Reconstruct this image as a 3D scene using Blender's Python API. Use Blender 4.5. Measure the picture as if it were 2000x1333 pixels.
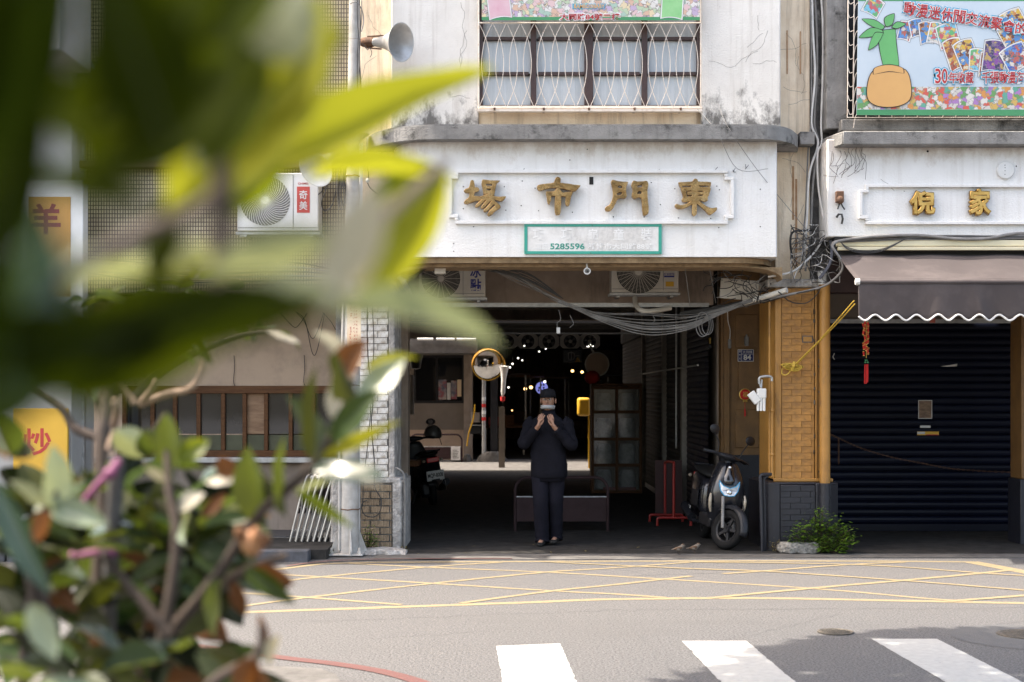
import bpy, bmesh, math, random
from mathutils import Vector, Matrix, Euler
R = math.radians
PI = math.pi
for o in list(bpy.data.objects):
    bpy.data.objects.remove(o)
SC = bpy.context.scene
COL = SC.collection

# ------------------------------------------------------------------ camera
F, CX, HY, CH = 2778.0, 1000.0, 772.0, 1.65      # focal length in photo pixels, centre column, horizon row, eye height
cam_data = bpy.data.cameras.new('camera')
cam_data.lens = 50.0
cam_data.sensor_width = 36.0
cam_data.shift_y = 105.5 / 2000.0
cam_data.clip_start = 0.05
cam_data.clip_end = 600
cam_data.dof.use_dof = True
cam_data.dof.focus_distance = 14.8
cam_data.dof.aperture_fstop = 3.6
cam_data.dof.aperture_blades = 0
cam = bpy.data.objects.new('camera', cam_data)
COL.objects.link(cam)
cam.location = (0, 0, CH)
cam.rotation_euler = (R(90), 0, 0)
SC.camera = cam

# ------------------------------------------------------------------ sky, sun, exposure
SUN_EL, SUN_AZ = R(61), R(271)           # compass azimuth from +Y, clockwise: the sun stands to the left of the street
world = bpy.data.worlds.new('World')
SC.world = world
world.use_nodes = True
wn = world.node_tree
for n in list(wn.nodes):
    wn.nodes.remove(n)
sky = wn.nodes.new('ShaderNodeTexSky')
sky.sky_type = 'NISHITA'
sky.sun_disc = False
sky.sun_elevation = SUN_EL
sky.sun_rotation = SUN_AZ
sky.air_density = 1.0
sky.dust_density = 4.0
sky.ozone_density = 0.6
sky.altitude = 0
bg = wn.nodes.new('ShaderNodeBackground')
bg.inputs['Strength'].default_value = 0.15
wo = wn.nodes.new('ShaderNodeOutputWorld')
wn.links.new(sky.outputs[0], bg.inputs[0])
wn.links.new(bg.outputs[0], wo.inputs[0])

sun_d = bpy.data.lights.new('sun', 'SUN')
sun_d.energy = 2.0
sun_d.angle = R(0.6)
sun_d.color = (1.0, 0.985, 0.965)
sun = bpy.data.objects.new('sun', sun_d)
COL.objects.link(sun)
sdir = Vector((math.sin(SUN_AZ) * math.cos(SUN_EL), math.cos(SUN_AZ) * math.cos(SUN_EL), math.sin(SUN_EL)))
sun.rotation_euler = sdir.to_track_quat('Z', 'Y').to_euler()
sun.location = (-6, 6, 12)

SC.view_settings.view_transform = 'Standard'
SC.view_settings.look = 'None'
SC.view_settings.gamma = 1.0
SC.view_settings.use_curve_mapping = False
SC.view_settings.exposure = 2.2
SC.view_settings.use_white_balance = True
SC.view_settings.white_balance_temperature = 7500
SC.view_settings.white_balance_tint = 10
SC.render.engine = 'CYCLES'
SC.cycles.max_bounces = 7
SC.cycles.diffuse_bounces = 4
SC.cycles.glossy_bounces = 3
SC.cycles.transparent_max_bounces = 6
SC.cycles.caustics_reflective = False
SC.cycles.caustics_refractive = False
SC.cycles.use_denoising = True

# ------------------------------------------------------------------ helpers
def P(px, py, D):
    """A pixel of the photograph at distance D, as a world point."""
    return Vector(((px - CX) / F * D, D, CH + (HY - py) / F * D))
def G(px, py, z=0.0):
    D = F * (CH - z) / (py - HY)
    return Vector(((px - CX) / F * D, D, z))
def XP(px, D): return (px - CX) / F * D
def ZP(py, D): return CH + (HY - py) / F * D

def tag(o, label=None, cat=None, group=None, kind=None):
    if label: o['label'] = label
    if cat: o['category'] = cat
    if group: o['group'] = group
    if kind: o['kind'] = kind
    return o

def thing(name, label, cat, loc=(0, 0, 0), group=None):
    o = bpy.data.objects.new(name, None)
    o.empty_display_size = 0.1
    COL.objects.link(o)
    o.location = loc
    return tag(o, label, cat, group)

def world_loc(o):
    v = Vector(o.location)
    while o.parent:
        o = o.parent
        v += Vector(o.location)
    return v

def link(name, me, mat=None, parent=None, loc=(0, 0, 0), rot=None):
    o = bpy.data.objects.new(name, me)
    COL.objects.link(o)
    if mat is not None and hasattr(me, 'materials') and len(me.materials) == 0:
        me.materials.append(mat)
    o.location = loc
    if rot: o.rotation_euler = rot
    if parent: o.parent = parent
    return o

class MB:
    """Collects simple shapes into one mesh."""
    def __init__(s):
        s.v, s.f, s.mi, s.cur = [], [], [], 0
    def add(s, vs, fs):
        b = len(s.v)
        s.v += [tuple(v) for v in vs]
        s.f += [tuple(i + b for i in f) for f in fs]
        s.mi += [s.cur] * len(fs)
        return s
    def box(s, x0, x1, y0, y1, z0, z1):
        if x0 > x1: x0, x1 = x1, x0
        if y0 > y1: y0, y1 = y1, y0
        if z0 > z1: z0, z1 = z1, z0
        return s.add([(x0, y0, z0), (x1, y0, z0), (x1, y1, z0), (x0, y1, z0), (x0, y0, z1), (x1, y0, z1), (x1, y1, z1), (x0, y1, z1)],
                     [(0, 3, 2, 1), (4, 5, 6, 7), (0, 1, 5, 4), (1, 2, 6, 5), (2, 3, 7, 6), (3, 0, 4, 7)])
    def obox(s, c, sx, sy, sz, rot):
        m = rot.to_matrix() if isinstance(rot, Euler) else rot
        b = MB().box(-sx / 2, sx / 2, -sy / 2, sy / 2, -sz / 2, sz / 2)
        return s.add([Vector(c) + m @ Vector(v) for v in b.v], b.f)
    def beam(s, a, b, w, h, up=(0, 0, 1)):
        a, b = Vector(a), Vector(b)
        d = (b - a)
        L = d.length
        d.normalize()
        u = Vector(up)
        if abs(d.dot(u)) > 0.98: u = Vector((0, 1, 0))
        x = d.cross(u).normalized()
        z = x.cross(d)
        m = Matrix((x, d, z)).transposed()
        return s.obox((a + b) / 2, w, L, h, m)
    def prism(s, poly, y0, y1):
        """poly = [(x, z)] counter-clockwise seen from the camera side, extruded along y."""
        n = len(poly)
        vs = [(x, y0, z) for x, z in poly] + [(x, y1, z) for x, z in poly]
        fs = [tuple(range(n)), tuple(range(2 * n - 1, n - 1, -1))]
        fs += [(i, i + n, (i + 1) % n + n, (i + 1) % n) for i in range(n)]
        return s.add(vs, fs)
    def prismz(s, poly, z0, z1):
        n = len(poly)
        vs = [(x, y, z0) for x, y in poly] + [(x, y, z1) for x, y in poly]
        fs = [tuple(range(n - 1, -1, -1)), tuple(range(n, 2 * n))]
        fs += [(i, (i + 1) % n, (i + 1) % n + n, i + n) for i in range(n)]
        return s.add(vs, fs)
    def tube(s, pts, r, n=6, caps=True, closed=False):
        pts = [Vector(p) for p in pts]
        k = len(pts)
        rs = r if isinstance(r, (list, tuple)) else [r] * k
        vs, fs = [], []
        prev = None
        for i in range(k):
            if closed:
                t = pts[(i + 1) % k] - pts[i - 1]
            else:
                t = pts[min(i + 1, k - 1)] - pts[max(i - 1, 0)]
            if t.length < 1e-9: t = Vector((0, 0, 1))
            t.normalize()
            if prev is None:
                u = Vector((0, 0, 1)) if abs(t.z) < 0.9 else Vector((0, 1, 0))
                x = t.cross(u).normalized()
            else:
                x = prev - t * prev.dot(t)
                x = x.normalized() if x.length > 1e-6 else t.orthogonal().normalized()
            prev = x
            y = t.cross(x)
            for j in range(n):
                a = 2 * PI * j / n
                vs.append(pts[i] + (x * math.cos(a) + y * math.sin(a)) * rs[i])
        m = k if closed else k - 1
        for i in range(m):
            for j in range(n):
                a, b = i * n + j, i * n + (j + 1) % n
                c, d = ((i + 1) % k) * n + (j + 1) % n, ((i + 1) % k) * n + j
                fs.append((a, b, c, d))
        if caps and not closed:
            fs.append(tuple(range(n - 1, -1, -1)))
            fs.append(tuple(range((k - 1) * n, k * n)))
        return s.add(vs, fs)
    def cyl(s, a, b, r0, r1=None, n=12):
        return s.tube([a, b], [r0, r0 if r1 is None else r1], n)
    def lathe(s, prof, n=20, origin=(0, 0, 0), axis=(0, 0, 1)):
        """prof = [(radius, height)] turned about axis."""
        q = Vector((0, 0, 1)).rotation_difference(Vector(axis).normalized())
        vs, fs = [], []
        for r, h in prof:
            for j in range(n):
                a = 2 * PI * j / n
                vs.append(Vector(origin) + q @ Vector((r * math.cos(a), r * math.sin(a), h)))
        for i in range(len(prof) - 1):
            for j in range(n):
                fs.append((i * n + j, i * n + (j + 1) % n, (i + 1) * n + (j + 1) % n, (i + 1) * n + j))
        return s.add(vs, fs)
    def disc(s, c, r, axis=(0, -1, 0), n=20):
        q = Vector((0, 0, 1)).rotation_difference(Vector(axis).normalized())
        return s.add([Vector(c) + q @ Vector((r * math.cos(2 * PI * j / n), r * math.sin(2 * PI * j / n), 0)) for j in range(n)], [tuple(range(n))])
    def ball(s, c, rx, ry=None, rz=None, n=12, m=8, rot=None):
        ry = rx if ry is None else ry
        rz = rx if rz is None else rz
        vs, fs = [], []
        for i in range(m + 1):
            t = PI * i / m
            for j in range(n):
                a = 2 * PI * j / n
                v = Vector((rx * math.sin(t) * math.cos(a), ry * math.sin(t) * math.sin(a), rz * math.cos(t)))
                if rot is not None: v = rot @ v
                vs.append(Vector(c) + v)
        for i in range(m):
            for j in range(n):
                fs.append((i * n + j, (i + 1) * n + j, (i + 1) * n + (j + 1) % n, i * n + (j + 1) % n))
        return s.add(vs, fs)
    def loft(s, rings, closed=True, cap=True):
        n = len(rings[0])
        vs = [v for r in rings for v in r]
        fs = []
        m = n if closed else n - 1
        for i in range(len(rings) - 1):
            for j in range(m):
                fs.append((i * n + j, i * n + (j + 1) % n, (i + 1) * n + (j + 1) % n, (i + 1) * n + j))
        if cap and closed:
            fs.append(tuple(range(n - 1, -1, -1)))
            fs.append(tuple(range((len(rings) - 1) * n, len(rings) * n)))
        return s.add(vs, fs)
    def quad(s, a, b, c, d):
        return s.add([a, b, c, d], [(0, 1, 2, 3)])
    def mesh(s, name, mats, org=(0, 0, 0), smooth=False, merge=False):
        me = bpy.data.meshes.new(name)
        o = Vector(org)
        me.from_pydata([tuple(Vector(v) - o) for v in s.v], [], s.f)
        for m in (mats if isinstance(mats, (list, tuple)) else [mats]):
            if m is not None: me.materials.append(m)
        if any(s.mi): me.polygons.foreach_set('material_index', s.mi)
        if merge:
            bm = bmesh.new(); bm.from_mesh(me)
            bmesh.ops.remove_doubles(bm, verts=bm.verts, dist=1e-5)
            bmesh.ops.recalc_face_normals(bm, faces=bm.faces)
            bm.to_mesh(me); bm.free()
        if smooth:
            me.polygons.foreach_set('use_smooth', [True] * len(me.polygons))
        me.update()
        return me
    def build(s, name, mats, parent=None, smooth=False, bevel=0, seg=2, merge=False, org=None, angle=0.6, subsurf=0):
        org = world_loc(parent) if (org is None and parent) else (org or (0, 0, 0))
        me = s.mesh(name, mats, org, smooth or bevel > 0, merge)
        o = link(name, me, None, parent)
        if bevel:
            b = o.modifiers.new('bevel', 'BEVEL')
            b.width = bevel; b.segments = seg; b.limit_method = 'ANGLE'; b.angle_limit = R(38)
            b.harden_normals = False
        if subsurf:
            q = o.modifiers.new('sub', 'SUBSURF'); q.levels = subsurf; q.render_levels = subsurf
        if smooth or bevel:
            set_auto(me, angle)
        return o

def set_auto(me, angle=0.6):
    try:
        me.set_sharp_from_angle(angle=angle)
    except Exception:
        pass

def copy_tree(o, parent=None, loc=None, rot=None, label=None, group=None):
    c = o.copy()
    COL.objects.link(c)
    if parent: c.parent = parent
    if loc is not None: c.location = loc
    if rot is not None: c.rotation_euler = rot
    if label: c['label'] = label
    if group: c['group'] = group
    for ch in list(o.children):
        copy_tree(ch, c)
    return c

def text_mesh(name, body, size, mat, extrude=0.003, bold=0.0, bevel=0.0, cx=0, cz=0, y=0, width=None, height=None, rot=0, org=(0, 0, 0), shear=0.0):
    """Lettering standing in the facade plane, facing the camera side; centred on (cx, cz)."""
    cu = bpy.data.curves.new('lettering', 'FONT')
    cu.body = body
    cu.size = 1.0
    cu.extrude = extrude / size
    cu.offset = bold
    cu.shear = shear
    cu.bevel_depth = bevel / size
    cu.bevel_resolution = 1 if bevel else 0
    cu.resolution_u = 3
    ob = bpy.data.objects.new('lettering', cu)
    COL.objects.link(ob)
    dg = bpy.context.evaluated_depsgraph_get()
    me = bpy.data.meshes.new_from_object(ob.evaluated_get(dg))
    bpy.data.objects.remove(ob)
    bpy.data.curves.remove(cu)
    xs = [v.co.x for v in me.vertices]; ys = [v.co.y for v in me.vertices]
    mx, my = (min(xs) + max(xs)) / 2, (min(ys) + max(ys)) / 2
    kx = ky = size
    if width: kx = width / max(1e-6, max(xs) - min(xs))
    if height: ky = height / max(1e-6, max(ys) - min(ys))
    c, s_ = math.cos(rot), math.sin(rot)
    for v in me.vertices:
        a, b = (v.co.x - mx) * kx, (v.co.y - my) * ky
        v.co = Vector((cx + a * c - b * s_ - org[0], y - v.co.z * size - org[1], cz + a * s_ + b * c - org[2]))
    me.materials.clear()
    me.materials.append(mat)
    me.name = name
    return me

def outline_mesh(name, outlines, mat, depth, bevel=0.004, org=(0, 0, 0), y=0):
    """outlines = lists of (x, z); the first is the outside, the others holes."""
    cu = bpy.data.curves.new('outline', 'CURVE')
    cu.dimensions = '2D'
    cu.fill_mode = 'BOTH'
    cu.extrude = depth / 2
    cu.bevel_depth = bevel
    cu.bevel_resolution = 1
    cu.resolution_u = 4
    for pl in outlines:
        sp = cu.splines.new('BEZIER')
        sp.bezier_points.add(len(pl) - 1)
        for p, (x, z) in zip(sp.bezier_points, pl):
            p.co = (x, z, 0)
        n = len(pl)
        for i, p in enumerate(sp.bezier_points):
            a = Vector(pl[i - 1] + (0,)); b = Vector(pl[(i + 1) % n] + (0,)); q = Vector(pl[i] + (0,))
            t = (b - a)
            if t.length > 1e-9: t.normalize()
            la, lb = (q - a).length, (b - q).length
            d1 = (q - a).normalized() if la > 1e-9 else t
            d2 = (b - q).normalized() if lb > 1e-9 else t
            sharp = d1.dot(d2) < 0.25
            k = 0.06 if sharp else 0.30
            p.handle_left_type = p.handle_right_type = 'FREE'
            p.handle_left = q - t * la * k
            p.handle_right = q + t * lb * k
        sp.use_cyclic_u = True
    ob = bpy.data.objects.new('outline', cu)
    COL.objects.link(ob)
    dg = bpy.context.evaluated_depsgraph_get()
    me = bpy.data.meshes.new_from_object(ob.evaluated_get(dg))
    bpy.data.objects.remove(ob)
    bpy.data.curves.remove(cu)
    for v in me.vertices:
        v.co = Vector((v.co.x - org[0], y - v.co.z - org[1], v.co.y - org[2]))
    me.materials.clear(); me.materials.append(mat); me.name = name
    return me

# ------------------------------------------------------------------ materials
def nd(nt, t, **kw):
    n = nt.nodes.new(t)
    for k, v in kw.items(): setattr(n, k, v)
    return n

def pmat(name, col, col2=None, scale=6.0, rough=0.65, metal=0.0, bump=0.0, bscale=80.0, detail=6.0, stretch=(1, 1, 1),
         dirt=None, dscale=2.0, dlo=0.55, dhi=0.75, spec=0.5, rnd=0.0, coat=0.0, rvar=0.1, mix=(0.35, 0.65), bdist=0.01, dstretch=(1, 1, 1), sheen=0.0):
    m = bpy.data.materials.new(name)
    m.use_nodes = True
    nt = m.node_tree
    b = nt.nodes['Principled BSDF']
    b.inputs['Roughness'].default_value = rough
    b.inputs['Metallic'].default_value = metal
    b.inputs['Specular IOR Level'].default_value = spec
    if coat:
        b.inputs['Coat Weight'].default_value = coat
        b.inputs['Coat Roughness'].default_value = 0.06
    tc = nd(nt, 'ShaderNodeTexCoord')
    mp = nd(nt, 'ShaderNodeMapping')
    mp.inputs['Scale'].default_value = stretch
    nt.links.new(tc.outputs['Object'], mp.inputs['Vector'])
    nz = nd(nt, 'ShaderNodeTexNoise')
    nz.inputs['Scale'].default_value = scale
    nz.inputs['Detail'].default_value = detail
    nz.inputs['Roughness'].default_value = 0.62
    nt.links.new(mp.outputs[0], nz.inputs['Vector'])
    c2 = col2 if col2 else tuple(x * 0.72 for x in col)
    cr = nd(nt, 'ShaderNodeValToRGB')
    cr.color_ramp.elements[0].position = mix[0]; cr.color_ramp.elements[0].color = (*c2, 1)
    cr.color_ramp.elements[1].position = mix[1]; cr.color_ramp.elements[1].color = (*col, 1)
    nt.links.new(nz.outputs['Fac'], cr.inputs['Fac'])
    out = cr.outputs['Color']
    if dirt is not None:
        mp2 = nd(nt, 'ShaderNodeMapping')
        mp2.inputs['Scale'].default_value = dstretch
        mp2.inputs['Location'].default_value = (3.1, 7.7, 1.3)
        nt.links.new(tc.outputs['Object'], mp2.inputs['Vector'])
        n2 = nd(nt, 'ShaderNodeTexNoise')
        n2.inputs['Scale'].default_value = dscale
        n2.inputs['Detail'].default_value = 9
        n2.inputs['Roughness'].default_value = 0.7
        nt.links.new(mp2.outputs[0], n2.inputs['Vector'])
        r2 = nd(nt, 'ShaderNodeMapRange')
        r2.inputs['From Min'].default_value = dlo; r2.inputs['From Max'].default_value = dhi
        nt.links.new(n2.outputs['Fac'], r2.inputs['Value'])
        mx = nd(nt, 'ShaderNodeMix', data_type='RGBA')
        nt.links.new(r2.outputs[0], mx.inputs['Factor'])
        nt.links.new(out, mx.inputs['A'])
        mx.inputs['B'].default_value = (*dirt, 1)
        out = mx.outputs['Result']
    if rnd:
        oi = nd(nt, 'ShaderNodeObjectInfo')
        mr = nd(nt, 'ShaderNodeMapRange')
        mr.inputs['To Min'].default_value = 1 - rnd; mr.inputs['To Max'].default_value = 1 + rnd
        nt.links.new(oi.outputs['Random'], mr.inputs['Value'])
        hs = nd(nt, 'ShaderNodeHueSaturation')
        nt.links.new(mr.outputs[0], hs.inputs['Value'])
        nt.links.new(out, hs.inputs['Color'])
        out = hs.outputs['Color']
    nt.links.new(out, b.inputs['Base Color'])
    if rvar:
        rr = nd(nt, 'ShaderNodeMapRange')
        rr.inputs['To Min'].default_value = max(0.02, rough - rvar); rr.inputs['To Max'].default_value = min(1, rough + rvar)
        nt.links.new(nz.outputs['Fac'], rr.inputs['Value'])
        nt.links.new(rr.outputs[0], b.inputs['Roughness'])
    if bump:
        n3 = nd(nt, 'ShaderNodeTexNoise')
        n3.inputs['Scale'].default_value = bscale
        n3.inputs['Detail'].default_value = 5
        nt.links.new(mp.outputs[0], n3.inputs['Vector'])
        bp = nd(nt, 'ShaderNodeBump')
        bp.inputs['Strength'].default_value = bump
        bp.inputs['Distance'].default_value = bdist
        nt.links.new(n3.outputs['Fac'], bp.inputs['Height'])
        nt.links.new(bp.outputs[0], b.inputs['Normal'])
    m['out'] = 0
    return m

def emat(name, col, strength):
    m = bpy.data.materials.new(name)
    m.use_nodes = True
    b = m.node_tree.nodes['Principled BSDF']
    b.inputs['Base Color'].default_value = (*col, 1)
    b.inputs['Emission Color'].default_value = (*col, 1)
    b.inputs['Emission Strength'].default_value = strength
    return m

def glass_mat(name, tint=(0.8, 0.85, 0.85), rough=0.03, alpha=0.35):
    m = bpy.data.materials.new(name)
    m.use_nodes = True
    nt = m.node_tree
    b = nt.nodes['Principled BSDF']
    b.inputs['Base Color'].default_value = (*tint, 1)
    b.inputs['Roughness'].default_value = rough
    tr = nd(nt, 'ShaderNodeBsdfTransparent')
    tr.inputs['Color'].default_value = (*[0.5 + 0.5 * t for t in tint], 1)
    gl = nd(nt, 'ShaderNodeBsdfGlossy')
    gl.inputs['Roughness'].default_value = rough
    fr = nd(nt, 'ShaderNodeFresnel')
    fr.inputs['IOR'].default_value = 1.5
    mx = nd(nt, 'ShaderNodeMixShader')
    nt.links.new(fr.outputs[0], mx.inputs[0])
    nt.links.new(tr.outputs[0], mx.inputs[1]); nt.links.new(gl.outputs[0], mx.inputs[2])
    m2 = nd(nt, 'ShaderNodeMixShader')
    m2.inputs[0].default_value = alpha
    nt.links.new(mx.outputs[0], m2.inputs[1]); nt.links.new(b.outputs[0], m2.inputs[2])
    nt.links.new(m2.outputs[0], nt.nodes['Material Output'].inputs['Surface'])
    return m

M = {}
M['asphalt'] = pmat('asphalt', (0.133, 0.13, 0.131), (0.042, 0.0415, 0.043), scale=64, detail=4, rough=0.9, bump=0.6, bscale=110, bdist=0.01, mix=(0.36, 0.60),
                    dirt=(0.082, 0.080, 0.080), dscale=0.42, dlo=0.52, dhi=0.74, rvar=0.05, dstretch=(0.35, 1.2, 1))
M['patch'] = pmat('dark_asphalt', (0.11, 0.11, 0.112), (0.07, 0.07, 0.072), scale=200, detail=3, rough=0.9, bump=0.4, bscale=160)
M['concrete'] = pmat('worn_concrete', (0.145, 0.138, 0.13), (0.085, 0.08, 0.076), scale=5, rough=0.88, bump=0.5, bscale=90, dirt=(0.05, 0.048, 0.045), dscale=3, dlo=0.5, dhi=0.8)
M['floor'] = pmat('arcade_floor', (0.056, 0.053, 0.05), (0.022, 0.021, 0.02), scale=7, detail=9, rough=0.85, bump=0.3, bscale=120, dirt=(0.034, 0.034, 0.034), dscale=1.6, dlo=0.48, dhi=0.72, spec=0.12)
M['white_wall'] = pmat('white_plaster', (0.80, 0.795, 0.785), (0.73, 0.72, 0.70), scale=2.2, rough=0.85, bump=0.55, bscale=55, bdist=0.012,
                       dirt=(0.50, 0.47, 0.43), dscale=1.7, dlo=0.62, dhi=0.92)
M['upper_wall'] = pmat('weathered_white_plaster', (0.78, 0.755, 0.71), (0.66, 0.63, 0.585), scale=1.6, rough=0.88, bump=0.5, bscale=60, bdist=0.012,
                       dirt=(0.33, 0.30, 0.265), dscale=1.3, dlo=0.58, dhi=0.88, dstretch=(1, 1, 0.45))
M['beige_wall'] = pmat('stained_beige_plaster', (0.9, 0.77, 0.6), (0.72, 0.57, 0.41), scale=2.4, rough=0.9, bump=0.5, bscale=60,
                       dirt=(0.16, 0.115, 0.08), dscale=1.9, dlo=0.56, dhi=0.80, dstretch=(2.2, 1, 0.35))
M['black_stain'] = pmat('black_mould_concrete', (0.16, 0.155, 0.15), (0.035, 0.035, 0.035), scale=5, detail=10, rough=0.95, bump=0.8, bscale=50, bdist=0.02,
                        dirt=(0.42, 0.40, 0.37), dscale=4, dlo=0.6, dhi=0.7, dstretch=(1, 1, 0.5))
M['cornice'] = pmat('grey_cement_cornice', (0.27, 0.265, 0.255), (0.165, 0.16, 0.155), scale=4, rough=0.93, bump=0.7, bscale=70, dirt=(0.028, 0.028, 0.026), dscale=3.2, dlo=0.53, dhi=0.66)
M['soffit'] = pmat('brown_soffit', (0.36, 0.25, 0.145), (0.19, 0.125, 0.07), scale=9, detail=8, rough=0.9, bump=0.5, bscale=70)
M['grey_inner'] = pmat('grey_inner_wall', (0.42, 0.34, 0.28), (0.3, 0.24, 0.195), scale=2.4, rough=0.9, bump=0.3, bscale=60, dirt=(0.10, 0.09, 0.08), dscale=1.6, dlo=0.5, dhi=0.8, dstretch=(2, 1, .5), spec=0.12)
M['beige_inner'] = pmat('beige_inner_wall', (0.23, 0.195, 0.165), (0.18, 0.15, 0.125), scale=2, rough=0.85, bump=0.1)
M['taupe'] = pmat('taupe_board', (0.56, 0.42, 0.31), (0.5, 0.37, 0.275), scale=2.5, rough=0.75, bump=0.08, dirt=(0.27, 0.21, 0.17), dscale=1.2, dlo=0.5, dhi=0.8, spec=0.12)
M['orange_brick'] = pmat('ochre_paint', (0.42, 0.202, 0.048), (0.31, 0.146, 0.034), scale=14, rough=0.55, bump=0.35, bscale=70, rnd=0.10, dirt=(0.17, 0.085, 0.03), dscale=7, dlo=0.52, dhi=0.74)
M['orange'] = pmat('ochre_paint_smooth', (0.40, 0.198, 0.046), (0.33, 0.16, 0.036), scale=6, rough=0.5, bump=0.25, bscale=60, dirt=(0.15, 0.08, 0.035), dscale=5, dlo=0.54, dhi=0.72, dstretch=(1.5, 1.5, .5))
M['orange_dim'] = pmat('shaded_ochre_paint', (0.19, 0.098, 0.032), (0.13, 0.066, 0.022), scale=6, rough=0.55, bump=0.25, bscale=60)  # darker copy of the ochre paint, inner shade put into the colour
M['navy_brick'] = pmat('dark_slate_paint', (0.013, 0.0145, 0.022), (0.0085, 0.0092, 0.0145), scale=10, rough=0.5, bump=0.35, bscale=70, rnd=0.08, dirt=(0.25, 0.25, 0.26), dscale=11, dlo=0.69, dhi=0.73)
M['mortar'] = pmat('mortar', (0.22, 0.17, 0.11), (0.10, 0.08, 0.06), scale=20, rough=0.95)
M['mortar_grey'] = pmat('grey_mortar', (0.20, 0.19, 0.175), (0.09, 0.085, 0.08), scale=16, rough=0.95, bump=0.4)
M['old_brick'] = pmat('whitewashed_brick', (0.60, 0.56, 0.50), (0.40, 0.33, 0.25), scale=7, detail=8, rough=0.9, bump=0.6, bscale=60, rnd=0.14, dirt=(0.82, 0.80, 0.77), dscale=6, dlo=0.46, dhi=0.60)
M['brown_brick'] = pmat('brown_ribbed_brick', (0.34, 0.255, 0.17), (0.17, 0.125, 0.085), scale=7, detail=5, rough=0.9, bump=0.9, bscale=22, stretch=(9, 1, 1), rnd=0.22, bdist=0.02)
M['plinth_cement'] = pmat('rough_cement', (0.42, 0.40, 0.38), (0.24, 0.225, 0.21), scale=9, detail=9, rough=0.95, bump=0.9, bscale=40, bdist=0.02, dirt=(0.62, 0.59, 0.56), dscale=6, dlo=0.5, dhi=0.62)
M['pole'] = pmat('pale_painted_steel', (0.46, 0.45, 0.43), (0.33, 0.315, 0.295), scale=9, rough=0.6, bump=0.35, bscale=60, dirt=(0.40, 0.25, 0.16), dscale=4, dlo=0.64, dhi=0.74, dstretch=(1.5, 1.5, 0.4))
M['white_paint'] = pmat('road_white_paint', (0.4, 0.4, 0.385), (0.33, 0.33, 0.32), scale=20, rough=0.75, bump=0.2, bscale=160, dirt=(0.13, 0.125, 0.12), dscale=11, dlo=0.63, dhi=0.70)
M['yellow_paint'] = pmat('road_yellow_paint', (0.265, 0.208, 0.118), (0.2, 0.16, 0.095), scale=30, rough=0.75, bump=0.2, bscale=160, dirt=(0.105, 0.1, 0.095), dscale=16, dlo=0.55, dhi=0.68)
M['red_paint'] = pmat('road_red_paint', (0.125, 0.046, 0.042), (0.1, 0.05, 0.046), scale=30, rough=0.75, bump=0.2, bscale=160)
M['iron'] = pmat('cast_iron', (0.16, 0.14, 0.115), (0.09, 0.08, 0.07), scale=30, rough=0.7, metal=0.5, bump=0.3, dirt=(0.2, 0.12, 0.07), dscale=9)
M['brown_frame'] = pmat('dark_brown_window_frame', (0.062, 0.036, 0.034), (0.045, 0.026, 0.025), scale=9, rough=0.5, bump=0.1)
M['grille'] = pmat('cream_grille_paint', (0.72, 0.64, 0.56), (0.52, 0.40, 0.30), scale=14, rough=0.5, mix=(0.25, 0.5))
M['frost'] = pmat('frosted_glass', (0.50, 0.545, 0.575), (0.44, 0.485, 0.515), scale=1.2, rough=0.28, bump=0.25, bscale=30, stretch=(14, 1, 0.2))
M['bronze'] = pmat('bronze', (0.44, 0.285, 0.135), (0.24, 0.14, 0.06), scale=12, detail=3, rough=0.26, metal=0.9, bump=0.5, bscale=9, rvar=0.08, bdist=0.02)
M['gold'] = pmat('polished_gold', (0.5, 0.31, 0.11), (0.3, 0.17, 0.05), scale=10, rough=0.2, metal=1.0)
M['letter_side'] = pmat('dark_letter_edge', (0.10, 0.075, 0.05), rough=0.7)
M['green_sign'] = pmat('teal_sign_frame', (0.025, 0.34, 0.265), (0.02, 0.29, 0.225), scale=6, rough=0.4)
M['sign_ground'] = pmat('faded_sign_ground', (0.66, 0.645, 0.62), (0.54, 0.53, 0.51), scale=26, detail=8, rough=0.6, mix=(0.4, 0.6), dirt=(0.78, 0.775, 0.76), dscale=1.1, dlo=0.45, dhi=0.62)
M['sign_white'] = pmat('sign_white_print', (0.84, 0.84, 0.83), (0.74, 0.735, 0.72), scale=30, rough=0.5)
M['white_plastic'] = pmat('white_plastic', (0.7, 0.7, 0.69), (0.62, 0.62, 0.6), scale=5, rough=0.35)
M['ac_body'] = pmat('aged_white_enamel', (0.66, 0.63, 0.57), (0.56, 0.53, 0.47), scale=4, rough=0.4, dirt=(0.38, 0.33, 0.27), dscale=2, dlo=0.6, dhi=0.85)
M['dark'] = pmat('black_recess', (0.012, 0.012, 0.012), rough=0.8)
M['black_plastic'] = pmat('black_plastic', (0.022, 0.022, 0.025), (0.016, 0.016, 0.018), scale=8, rough=0.4, spec=0.3)
M['cable_black'] = pmat('black_cable', (0.035, 0.034, 0.034), (0.025, 0.025, 0.025), scale=12, rough=0.55)
M['cable_grey'] = pmat('grey_cable', (0.22, 0.215, 0.21), (0.14, 0.135, 0.13), scale=8, rough=0.55)
M['cable_white'] = pmat('white_cable', (0.70, 0.69, 0.67), (0.56, 0.55, 0.53), scale=8, rough=0.5)
M['galv'] = pmat('galvanised_steel', (0.46, 0.46, 0.455), (0.33, 0.33, 0.325), scale=14, rough=0.42, metal=0.7, bump=0.08)
M['chrome'] = pmat('chrome', (0.78, 0.78, 0.78), rough=0.08, metal=1.0, rvar=0.02)
M['horn'] = pmat('grey_horn_paint', (0.56, 0.555, 0.54), (0.44, 0.43, 0.415), scale=7, rough=0.38, metal=0.35, dirt=(0.30, 0.26, 0.22), dscale=5, dlo=0.55, dhi=0.8)
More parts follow.
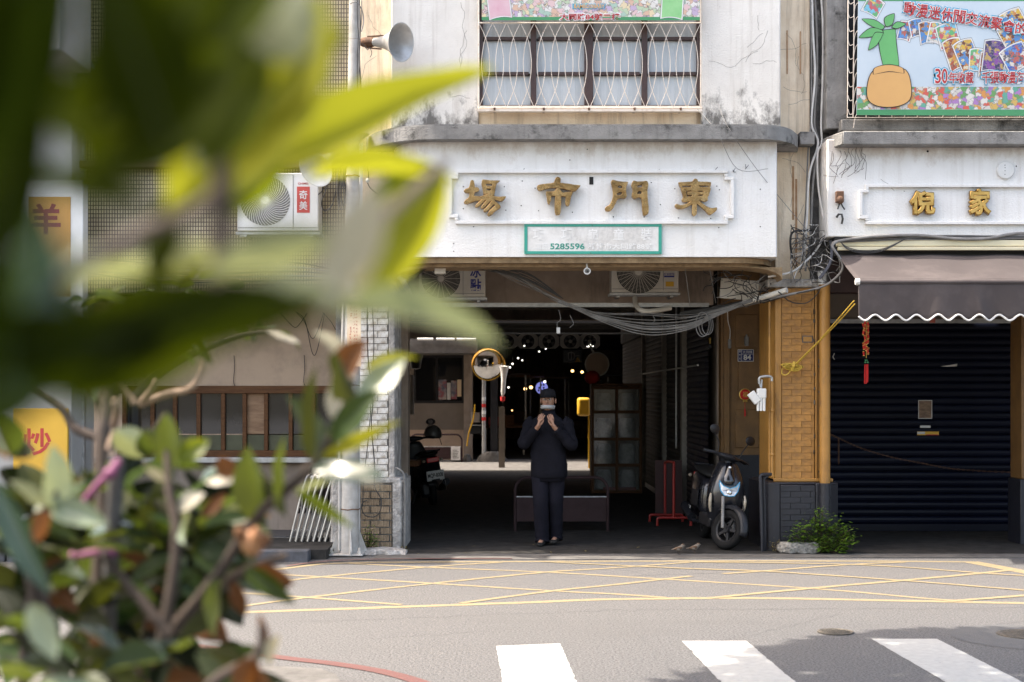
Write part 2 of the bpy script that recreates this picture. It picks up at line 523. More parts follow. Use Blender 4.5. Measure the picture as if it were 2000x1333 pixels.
M['rust'] = pmat('rusty_metal', (0.19, 0.10, 0.06), (0.09, 0.05, 0.035), scale=14, rough=0.8, metal=0.3, bump=0.3)
M['awning'] = pmat('mauve_brown_canvas', (0.064, 0.052, 0.052), (0.053, 0.042, 0.042), scale=2.2, rough=0.85, bump=0.12, bscale=220, dirt=(0.115, 0.095, 0.092), dscale=2.2, dlo=0.5, dhi=0.9)
M['trim_white'] = pmat('white_piping', (0.80, 0.79, 0.77), rough=0.7)
M['cream'] = pmat('cream_sheet_metal', (0.68, 0.62, 0.44), (0.58, 0.52, 0.36), scale=3, rough=0.5)
M['shutter_blue'] = pmat('dark_blue_shutter', (0.003, 0.0052, 0.0175), (0.0016, 0.0028, 0.0095), scale=3, spec=0.2, rough=0.5, bump=0.1, bscale=30, dirt=(0.10, 0.10, 0.10), dscale=5, dlo=0.675, dhi=0.72, dstretch=(0.9, 1, 6), rnd=0.18, stretch=(0.4, 1, 2))
M['shutter_grey'] = pmat('dark_grey_shutter', (0.022, 0.02, 0.018), (0.013, 0.012, 0.011), scale=3, rough=0.55, spec=0.12)
M['wood'] = pmat('brown_wood', (0.16, 0.075, 0.035), (0.10, 0.045, 0.022), scale=5, rough=0.5, stretch=(1, 1, 8), bump=0.1, spec=0.12)
M['red_steel'] = pmat('red_painted_steel', (0.4, 0.028, 0.022), (0.3, 0.02, 0.016), scale=9, rough=0.4)
M['maroon'] = pmat('maroon_panel', (0.05, 0.03, 0.032), (0.036, 0.021, 0.022), scale=5, rough=0.5, spec=0.12)
M['yellow_plastic'] = pmat('yellow_plastic', (0.70, 0.40, 0.03), (0.60, 0.33, 0.025), scale=5, rough=0.45)
M['red_cloth'] = pmat('red_cord', (0.60, 0.02, 0.02), (0.45, 0.015, 0.015), scale=40, rough=0.8)
M['gold_paint'] = pmat('gold_paint', (0.65, 0.42, 0.10), rough=0.35, metal=0.5)
M['rope'] = pmat('yellow_nylon_rope', (0.62, 0.42, 0.06), (0.42, 0.27, 0.04), scale=60, rough=0.6, bump=0.4, bscale=150)
M['paper'] = pmat('white_paper', (0.72, 0.71, 0.69), rough=0.8)
M['paper_warm'] = pmat('cream_orange_paper', (0.78, 0.58, 0.38), (0.80, 0.68, 0.52), scale=2.0, rough=0.8)
M['ink_red'] = pmat('red_ink', (0.55, 0.05, 0.04), rough=0.6)
M['ink_green'] = pmat('teal_ink', (0.02, 0.30, 0.23), rough=0.6)
M['ink_blue'] = pmat('blue_ink', (0.03, 0.04, 0.28), rough=0.6)
M['ink_black'] = pmat('black_ink', (0.02, 0.02, 0.02), rough=0.6)
M['rock'] = pmat('rough_grey_stone', (0.34, 0.325, 0.30), (0.12, 0.115, 0.105), scale=16, detail=10, rough=0.95, bump=1.0, bscale=30, bdist=0.03)
M['tyre'] = pmat('tyre_rubber', (0.011, 0.011, 0.012), (0.008, 0.008, 0.0085), scale=12, rough=0.75, bump=0.3, bscale=70, spec=0.15)
M['gloss_black'] = pmat('gloss_black_paint', (0.006, 0.0065, 0.01), (0.005, 0.0055, 0.008), scale=3, rough=0.18, coat=0.8, rvar=0.04)
M['satin_black'] = pmat('satin_dark_paint', (0.015, 0.016, 0.02), (0.011, 0.012, 0.016), scale=5, rough=0.42, spec=0.3)
M['seat'] = pmat('black_vinyl', (0.02, 0.02, 0.02), rough=0.6, bump=0.2, bscale=150, spec=0.12)
M['lens_white'] = pmat('clear_lens', (0.72, 0.75, 0.78), (0.42, 0.45, 0.5), scale=22, rough=0.12, coat=0.6)
M['lens_blue'] = pmat('blue_edge', (0.05, 0.35, 0.60), rough=0.2)
M['lens_red'] = pmat('red_lens', (0.55, 0.02, 0.02), rough=0.2, coat=0.5)
M['lens_amber'] = pmat('smoke_lens', (0.42, 0.36, 0.28), rough=0.2, coat=0.5)
M['skin'] = pmat('skin', (0.34, 0.185, 0.125), (0.29, 0.15, 0.1), scale=20, rough=0.5)
M['navy_cloth'] = pmat('dark_navy_cloth', (0.009, 0.009, 0.0135), (0.006, 0.006, 0.009), scale=12, rough=0.9, bump=0.5, bscale=30, spec=0.12)
M['trouser'] = pmat('dark_blue_trousers', (0.0125, 0.012, 0.019), (0.0085, 0.0085, 0.013), scale=10, rough=0.9, bump=0.5, bscale=30, spec=0.12)
M['cap'] = pmat('black_cap', (0.014, 0.014, 0.017), rough=0.85, spec=0.12)
M['mask'] = pmat('pale_face_mask', (0.4, 0.41, 0.42), rough=0.8)
M['hair'] = pmat('dark_hair', (0.02, 0.016, 0.014), rough=0.6)
M['feather'] = pmat('brown_feathers', (0.13, 0.07, 0.038), (0.045, 0.027, 0.016), scale=50, rough=0.8)
M['feather_pale'] = pmat('pale_feathers', (0.2, 0.165, 0.135), (0.13, 0.105, 0.082), scale=40, rough=0.8)
M['bark'] = pmat('grey_brown_bark', (0.055, 0.038, 0.028), (0.028, 0.02, 0.015), scale=14, rough=0.9, bump=0.7, bscale=40, stretch=(1, 1, 0.4))
M['twig'] = pmat('dark_twig', (0.065, 0.044, 0.033), (0.036, 0.024, 0.018), scale=20, rough=0.8, bump=0.4, bscale=60)
M['pale_twig'] = pmat('pale_dry_twig', (0.26, 0.18, 0.125), (0.17, 0.115, 0.08), scale=20, rough=0.8, bump=0.4, bscale=60)
M['stake'] = pmat('grey_stake', (0.07, 0.064, 0.059), (0.05, 0.046, 0.042), scale=8, rough=0.7, bump=0.2)
M['tie'] = pmat('pink_tie', (0.19, 0.042, 0.11), (0.15, 0.034, 0.085), scale=20, rough=0.6)
M['bulb_warm'] = emat('lit_warm_lamp', (1.0, 0.62, 0.25), 1.1)
M['bulb_white'] = emat('lit_white_lamp_and_glint', (0.95, 1.0, 1.0), 1.0)  # also on the added bulbs that stand in for reflections
M['lit_blue'] = emat('lit_blue_sign', (0.20, 0.24, 0.75), 0.22)
# =================================================================== special surface materials
def tile_mat():
    m = bpy.data.materials.new('small_cream_mosaic')
    m.use_nodes = True
    nt = m.node_tree
    b = nt.nodes['Principled BSDF']
    tc = nd(nt, 'ShaderNodeTexCoord')
    mp = nd(nt, 'ShaderNodeMapping')
    mp.inputs['Rotation'].default_value = (R(90), 0, 0)
    nt.links.new(tc.outputs['Object'], mp.inputs['Vector'])
    br = nd(nt, 'ShaderNodeTexBrick')
    br.offset = 0.0
    br.inputs['Color1'].default_value = (0.56, 0.47, 0.30, 1)
    br.inputs['Color2'].default_value = (0.46, 0.38, 0.24, 1)
    br.inputs['Mortar'].default_value = (0.10, 0.075, 0.05, 1)
    br.inputs['Scale'].default_value = 1.0
    br.inputs['Mortar Size'].default_value = 0.0052
    br.inputs['Brick Width'].default_value = 0.029
    br.inputs['Row Height'].default_value = 0.045
    nt.links.new(mp.outputs[0], br.inputs['Vector'])
    nz = nd(nt, 'ShaderNodeTexNoise')
    nz.inputs['Scale'].default_value = 1.3; nz.inputs['Detail'].default_value = 7
    nt.links.new(tc.outputs['Object'], nz.inputs['Vector'])
    mr = nd(nt, 'ShaderNodeMapRange')
    mr.inputs['From Min'].default_value = 0.35; mr.inputs['From Max'].default_value = 0.7
    mr.inputs['To Min'].default_value = 0.7; mr.inputs['To Max'].default_value = 1.1
    nt.links.new(nz.outputs['Fac'], mr.inputs['Value'])
    hs = nd(nt, 'ShaderNodeHueSaturation')
    nt.links.new(br.outputs['Color'], hs.inputs['Color']); nt.links.new(mr.outputs[0], hs.inputs['Value'])
    nt.links.new(hs.outputs['Color'], b.inputs['Base Color'])
    bp = nd(nt, 'ShaderNodeBump'); bp.inputs['Strength'].default_value = 0.6; bp.inputs['Distance'].default_value = 0.006; bp.invert = True
    nt.links.new(br.outputs['Fac'], bp.inputs['Height'])
    nt.links.new(bp.outputs[0], b.inputs['Normal'])
    b.inputs['Roughness'].default_value = 0.4
    return m
M['mosaic'] = tile_mat()

def grime_and_shade(mat, col, z_lo, z_hi, amount=0.8, sx=7.0, invert=False):
    """Tint that thins out away from a ledge: grime, plus painted warm shade on the white wall (object coordinates are metres)."""
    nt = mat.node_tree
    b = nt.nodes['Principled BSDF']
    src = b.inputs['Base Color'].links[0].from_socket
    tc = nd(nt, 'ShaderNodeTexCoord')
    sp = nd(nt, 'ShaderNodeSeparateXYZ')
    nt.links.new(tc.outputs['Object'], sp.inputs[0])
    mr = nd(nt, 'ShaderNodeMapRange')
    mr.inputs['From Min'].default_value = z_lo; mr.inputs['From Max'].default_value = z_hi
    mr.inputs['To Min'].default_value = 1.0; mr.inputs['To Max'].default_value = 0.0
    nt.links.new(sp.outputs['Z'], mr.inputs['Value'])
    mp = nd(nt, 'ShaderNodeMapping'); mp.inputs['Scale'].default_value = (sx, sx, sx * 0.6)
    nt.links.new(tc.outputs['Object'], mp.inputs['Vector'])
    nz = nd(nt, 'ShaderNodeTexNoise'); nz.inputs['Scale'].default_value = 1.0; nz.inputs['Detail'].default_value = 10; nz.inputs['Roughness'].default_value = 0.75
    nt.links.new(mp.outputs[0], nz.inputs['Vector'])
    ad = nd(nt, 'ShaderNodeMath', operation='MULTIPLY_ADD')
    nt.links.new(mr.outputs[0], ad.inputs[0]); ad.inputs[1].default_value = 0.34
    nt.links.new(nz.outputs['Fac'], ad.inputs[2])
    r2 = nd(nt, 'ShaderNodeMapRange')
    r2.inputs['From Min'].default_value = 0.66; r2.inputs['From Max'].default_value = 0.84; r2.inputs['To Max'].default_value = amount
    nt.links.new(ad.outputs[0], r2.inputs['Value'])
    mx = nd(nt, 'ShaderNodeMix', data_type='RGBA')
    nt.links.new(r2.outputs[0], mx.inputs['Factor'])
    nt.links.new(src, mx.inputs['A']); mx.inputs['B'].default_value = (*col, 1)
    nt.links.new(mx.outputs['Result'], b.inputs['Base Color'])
def rain_streaks(mat, col, amount):
    nt = mat.node_tree; b_ = nt.nodes['Principled BSDF']
    src = b_.inputs['Base Color'].links[0].from_socket
    tc = nd(nt, 'ShaderNodeTexCoord')
    mp = nd(nt, 'ShaderNodeMapping'); mp.inputs['Scale'].default_value = (11, 11, .55)
    nt.links.new(tc.outputs['Object'], mp.inputs['Vector'])
    nz = nd(nt, 'ShaderNodeTexNoise'); nz.inputs['Scale'].default_value = 1; nz.inputs['Detail'].default_value = 7; nz.inputs['Roughness'].default_value = .65
    nt.links.new(mp.outputs[0], nz.inputs['Vector'])
    mr = nd(nt, 'ShaderNodeMapRange'); mr.inputs['From Min'].default_value = .52; mr.inputs['From Max'].default_value = .80; mr.inputs['To Max'].default_value = amount
    nt.links.new(nz.outputs['Fac'], mr.inputs['Value'])
    mx = nd(nt, 'ShaderNodeMix', data_type='RGBA'); nt.links.new(mr.outputs[0], mx.inputs['Factor']); nt.links.new(src, mx.inputs['A']); mx.inputs['B'].default_value = (*col, 1)
    nt.links.new(mx.outputs['Result'], b_.inputs['Base Color'])
rain_streaks(M['white_wall'], (.42, .38, .33), .38)
rain_streaks(M['upper_wall'], (.34, .29, .24), .55)
rain_streaks(M['beige_wall'], (.16, .10, .06), .75)
rain_streaks(M['cornice'], (.05, .05, .047), .6)
rain_streaks(M['pole'], (.30, .24, .18), .5)
grime_and_shade(M['white_wall'], (0.46, 0.38, 0.32), 4.26, 3.95, 0.55, 5.0)  # grime and the warm reflected shade under the cornice, painted into the wall
grime_and_shade(M['upper_wall'], (0.07, 0.065, 0.06), 4.36, 5.05, 0.88, 6.0)

# =================================================================== ground, road and paint
b = MB()
b.quad((-90, -60, 0), (90, -60, 0), (90, 14.25, 0), (-90, 14.25, 0))
b.quad((-90, 14.25, 0), (90, 14.25, 0), (90, 120, 0), (-90, 120, 0))
tag(b.build('road', M['asphalt']), kind='structure')
b = MB(); b.box(-1.5, 7.3, 14.72, 30.9, -0.1, 0.012)
b.box(-3.2, -1.5, 15.8, 30.9, -0.1, 0.012)
tag(b.build('arcade_floor', M['floor']), kind='structure')
b = MB()
ed = [(-1.4, 14.3), (-0.2, 14.2), (1.2, 14.24), (2.6, 14.36), (4.2, 14.4), (7.3, 14.42)]
b.prismz([(x, y) for x, y in ed] + [(7.3, 14.72), (-1.4, 14.72)], -0.1, 0.008)
tag(b.build('gutter_strip', M['concrete']), kind='structure')
b = MB(); b.box(-9, -1.86, 14.25, 20, -0.1, 0.10)
tag(b.build('pavement', M['floor']), kind='structure')
kb = pmat('dark_kerb_paint', (0.085, 0.09, 0.105), (0.05, 0.053, 0.06), scale=10, rough=0.8, bump=0.3)
b = MB()
x = -9.0
b2 = MB()
for i in range(7):
    b2.box(x, x + 0.985, 14.06, 14.245, -0.05, 0.112); x += 1.0
tag(b2.build('kerb', kb, bevel=0.012), kind='structure')
tm = pmat('dark_floor_tile', (0.075, 0.075, 0.08), (0.05, 0.05, 0.055), scale=9, rough=0.5, rnd=0.15)
tmg = MB(); tmg.box(-0.147, 0.147, -0.147, 0.147, 0, 0.012)
tmesh = tmg.mesh('floor_tile', tm)
pave = tag(link('tiled_pavement', MB().box(-5.2, -1.95, 15.42, 16.9, 0.08, 0.103).mesh('tiled_pavement', M['mortar_grey'])), kind='structure')
for i in range(10):
    for j in range(5):
        link('floor_tile', tmesh, None, pave, (-5.0 + i * 0.3, 15.6 + j * 0.3, 0.1035))
# camera-side pavement corner
b = MB()
pc = [G(470, 1309), G(560, 1312), G(625, 1316), G(655, 1326), G(668, 1345), G(690, 1400)]
poly = [(p.x, p.y) for p in pc]
poly = poly[::-1] + [(-6.5, poly[0][1] + 0.9), (-6.5, 2.0), (poly[-1][0] + .2, 2.0)]
poly = poly[::-1]
b.prismz(poly, -0.05, 0.03)
tag(b.build('corner_pavement', M['concrete']), kind='structure')

def ribbon(b, pts, w, z, n=1):
    pts = [Vector((p.x, p.y, 0)) for p in pts]
    L, Rr = [], []
    for i, p in enumerate(pts):
        t = pts[min(i + 1, len(pts) - 1)] - pts[max(i - 1, 0)]
        t.normalize()
        nrm = Vector((-t.y, t.x, 0))
        L.append((p.x + nrm.x * w / 2, p.y + nrm.y * w / 2, z)); Rr.append((p.x - nrm.x * w / 2, p.y - nrm.y * w / 2, z))
    rgj = random.Random(int(w * 1000) + len(pts))
    for i in range(len(pts) - 1):
        n = max(1, int((pts[i + 1] - pts[i]).length / .09))
        e0, e1 = (Vector(Rr[i]), Vector(L[i])), (Vector(Rr[i + 1]), Vector(L[i + 1]))
        prev = e0
        for k in range(1, n + 1):
            t = k / n
            a_, c_ = e0[0].lerp(e1[0], t), e0[1].lerp(e1[1], t)
            if k < n:
                d_ = (c_ - a_).normalized()
                a_ = a_ + d_ * rgj.uniform(-.006, .008); c_ = c_ - d_ * rgj.uniform(-.006, .008)
            b.quad(prev[0], a_, c_, prev[1])
            prev = (a_, c_)
def smooth_line(px, sub=4):
    g = [G(*p) for p in px]
    if len(g) < 3: return g
    out = []
    for i in range(len(g) - 1):
        p0, p1, p2, p3 = g[max(i - 1, 0)], g[i], g[i + 1], g[min(i + 2, len(g) - 1)]
        for k in range(sub):
            t = k / sub
            out.append(0.5 * ((2 * p1) + (p2 - p0) * t + (2 * p0 - 5 * p1 + 4 * p2 - p3) * t * t + (3 * p1 - p0 - 3 * p2 + p3) * t ** 3))
    return out + [g[-1]]
Y = [
    ([(330, 1204), (440, 1198), (784, 1186), (1040, 1177), (1200, 1171), (1480, 1169), (1760, 1174), (2050, 1180)], 0.15),
    ([(430, 1126), (564, 1110), (624, 1102.8), (700, 1099.6), (780, 1098.8), (1000, 1097.6), (1200, 1096.8), (1500, 1096.4), (1740, 1096.8), (1905, 1098.5)], 0.13),
    ([(1895, 1098), (1976, 1113), (2060, 1129)], 0.24),
    ([(676, 1100.8), (840, 1109), (1060, 1118), (1200, 1126), (1584, 1150), (1800, 1169), (1888, 1175)], 0.095),
    ([(400, 1112), (568, 1124), (840, 1140), (1080, 1155), (1200, 1161), (1300, 1168)], 0.095),
    ([(456, 1158), (592, 1167), (784, 1182)], 0.095),
    ([(430, 1150), (504, 1140), (568, 1134), (624, 1128), (828, 1109), (980, 1099)], 0.095),
    ([(420, 1194), (440, 1190), (592, 1169), (840, 1141), (1060, 1119), (1200, 1110), (1348, 1099)], 0.095),
    ([(900, 1179), (1080, 1155), (1200, 1143), (1350, 1126)], 0.095),
    ([(1412, 1121.5), (1496, 1116), (1652, 1104), (1768, 1099)], 0.095),
    ([(1388, 1169), (1584, 1150), (1760, 1135), (1912, 1121), (1976, 1114)], 0.11),
    ([(1850, 1176), (2040, 1161)], 0.11),
    ([(1350, 1098.5), (1680, 1104), (1912, 1120), (2050, 1128)], 0.095),
    ([(1060, 1098), (1332, 1111), (1496, 1117), (1764, 1135), (2050, 1158)], 0.095),
]
b = MB()
for i, (pl, w) in enumerate(Y):
    ribbon(b, smooth_line(pl), w * .72, 0.0018 + 0.00022 * i)
tag(b.build('yellow_box_markings', M['yellow_paint']), kind='structure')
b = MB()
ribbon(b, smooth_line([(250, 1247), (375, 1262), (460, 1273), (560, 1287), (640, 1296), (720, 1308), (775, 1320), (820, 1334), (845, 1347), (870, 1375)]), 0.105, 0.0045)
ribbon(b, smooth_line([(560, 1108), (640, 1098.5), (760, 1094.5), (1000, 1093.5)]), 0.05, 0.0135)
tag(b.build('red_kerb_line', M['red_paint']), kind='structure')
b = MB()
for (xa, ya, xb, yb) in [(969, 1263, 1094, 1258), (1332, 1253, 1458, 1253), (1702, 1249, 1830, 1249), (2075, 1246, 2200, 1246), (602, 1268, 728, 1267)]:
    if xa < 700: continue
    a, c = G(xa, ya), G(xb, yb)
    d = Vector((-0.0428, 1, 0)).normalized() * -3.2
    rgj = random.Random(int(xa))
    n = 60
    for k in range(n):
        t0, t1 = k / n, (k + 1) / n
        if k == 0: j0 = (0, 0)
        j1 = (rgj.uniform(-.003, .003) + (.012 * rgj.random() if rgj.random() < .05 else 0), rgj.uniform(-.003, .003) - (.014 * rgj.random() if rgj.random() < .07 else 0))
        b.add([(a.x + d.x * t0 + j0[0], a.y + d.y * t0, .003), (a.x + d.x * t1 + j1[0], a.y + d.y * t1, .003), (c.x + d.x * t1 + j1[1], c.y + d.y * t1, .003), (c.x + d.x * t0 + j0[1], c.y + d.y * t0, .003)], [(0, 1, 2, 3)])
        j0 = j1
tag(b.build('crosswalk_stripes', M['white_paint']), kind='structure')
# cracks and seams in the asphalt
b = MB()
rgc = random.Random(71)
for x0, y0, x1, y1, w in ((1180, 1192, 2050, 1188, .012), (560, 1216, 1180, 1194, .009), (1075, 1205, 1125, 1232, .012), (1460, 1118, 1640, 1112, .012), (1220, 1126, 1420, 1119, .011), (1330, 1333, 1250, 1240, .01), (700, 1250, 980, 1232, .007), (1380, 1260, 1640, 1200, .006), (1850, 1235, 2050, 1205, .008)):
    a, c = G(x0, y0), G(x1, y1)
    n = max(6, int((c - a).length / .09))
    pts = [a.lerp(c, k / n) + Vector((rgc.gauss(0, .015), rgc.gauss(0, .02), 0)) for k in range(n + 1)]
    ribbon(b, pts, w * .7, .0012)
tag(b.build('road_cracks', M['patch']), kind='structure')
# darker round patch and covers
def cover(name, label, px, py, rx, mat_=None, ring=True):
    c = G(px, py)
    t = thing(name, label, 'manhole cover', (c.x, c.y, 0.004))
    m = MB(); m.lathe([(rx, 0), (rx, 0.006), (rx * 0.9, 0.007), (rx * 0.88, 0.003), (0.001, 0.003)], 32, (c.x, c.y, 0.004))
    m.build('lid', M['iron'], t)
    m = MB()
    for k in range(-3, 4):
        h = math.sqrt(max(0, (rx * .8) ** 2 - (k * rx * .23) ** 2))
        m.box(c.x - h, c.x + h, c.y + k * rx * .23 - rx * .05, c.y + k * rx * .23 + rx * .05, 0.007, 0.0095)
    m.build('tread_bars', M['iron'], t)
cover('manhole_cover', 'small rusty round cover set in plain asphalt above the middle crosswalk stripe', 1632, 1236, 0.125)
pc_ = G(2010, 1245)
b = MB(); b.lathe([(0.52, 0.0025), (0.001, 0.0035)], 40, (pc_.x, pc_.y, 0))
tag(b.build('asphalt_patch', M['patch']), kind='structure')
cover('manhole_cover', 'dark iron cover inside the round black asphalt patch at the right edge', 2003, 1241, 0.19)

# =================================================================== MARKET BUILDING (centre)
DF, DC, DU, DCOL, DS = 14.55, 14.38, 14.85, 15.1, 17.1
mk = thing('market_building', 'white two-storey market building with rounded cornice and bronze lettering over a dark passage', 'building', (0.7, 15.2, 0))
# fascia panel with rounded plan ends
def rounded_plan(x0, x1, yf, yb, rl, rr, n=9):
    pts = []
    for i in range(n):
        a = PI / 2 * i / (n - 1)
        pts.append((x0 + rl - rl * math.cos(a), yb - (yb - yf) * math.sin(a)))
    for i in range(n):
        a = PI / 2 * i / (n - 1)
        pts.append((x1 - rr + rr * math.sin(a), yb - (yb - yf) * math.cos(a)))
    return pts
xl, xr = XP(764, 14.75), XP(1525, DF)
fp = rounded_plan(xl, xr, DF, 15.16, 0.34, 0.05)
b = MB(); b.prismz(fp, ZP(502, DF), ZP(270, DC))
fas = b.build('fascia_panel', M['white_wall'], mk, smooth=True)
# brown soffit bands under it
b = MB(); b.prismz(rounded_plan(xl + .02, xr - .01, DF + .05, 15.16, 0.5, 0.45), ZP(513, DF), ZP(502, DF) - .003)
b.prismz(rounded_plan(xl + .03, xr - .03, DF + .16, 15.16, 0.5, 0.45), ZP(521, DF + .1), ZP(513, DF) - .002)
b.build('soffit_band', M['soffit'], mk, smooth=True)
# curved haunches where the opening meets the pillars
for s, xe in ((1, XP(1519, 15.0)), (-1, XP(772, 15.0))):
    zt = ZP(521, 14.7) - .004
    pl = [(xe, zt), ]
    for i in range(8):
        a = PI / 2 * i / 7
        pl.append((xe - s * 0.42 * (1 - math.sin(a)), zt - 0.13 * (1 - math.cos(a))))
    b = MB()
    if s > 0: pl = pl[::-1]
    b.prism(pl, 14.74, 15.16)
    b.build('haunch', M['soffit'], mk, smooth=True)
# cornice
b = MB()
cp = rounded_plan(XP(716, 15.3), XP(1556, 15.22), DC, 15.3, 0.85, 0.55, 14)
zc0, zc1 = ZP(272, DC), ZP(246, DC)
b.prismz(cp, zc0, zc1)
cp2 = rounded_plan(XP(722, 15.3), XP(1552, 15.22), DC + .05, 15.3, 0.83, 0.53, 14)
b.prismz(cp2, zc1, zc1 + .025)
b.build('cornice', M['cornice'], mk, smooth=True)
# upper wall: two piers, strip under the window, wall above
wl, wr = XP(935, DU), XP(1369, DU)
xul, xur = XP(764, DU), XP(1525, DU)
ztop = 7.6
zs = ZP(214, DU)
b = MB(); b.box(xul, wl, DU, 15.3, zc1 + .026, ztop); b.build('wall_pier', M['upper_wall'], mk, bevel=.015)
b = MB(); b.box(wr, xur, DU, 15.3, zc1 + .026, ztop); b.build('wall_pier', M['upper_wall'], mk, bevel=.015)
b = MB(); b.box(wl + .002, wr - .002, DU + .06, 15.3, zc1 + .026, zs); b.build('wall_under_window', M['beige_wall'], mk)
b = MB(); b.box(wl + .002, wr - .002, DU, 15.3, 6.5, ztop); b.build('wall_over_window', M['upper_wall'], mk)
b = MB(); b.box(wl - .01, wr + .01, DU - .07, DU + .1, zs, zs + .022); b.build('window_sill', M['grille'], mk, bevel=.004)
# stained side pilasters running full height
b = MB(); b.box(XP(704, 15.2), xul - .002, 15.17, 15.6, ZP(556, 15.2), ztop); b.build('pilaster', M['beige_wall'], mk, bevel=.01)
b = MB(); b.box(xur + .002, XP(1581, 15.2), 15.17, 15.6, ZP(548, 15.2), ztop); b.build('pilaster', M['beige_wall'], mk, bevel=.01)
b = MB(); b.box(XP(1556, 15.17), XP(1584, 15.17), 14.98, 15.169, ZP(283, 15), ZP(258, 15)); b.build('cornice_return', M['cornice'], mk, bevel=.006)
b = MB(); b.box(XP(1498, 15.1), XP(1600, 15.1), 15.05, 15.62, ZP(562, 15.1), ZP(546, 15.1)); b.build('pillar_cap', M['plinth_cement'], mk, bevel=.012)

# timber window with mullions and frosted panes
win = MB()
D0, D1 = DU + .07, DU + .15
zt_ = 6.5
cols = [935, 1042, 1150, 1259, 1369]
rows = [214, 143.5, 75, -4, -80, -160]
win.box(wl, wr, D0, D1, zs + .022, zs + .06)
for i, c in enumerate(cols):
    w = 5.5 if i != 2 else 8.5
    if i in (0, 4): w = 8
    cxx = XP(c, D0)
    hw = w / F * D0
    a0, a1 = max(wl, cxx - hw), min(wr, cxx + hw)
    win.box(a0, a1, D0 - .012, D1, zs + .06, zt_)
wobj = win.build('window', M['brown_frame'], mk, bevel=.005)
for r_ in rows[1:]:
    z = ZP(r_, D0)
    for i in range(4):
        bb = MB().box(XP(cols[i] + 9, D0), XP(cols[i + 1] - 9, D0), D0 + .004, D1, z - .017, z + .017)
        bb.build('glazing_bar', M['brown_frame'], wobj, bevel=.004)
for i in range(4):
    for j in range(5):
        z0, z1 = ZP(rows[j], D0), ZP(rows[j + 1], D0)
        MB().box(XP(cols[i] + 4, D0), XP(cols[i + 1] - 4, D0), D1 - .03, D1 - .022, z0 - .02 if j else zs + .05, z1 + .005).build('pane', M['frost'], wobj)
b = MB(); b.box(wl, wr, 15.2, 15.3, zs, zt_); b.build('room_dark', M['grey_inner'], mk)

# raised moulding frame round the lettering
def moulding(name, pts, D, r, mat, parent, closed=True):
    b = MB()
    v = [P(x, y, D) for x, y in pts]
    n = len(v)
    for i in range(n if closed else n - 1):
        a, c = v[i], v[(i + 1) % n]
        d = (c - a).normalized() * r * 0.98
        horiz = abs(c.x - a.x) > abs(c.z - a.z)
        b.obox((a + c) / 2, abs(c.x - a.x) + 2 * r if horiz else 2 * r, .04, 2 * r if horiz else max(.004, abs(c.z - a.z) - 2 * r), Matrix.Identity(3))
    return b.build(name, mat, parent, bevel=.005)
moulding('sign_moulding', [(892, 334), (1418, 337), (1418, 349), (1430, 349), (1430, 424), (1418, 424), (1418, 436), (892, 434), (892, 423), (880, 423), (880, 347), (892, 347)],
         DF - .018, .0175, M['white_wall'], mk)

# bronze lettering, traced stroke by stroke
def glyph_parts(parts, ox, oy, k, D, label):
    first = None
    base = None
    for n, (outs) in enumerate(parts):
        pl = [[((ox + x / k - CX) / F * D, CH + (HY - (oy + y / k)) / F * D) for x, y in o] for o in outs]
        if first is None:
            c = (pl[0][0][0], D, pl[0][0][1])
            org = c
            me = outline_mesh('bronze_letter', pl, M['bronze'], .045, .004, world_loc(mk), D - .05)
            first = link('bronze_letter', me, None, mk)
            first['label'] = label
        else:
            me = outline_mesh('stroke', pl, M['bronze'], .045, .004, world_loc(mk), D - .05 - .0015 * n)
            s_ = link('stroke', me, None, first)
    return first
K = 7.692
g1 = [[[(232, 205), (250, 190), (272, 205), (288, 290), (330, 300), (352, 325), (335, 352), (285, 372), (278, 428), (330, 430), (400, 445), (385, 480), (290, 500), (220, 525), (150, 540), (132, 525), (150, 490), (205, 445), (215, 375), (150, 372), (130, 350), (150, 325), (205, 300)]],
      [[(408, 185), (520, 195), (655, 198), (610, 240), (590, 330), (575, 410), (540, 412), (490, 385), (425, 400), (415, 330), (395, 250)], [(455, 238), (555, 245), (550, 278), (458, 270)], [(462, 310), (538, 315), (530, 348), (460, 340)]],
      [[(375, 435), (440, 415), (500, 394), (540, 402), (575, 430), (660, 440), (750, 435), (690, 500), (600, 480), (565, 470), (610, 520), (665, 565), (665, 600), (600, 640), (540, 700), (495, 722), (482, 705), (520, 640), (600, 570), (575, 545), (520, 600), (470, 650), (430, 660), (425, 640), (480, 580), (540, 510), (520, 500), (470, 550), (420, 600), (388, 612), (385, 595), (420, 545), (470, 485), (450, 480), (400, 525), (340, 580), (305, 592), (300, 575), (350, 520), (410, 470)]]]
glyph_parts(g1, 890, 330, K, DF, 'bronze character at the far left of the market sign')
g2 = [[[(1510, 150), (1540, 145), (1568, 165), (1565, 210), (1560, 230), (1680, 245), (1790, 262), (1862, 270), (1780, 350), (1700, 335), (1580, 310), (1440, 300), (1340, 320), (1260, 342), (1230, 320), (1235, 270), (1330, 248), (1470, 230), (1490, 190)]],
      [[(1360, 390), (1365, 360), (1430, 362), (1490, 352), (1510, 325), (1545, 312), (1575, 340), (1600, 375), (1680, 370), (1750, 365), (1725, 430), (1705, 530), (1690, 565), (1660, 565), (1648, 530), (1655, 440), (1640, 430), (1580, 425), (1575, 560), (1560, 690), (1535, 705), (1500, 695), (1490, 560), (1495, 420), (1430, 425), (1425, 480), (1400, 550), (1385, 530), (1370, 440)]]]
glyph_parts(g2, 890, 330, K, DF, 'bronze character second from the left on the market sign')
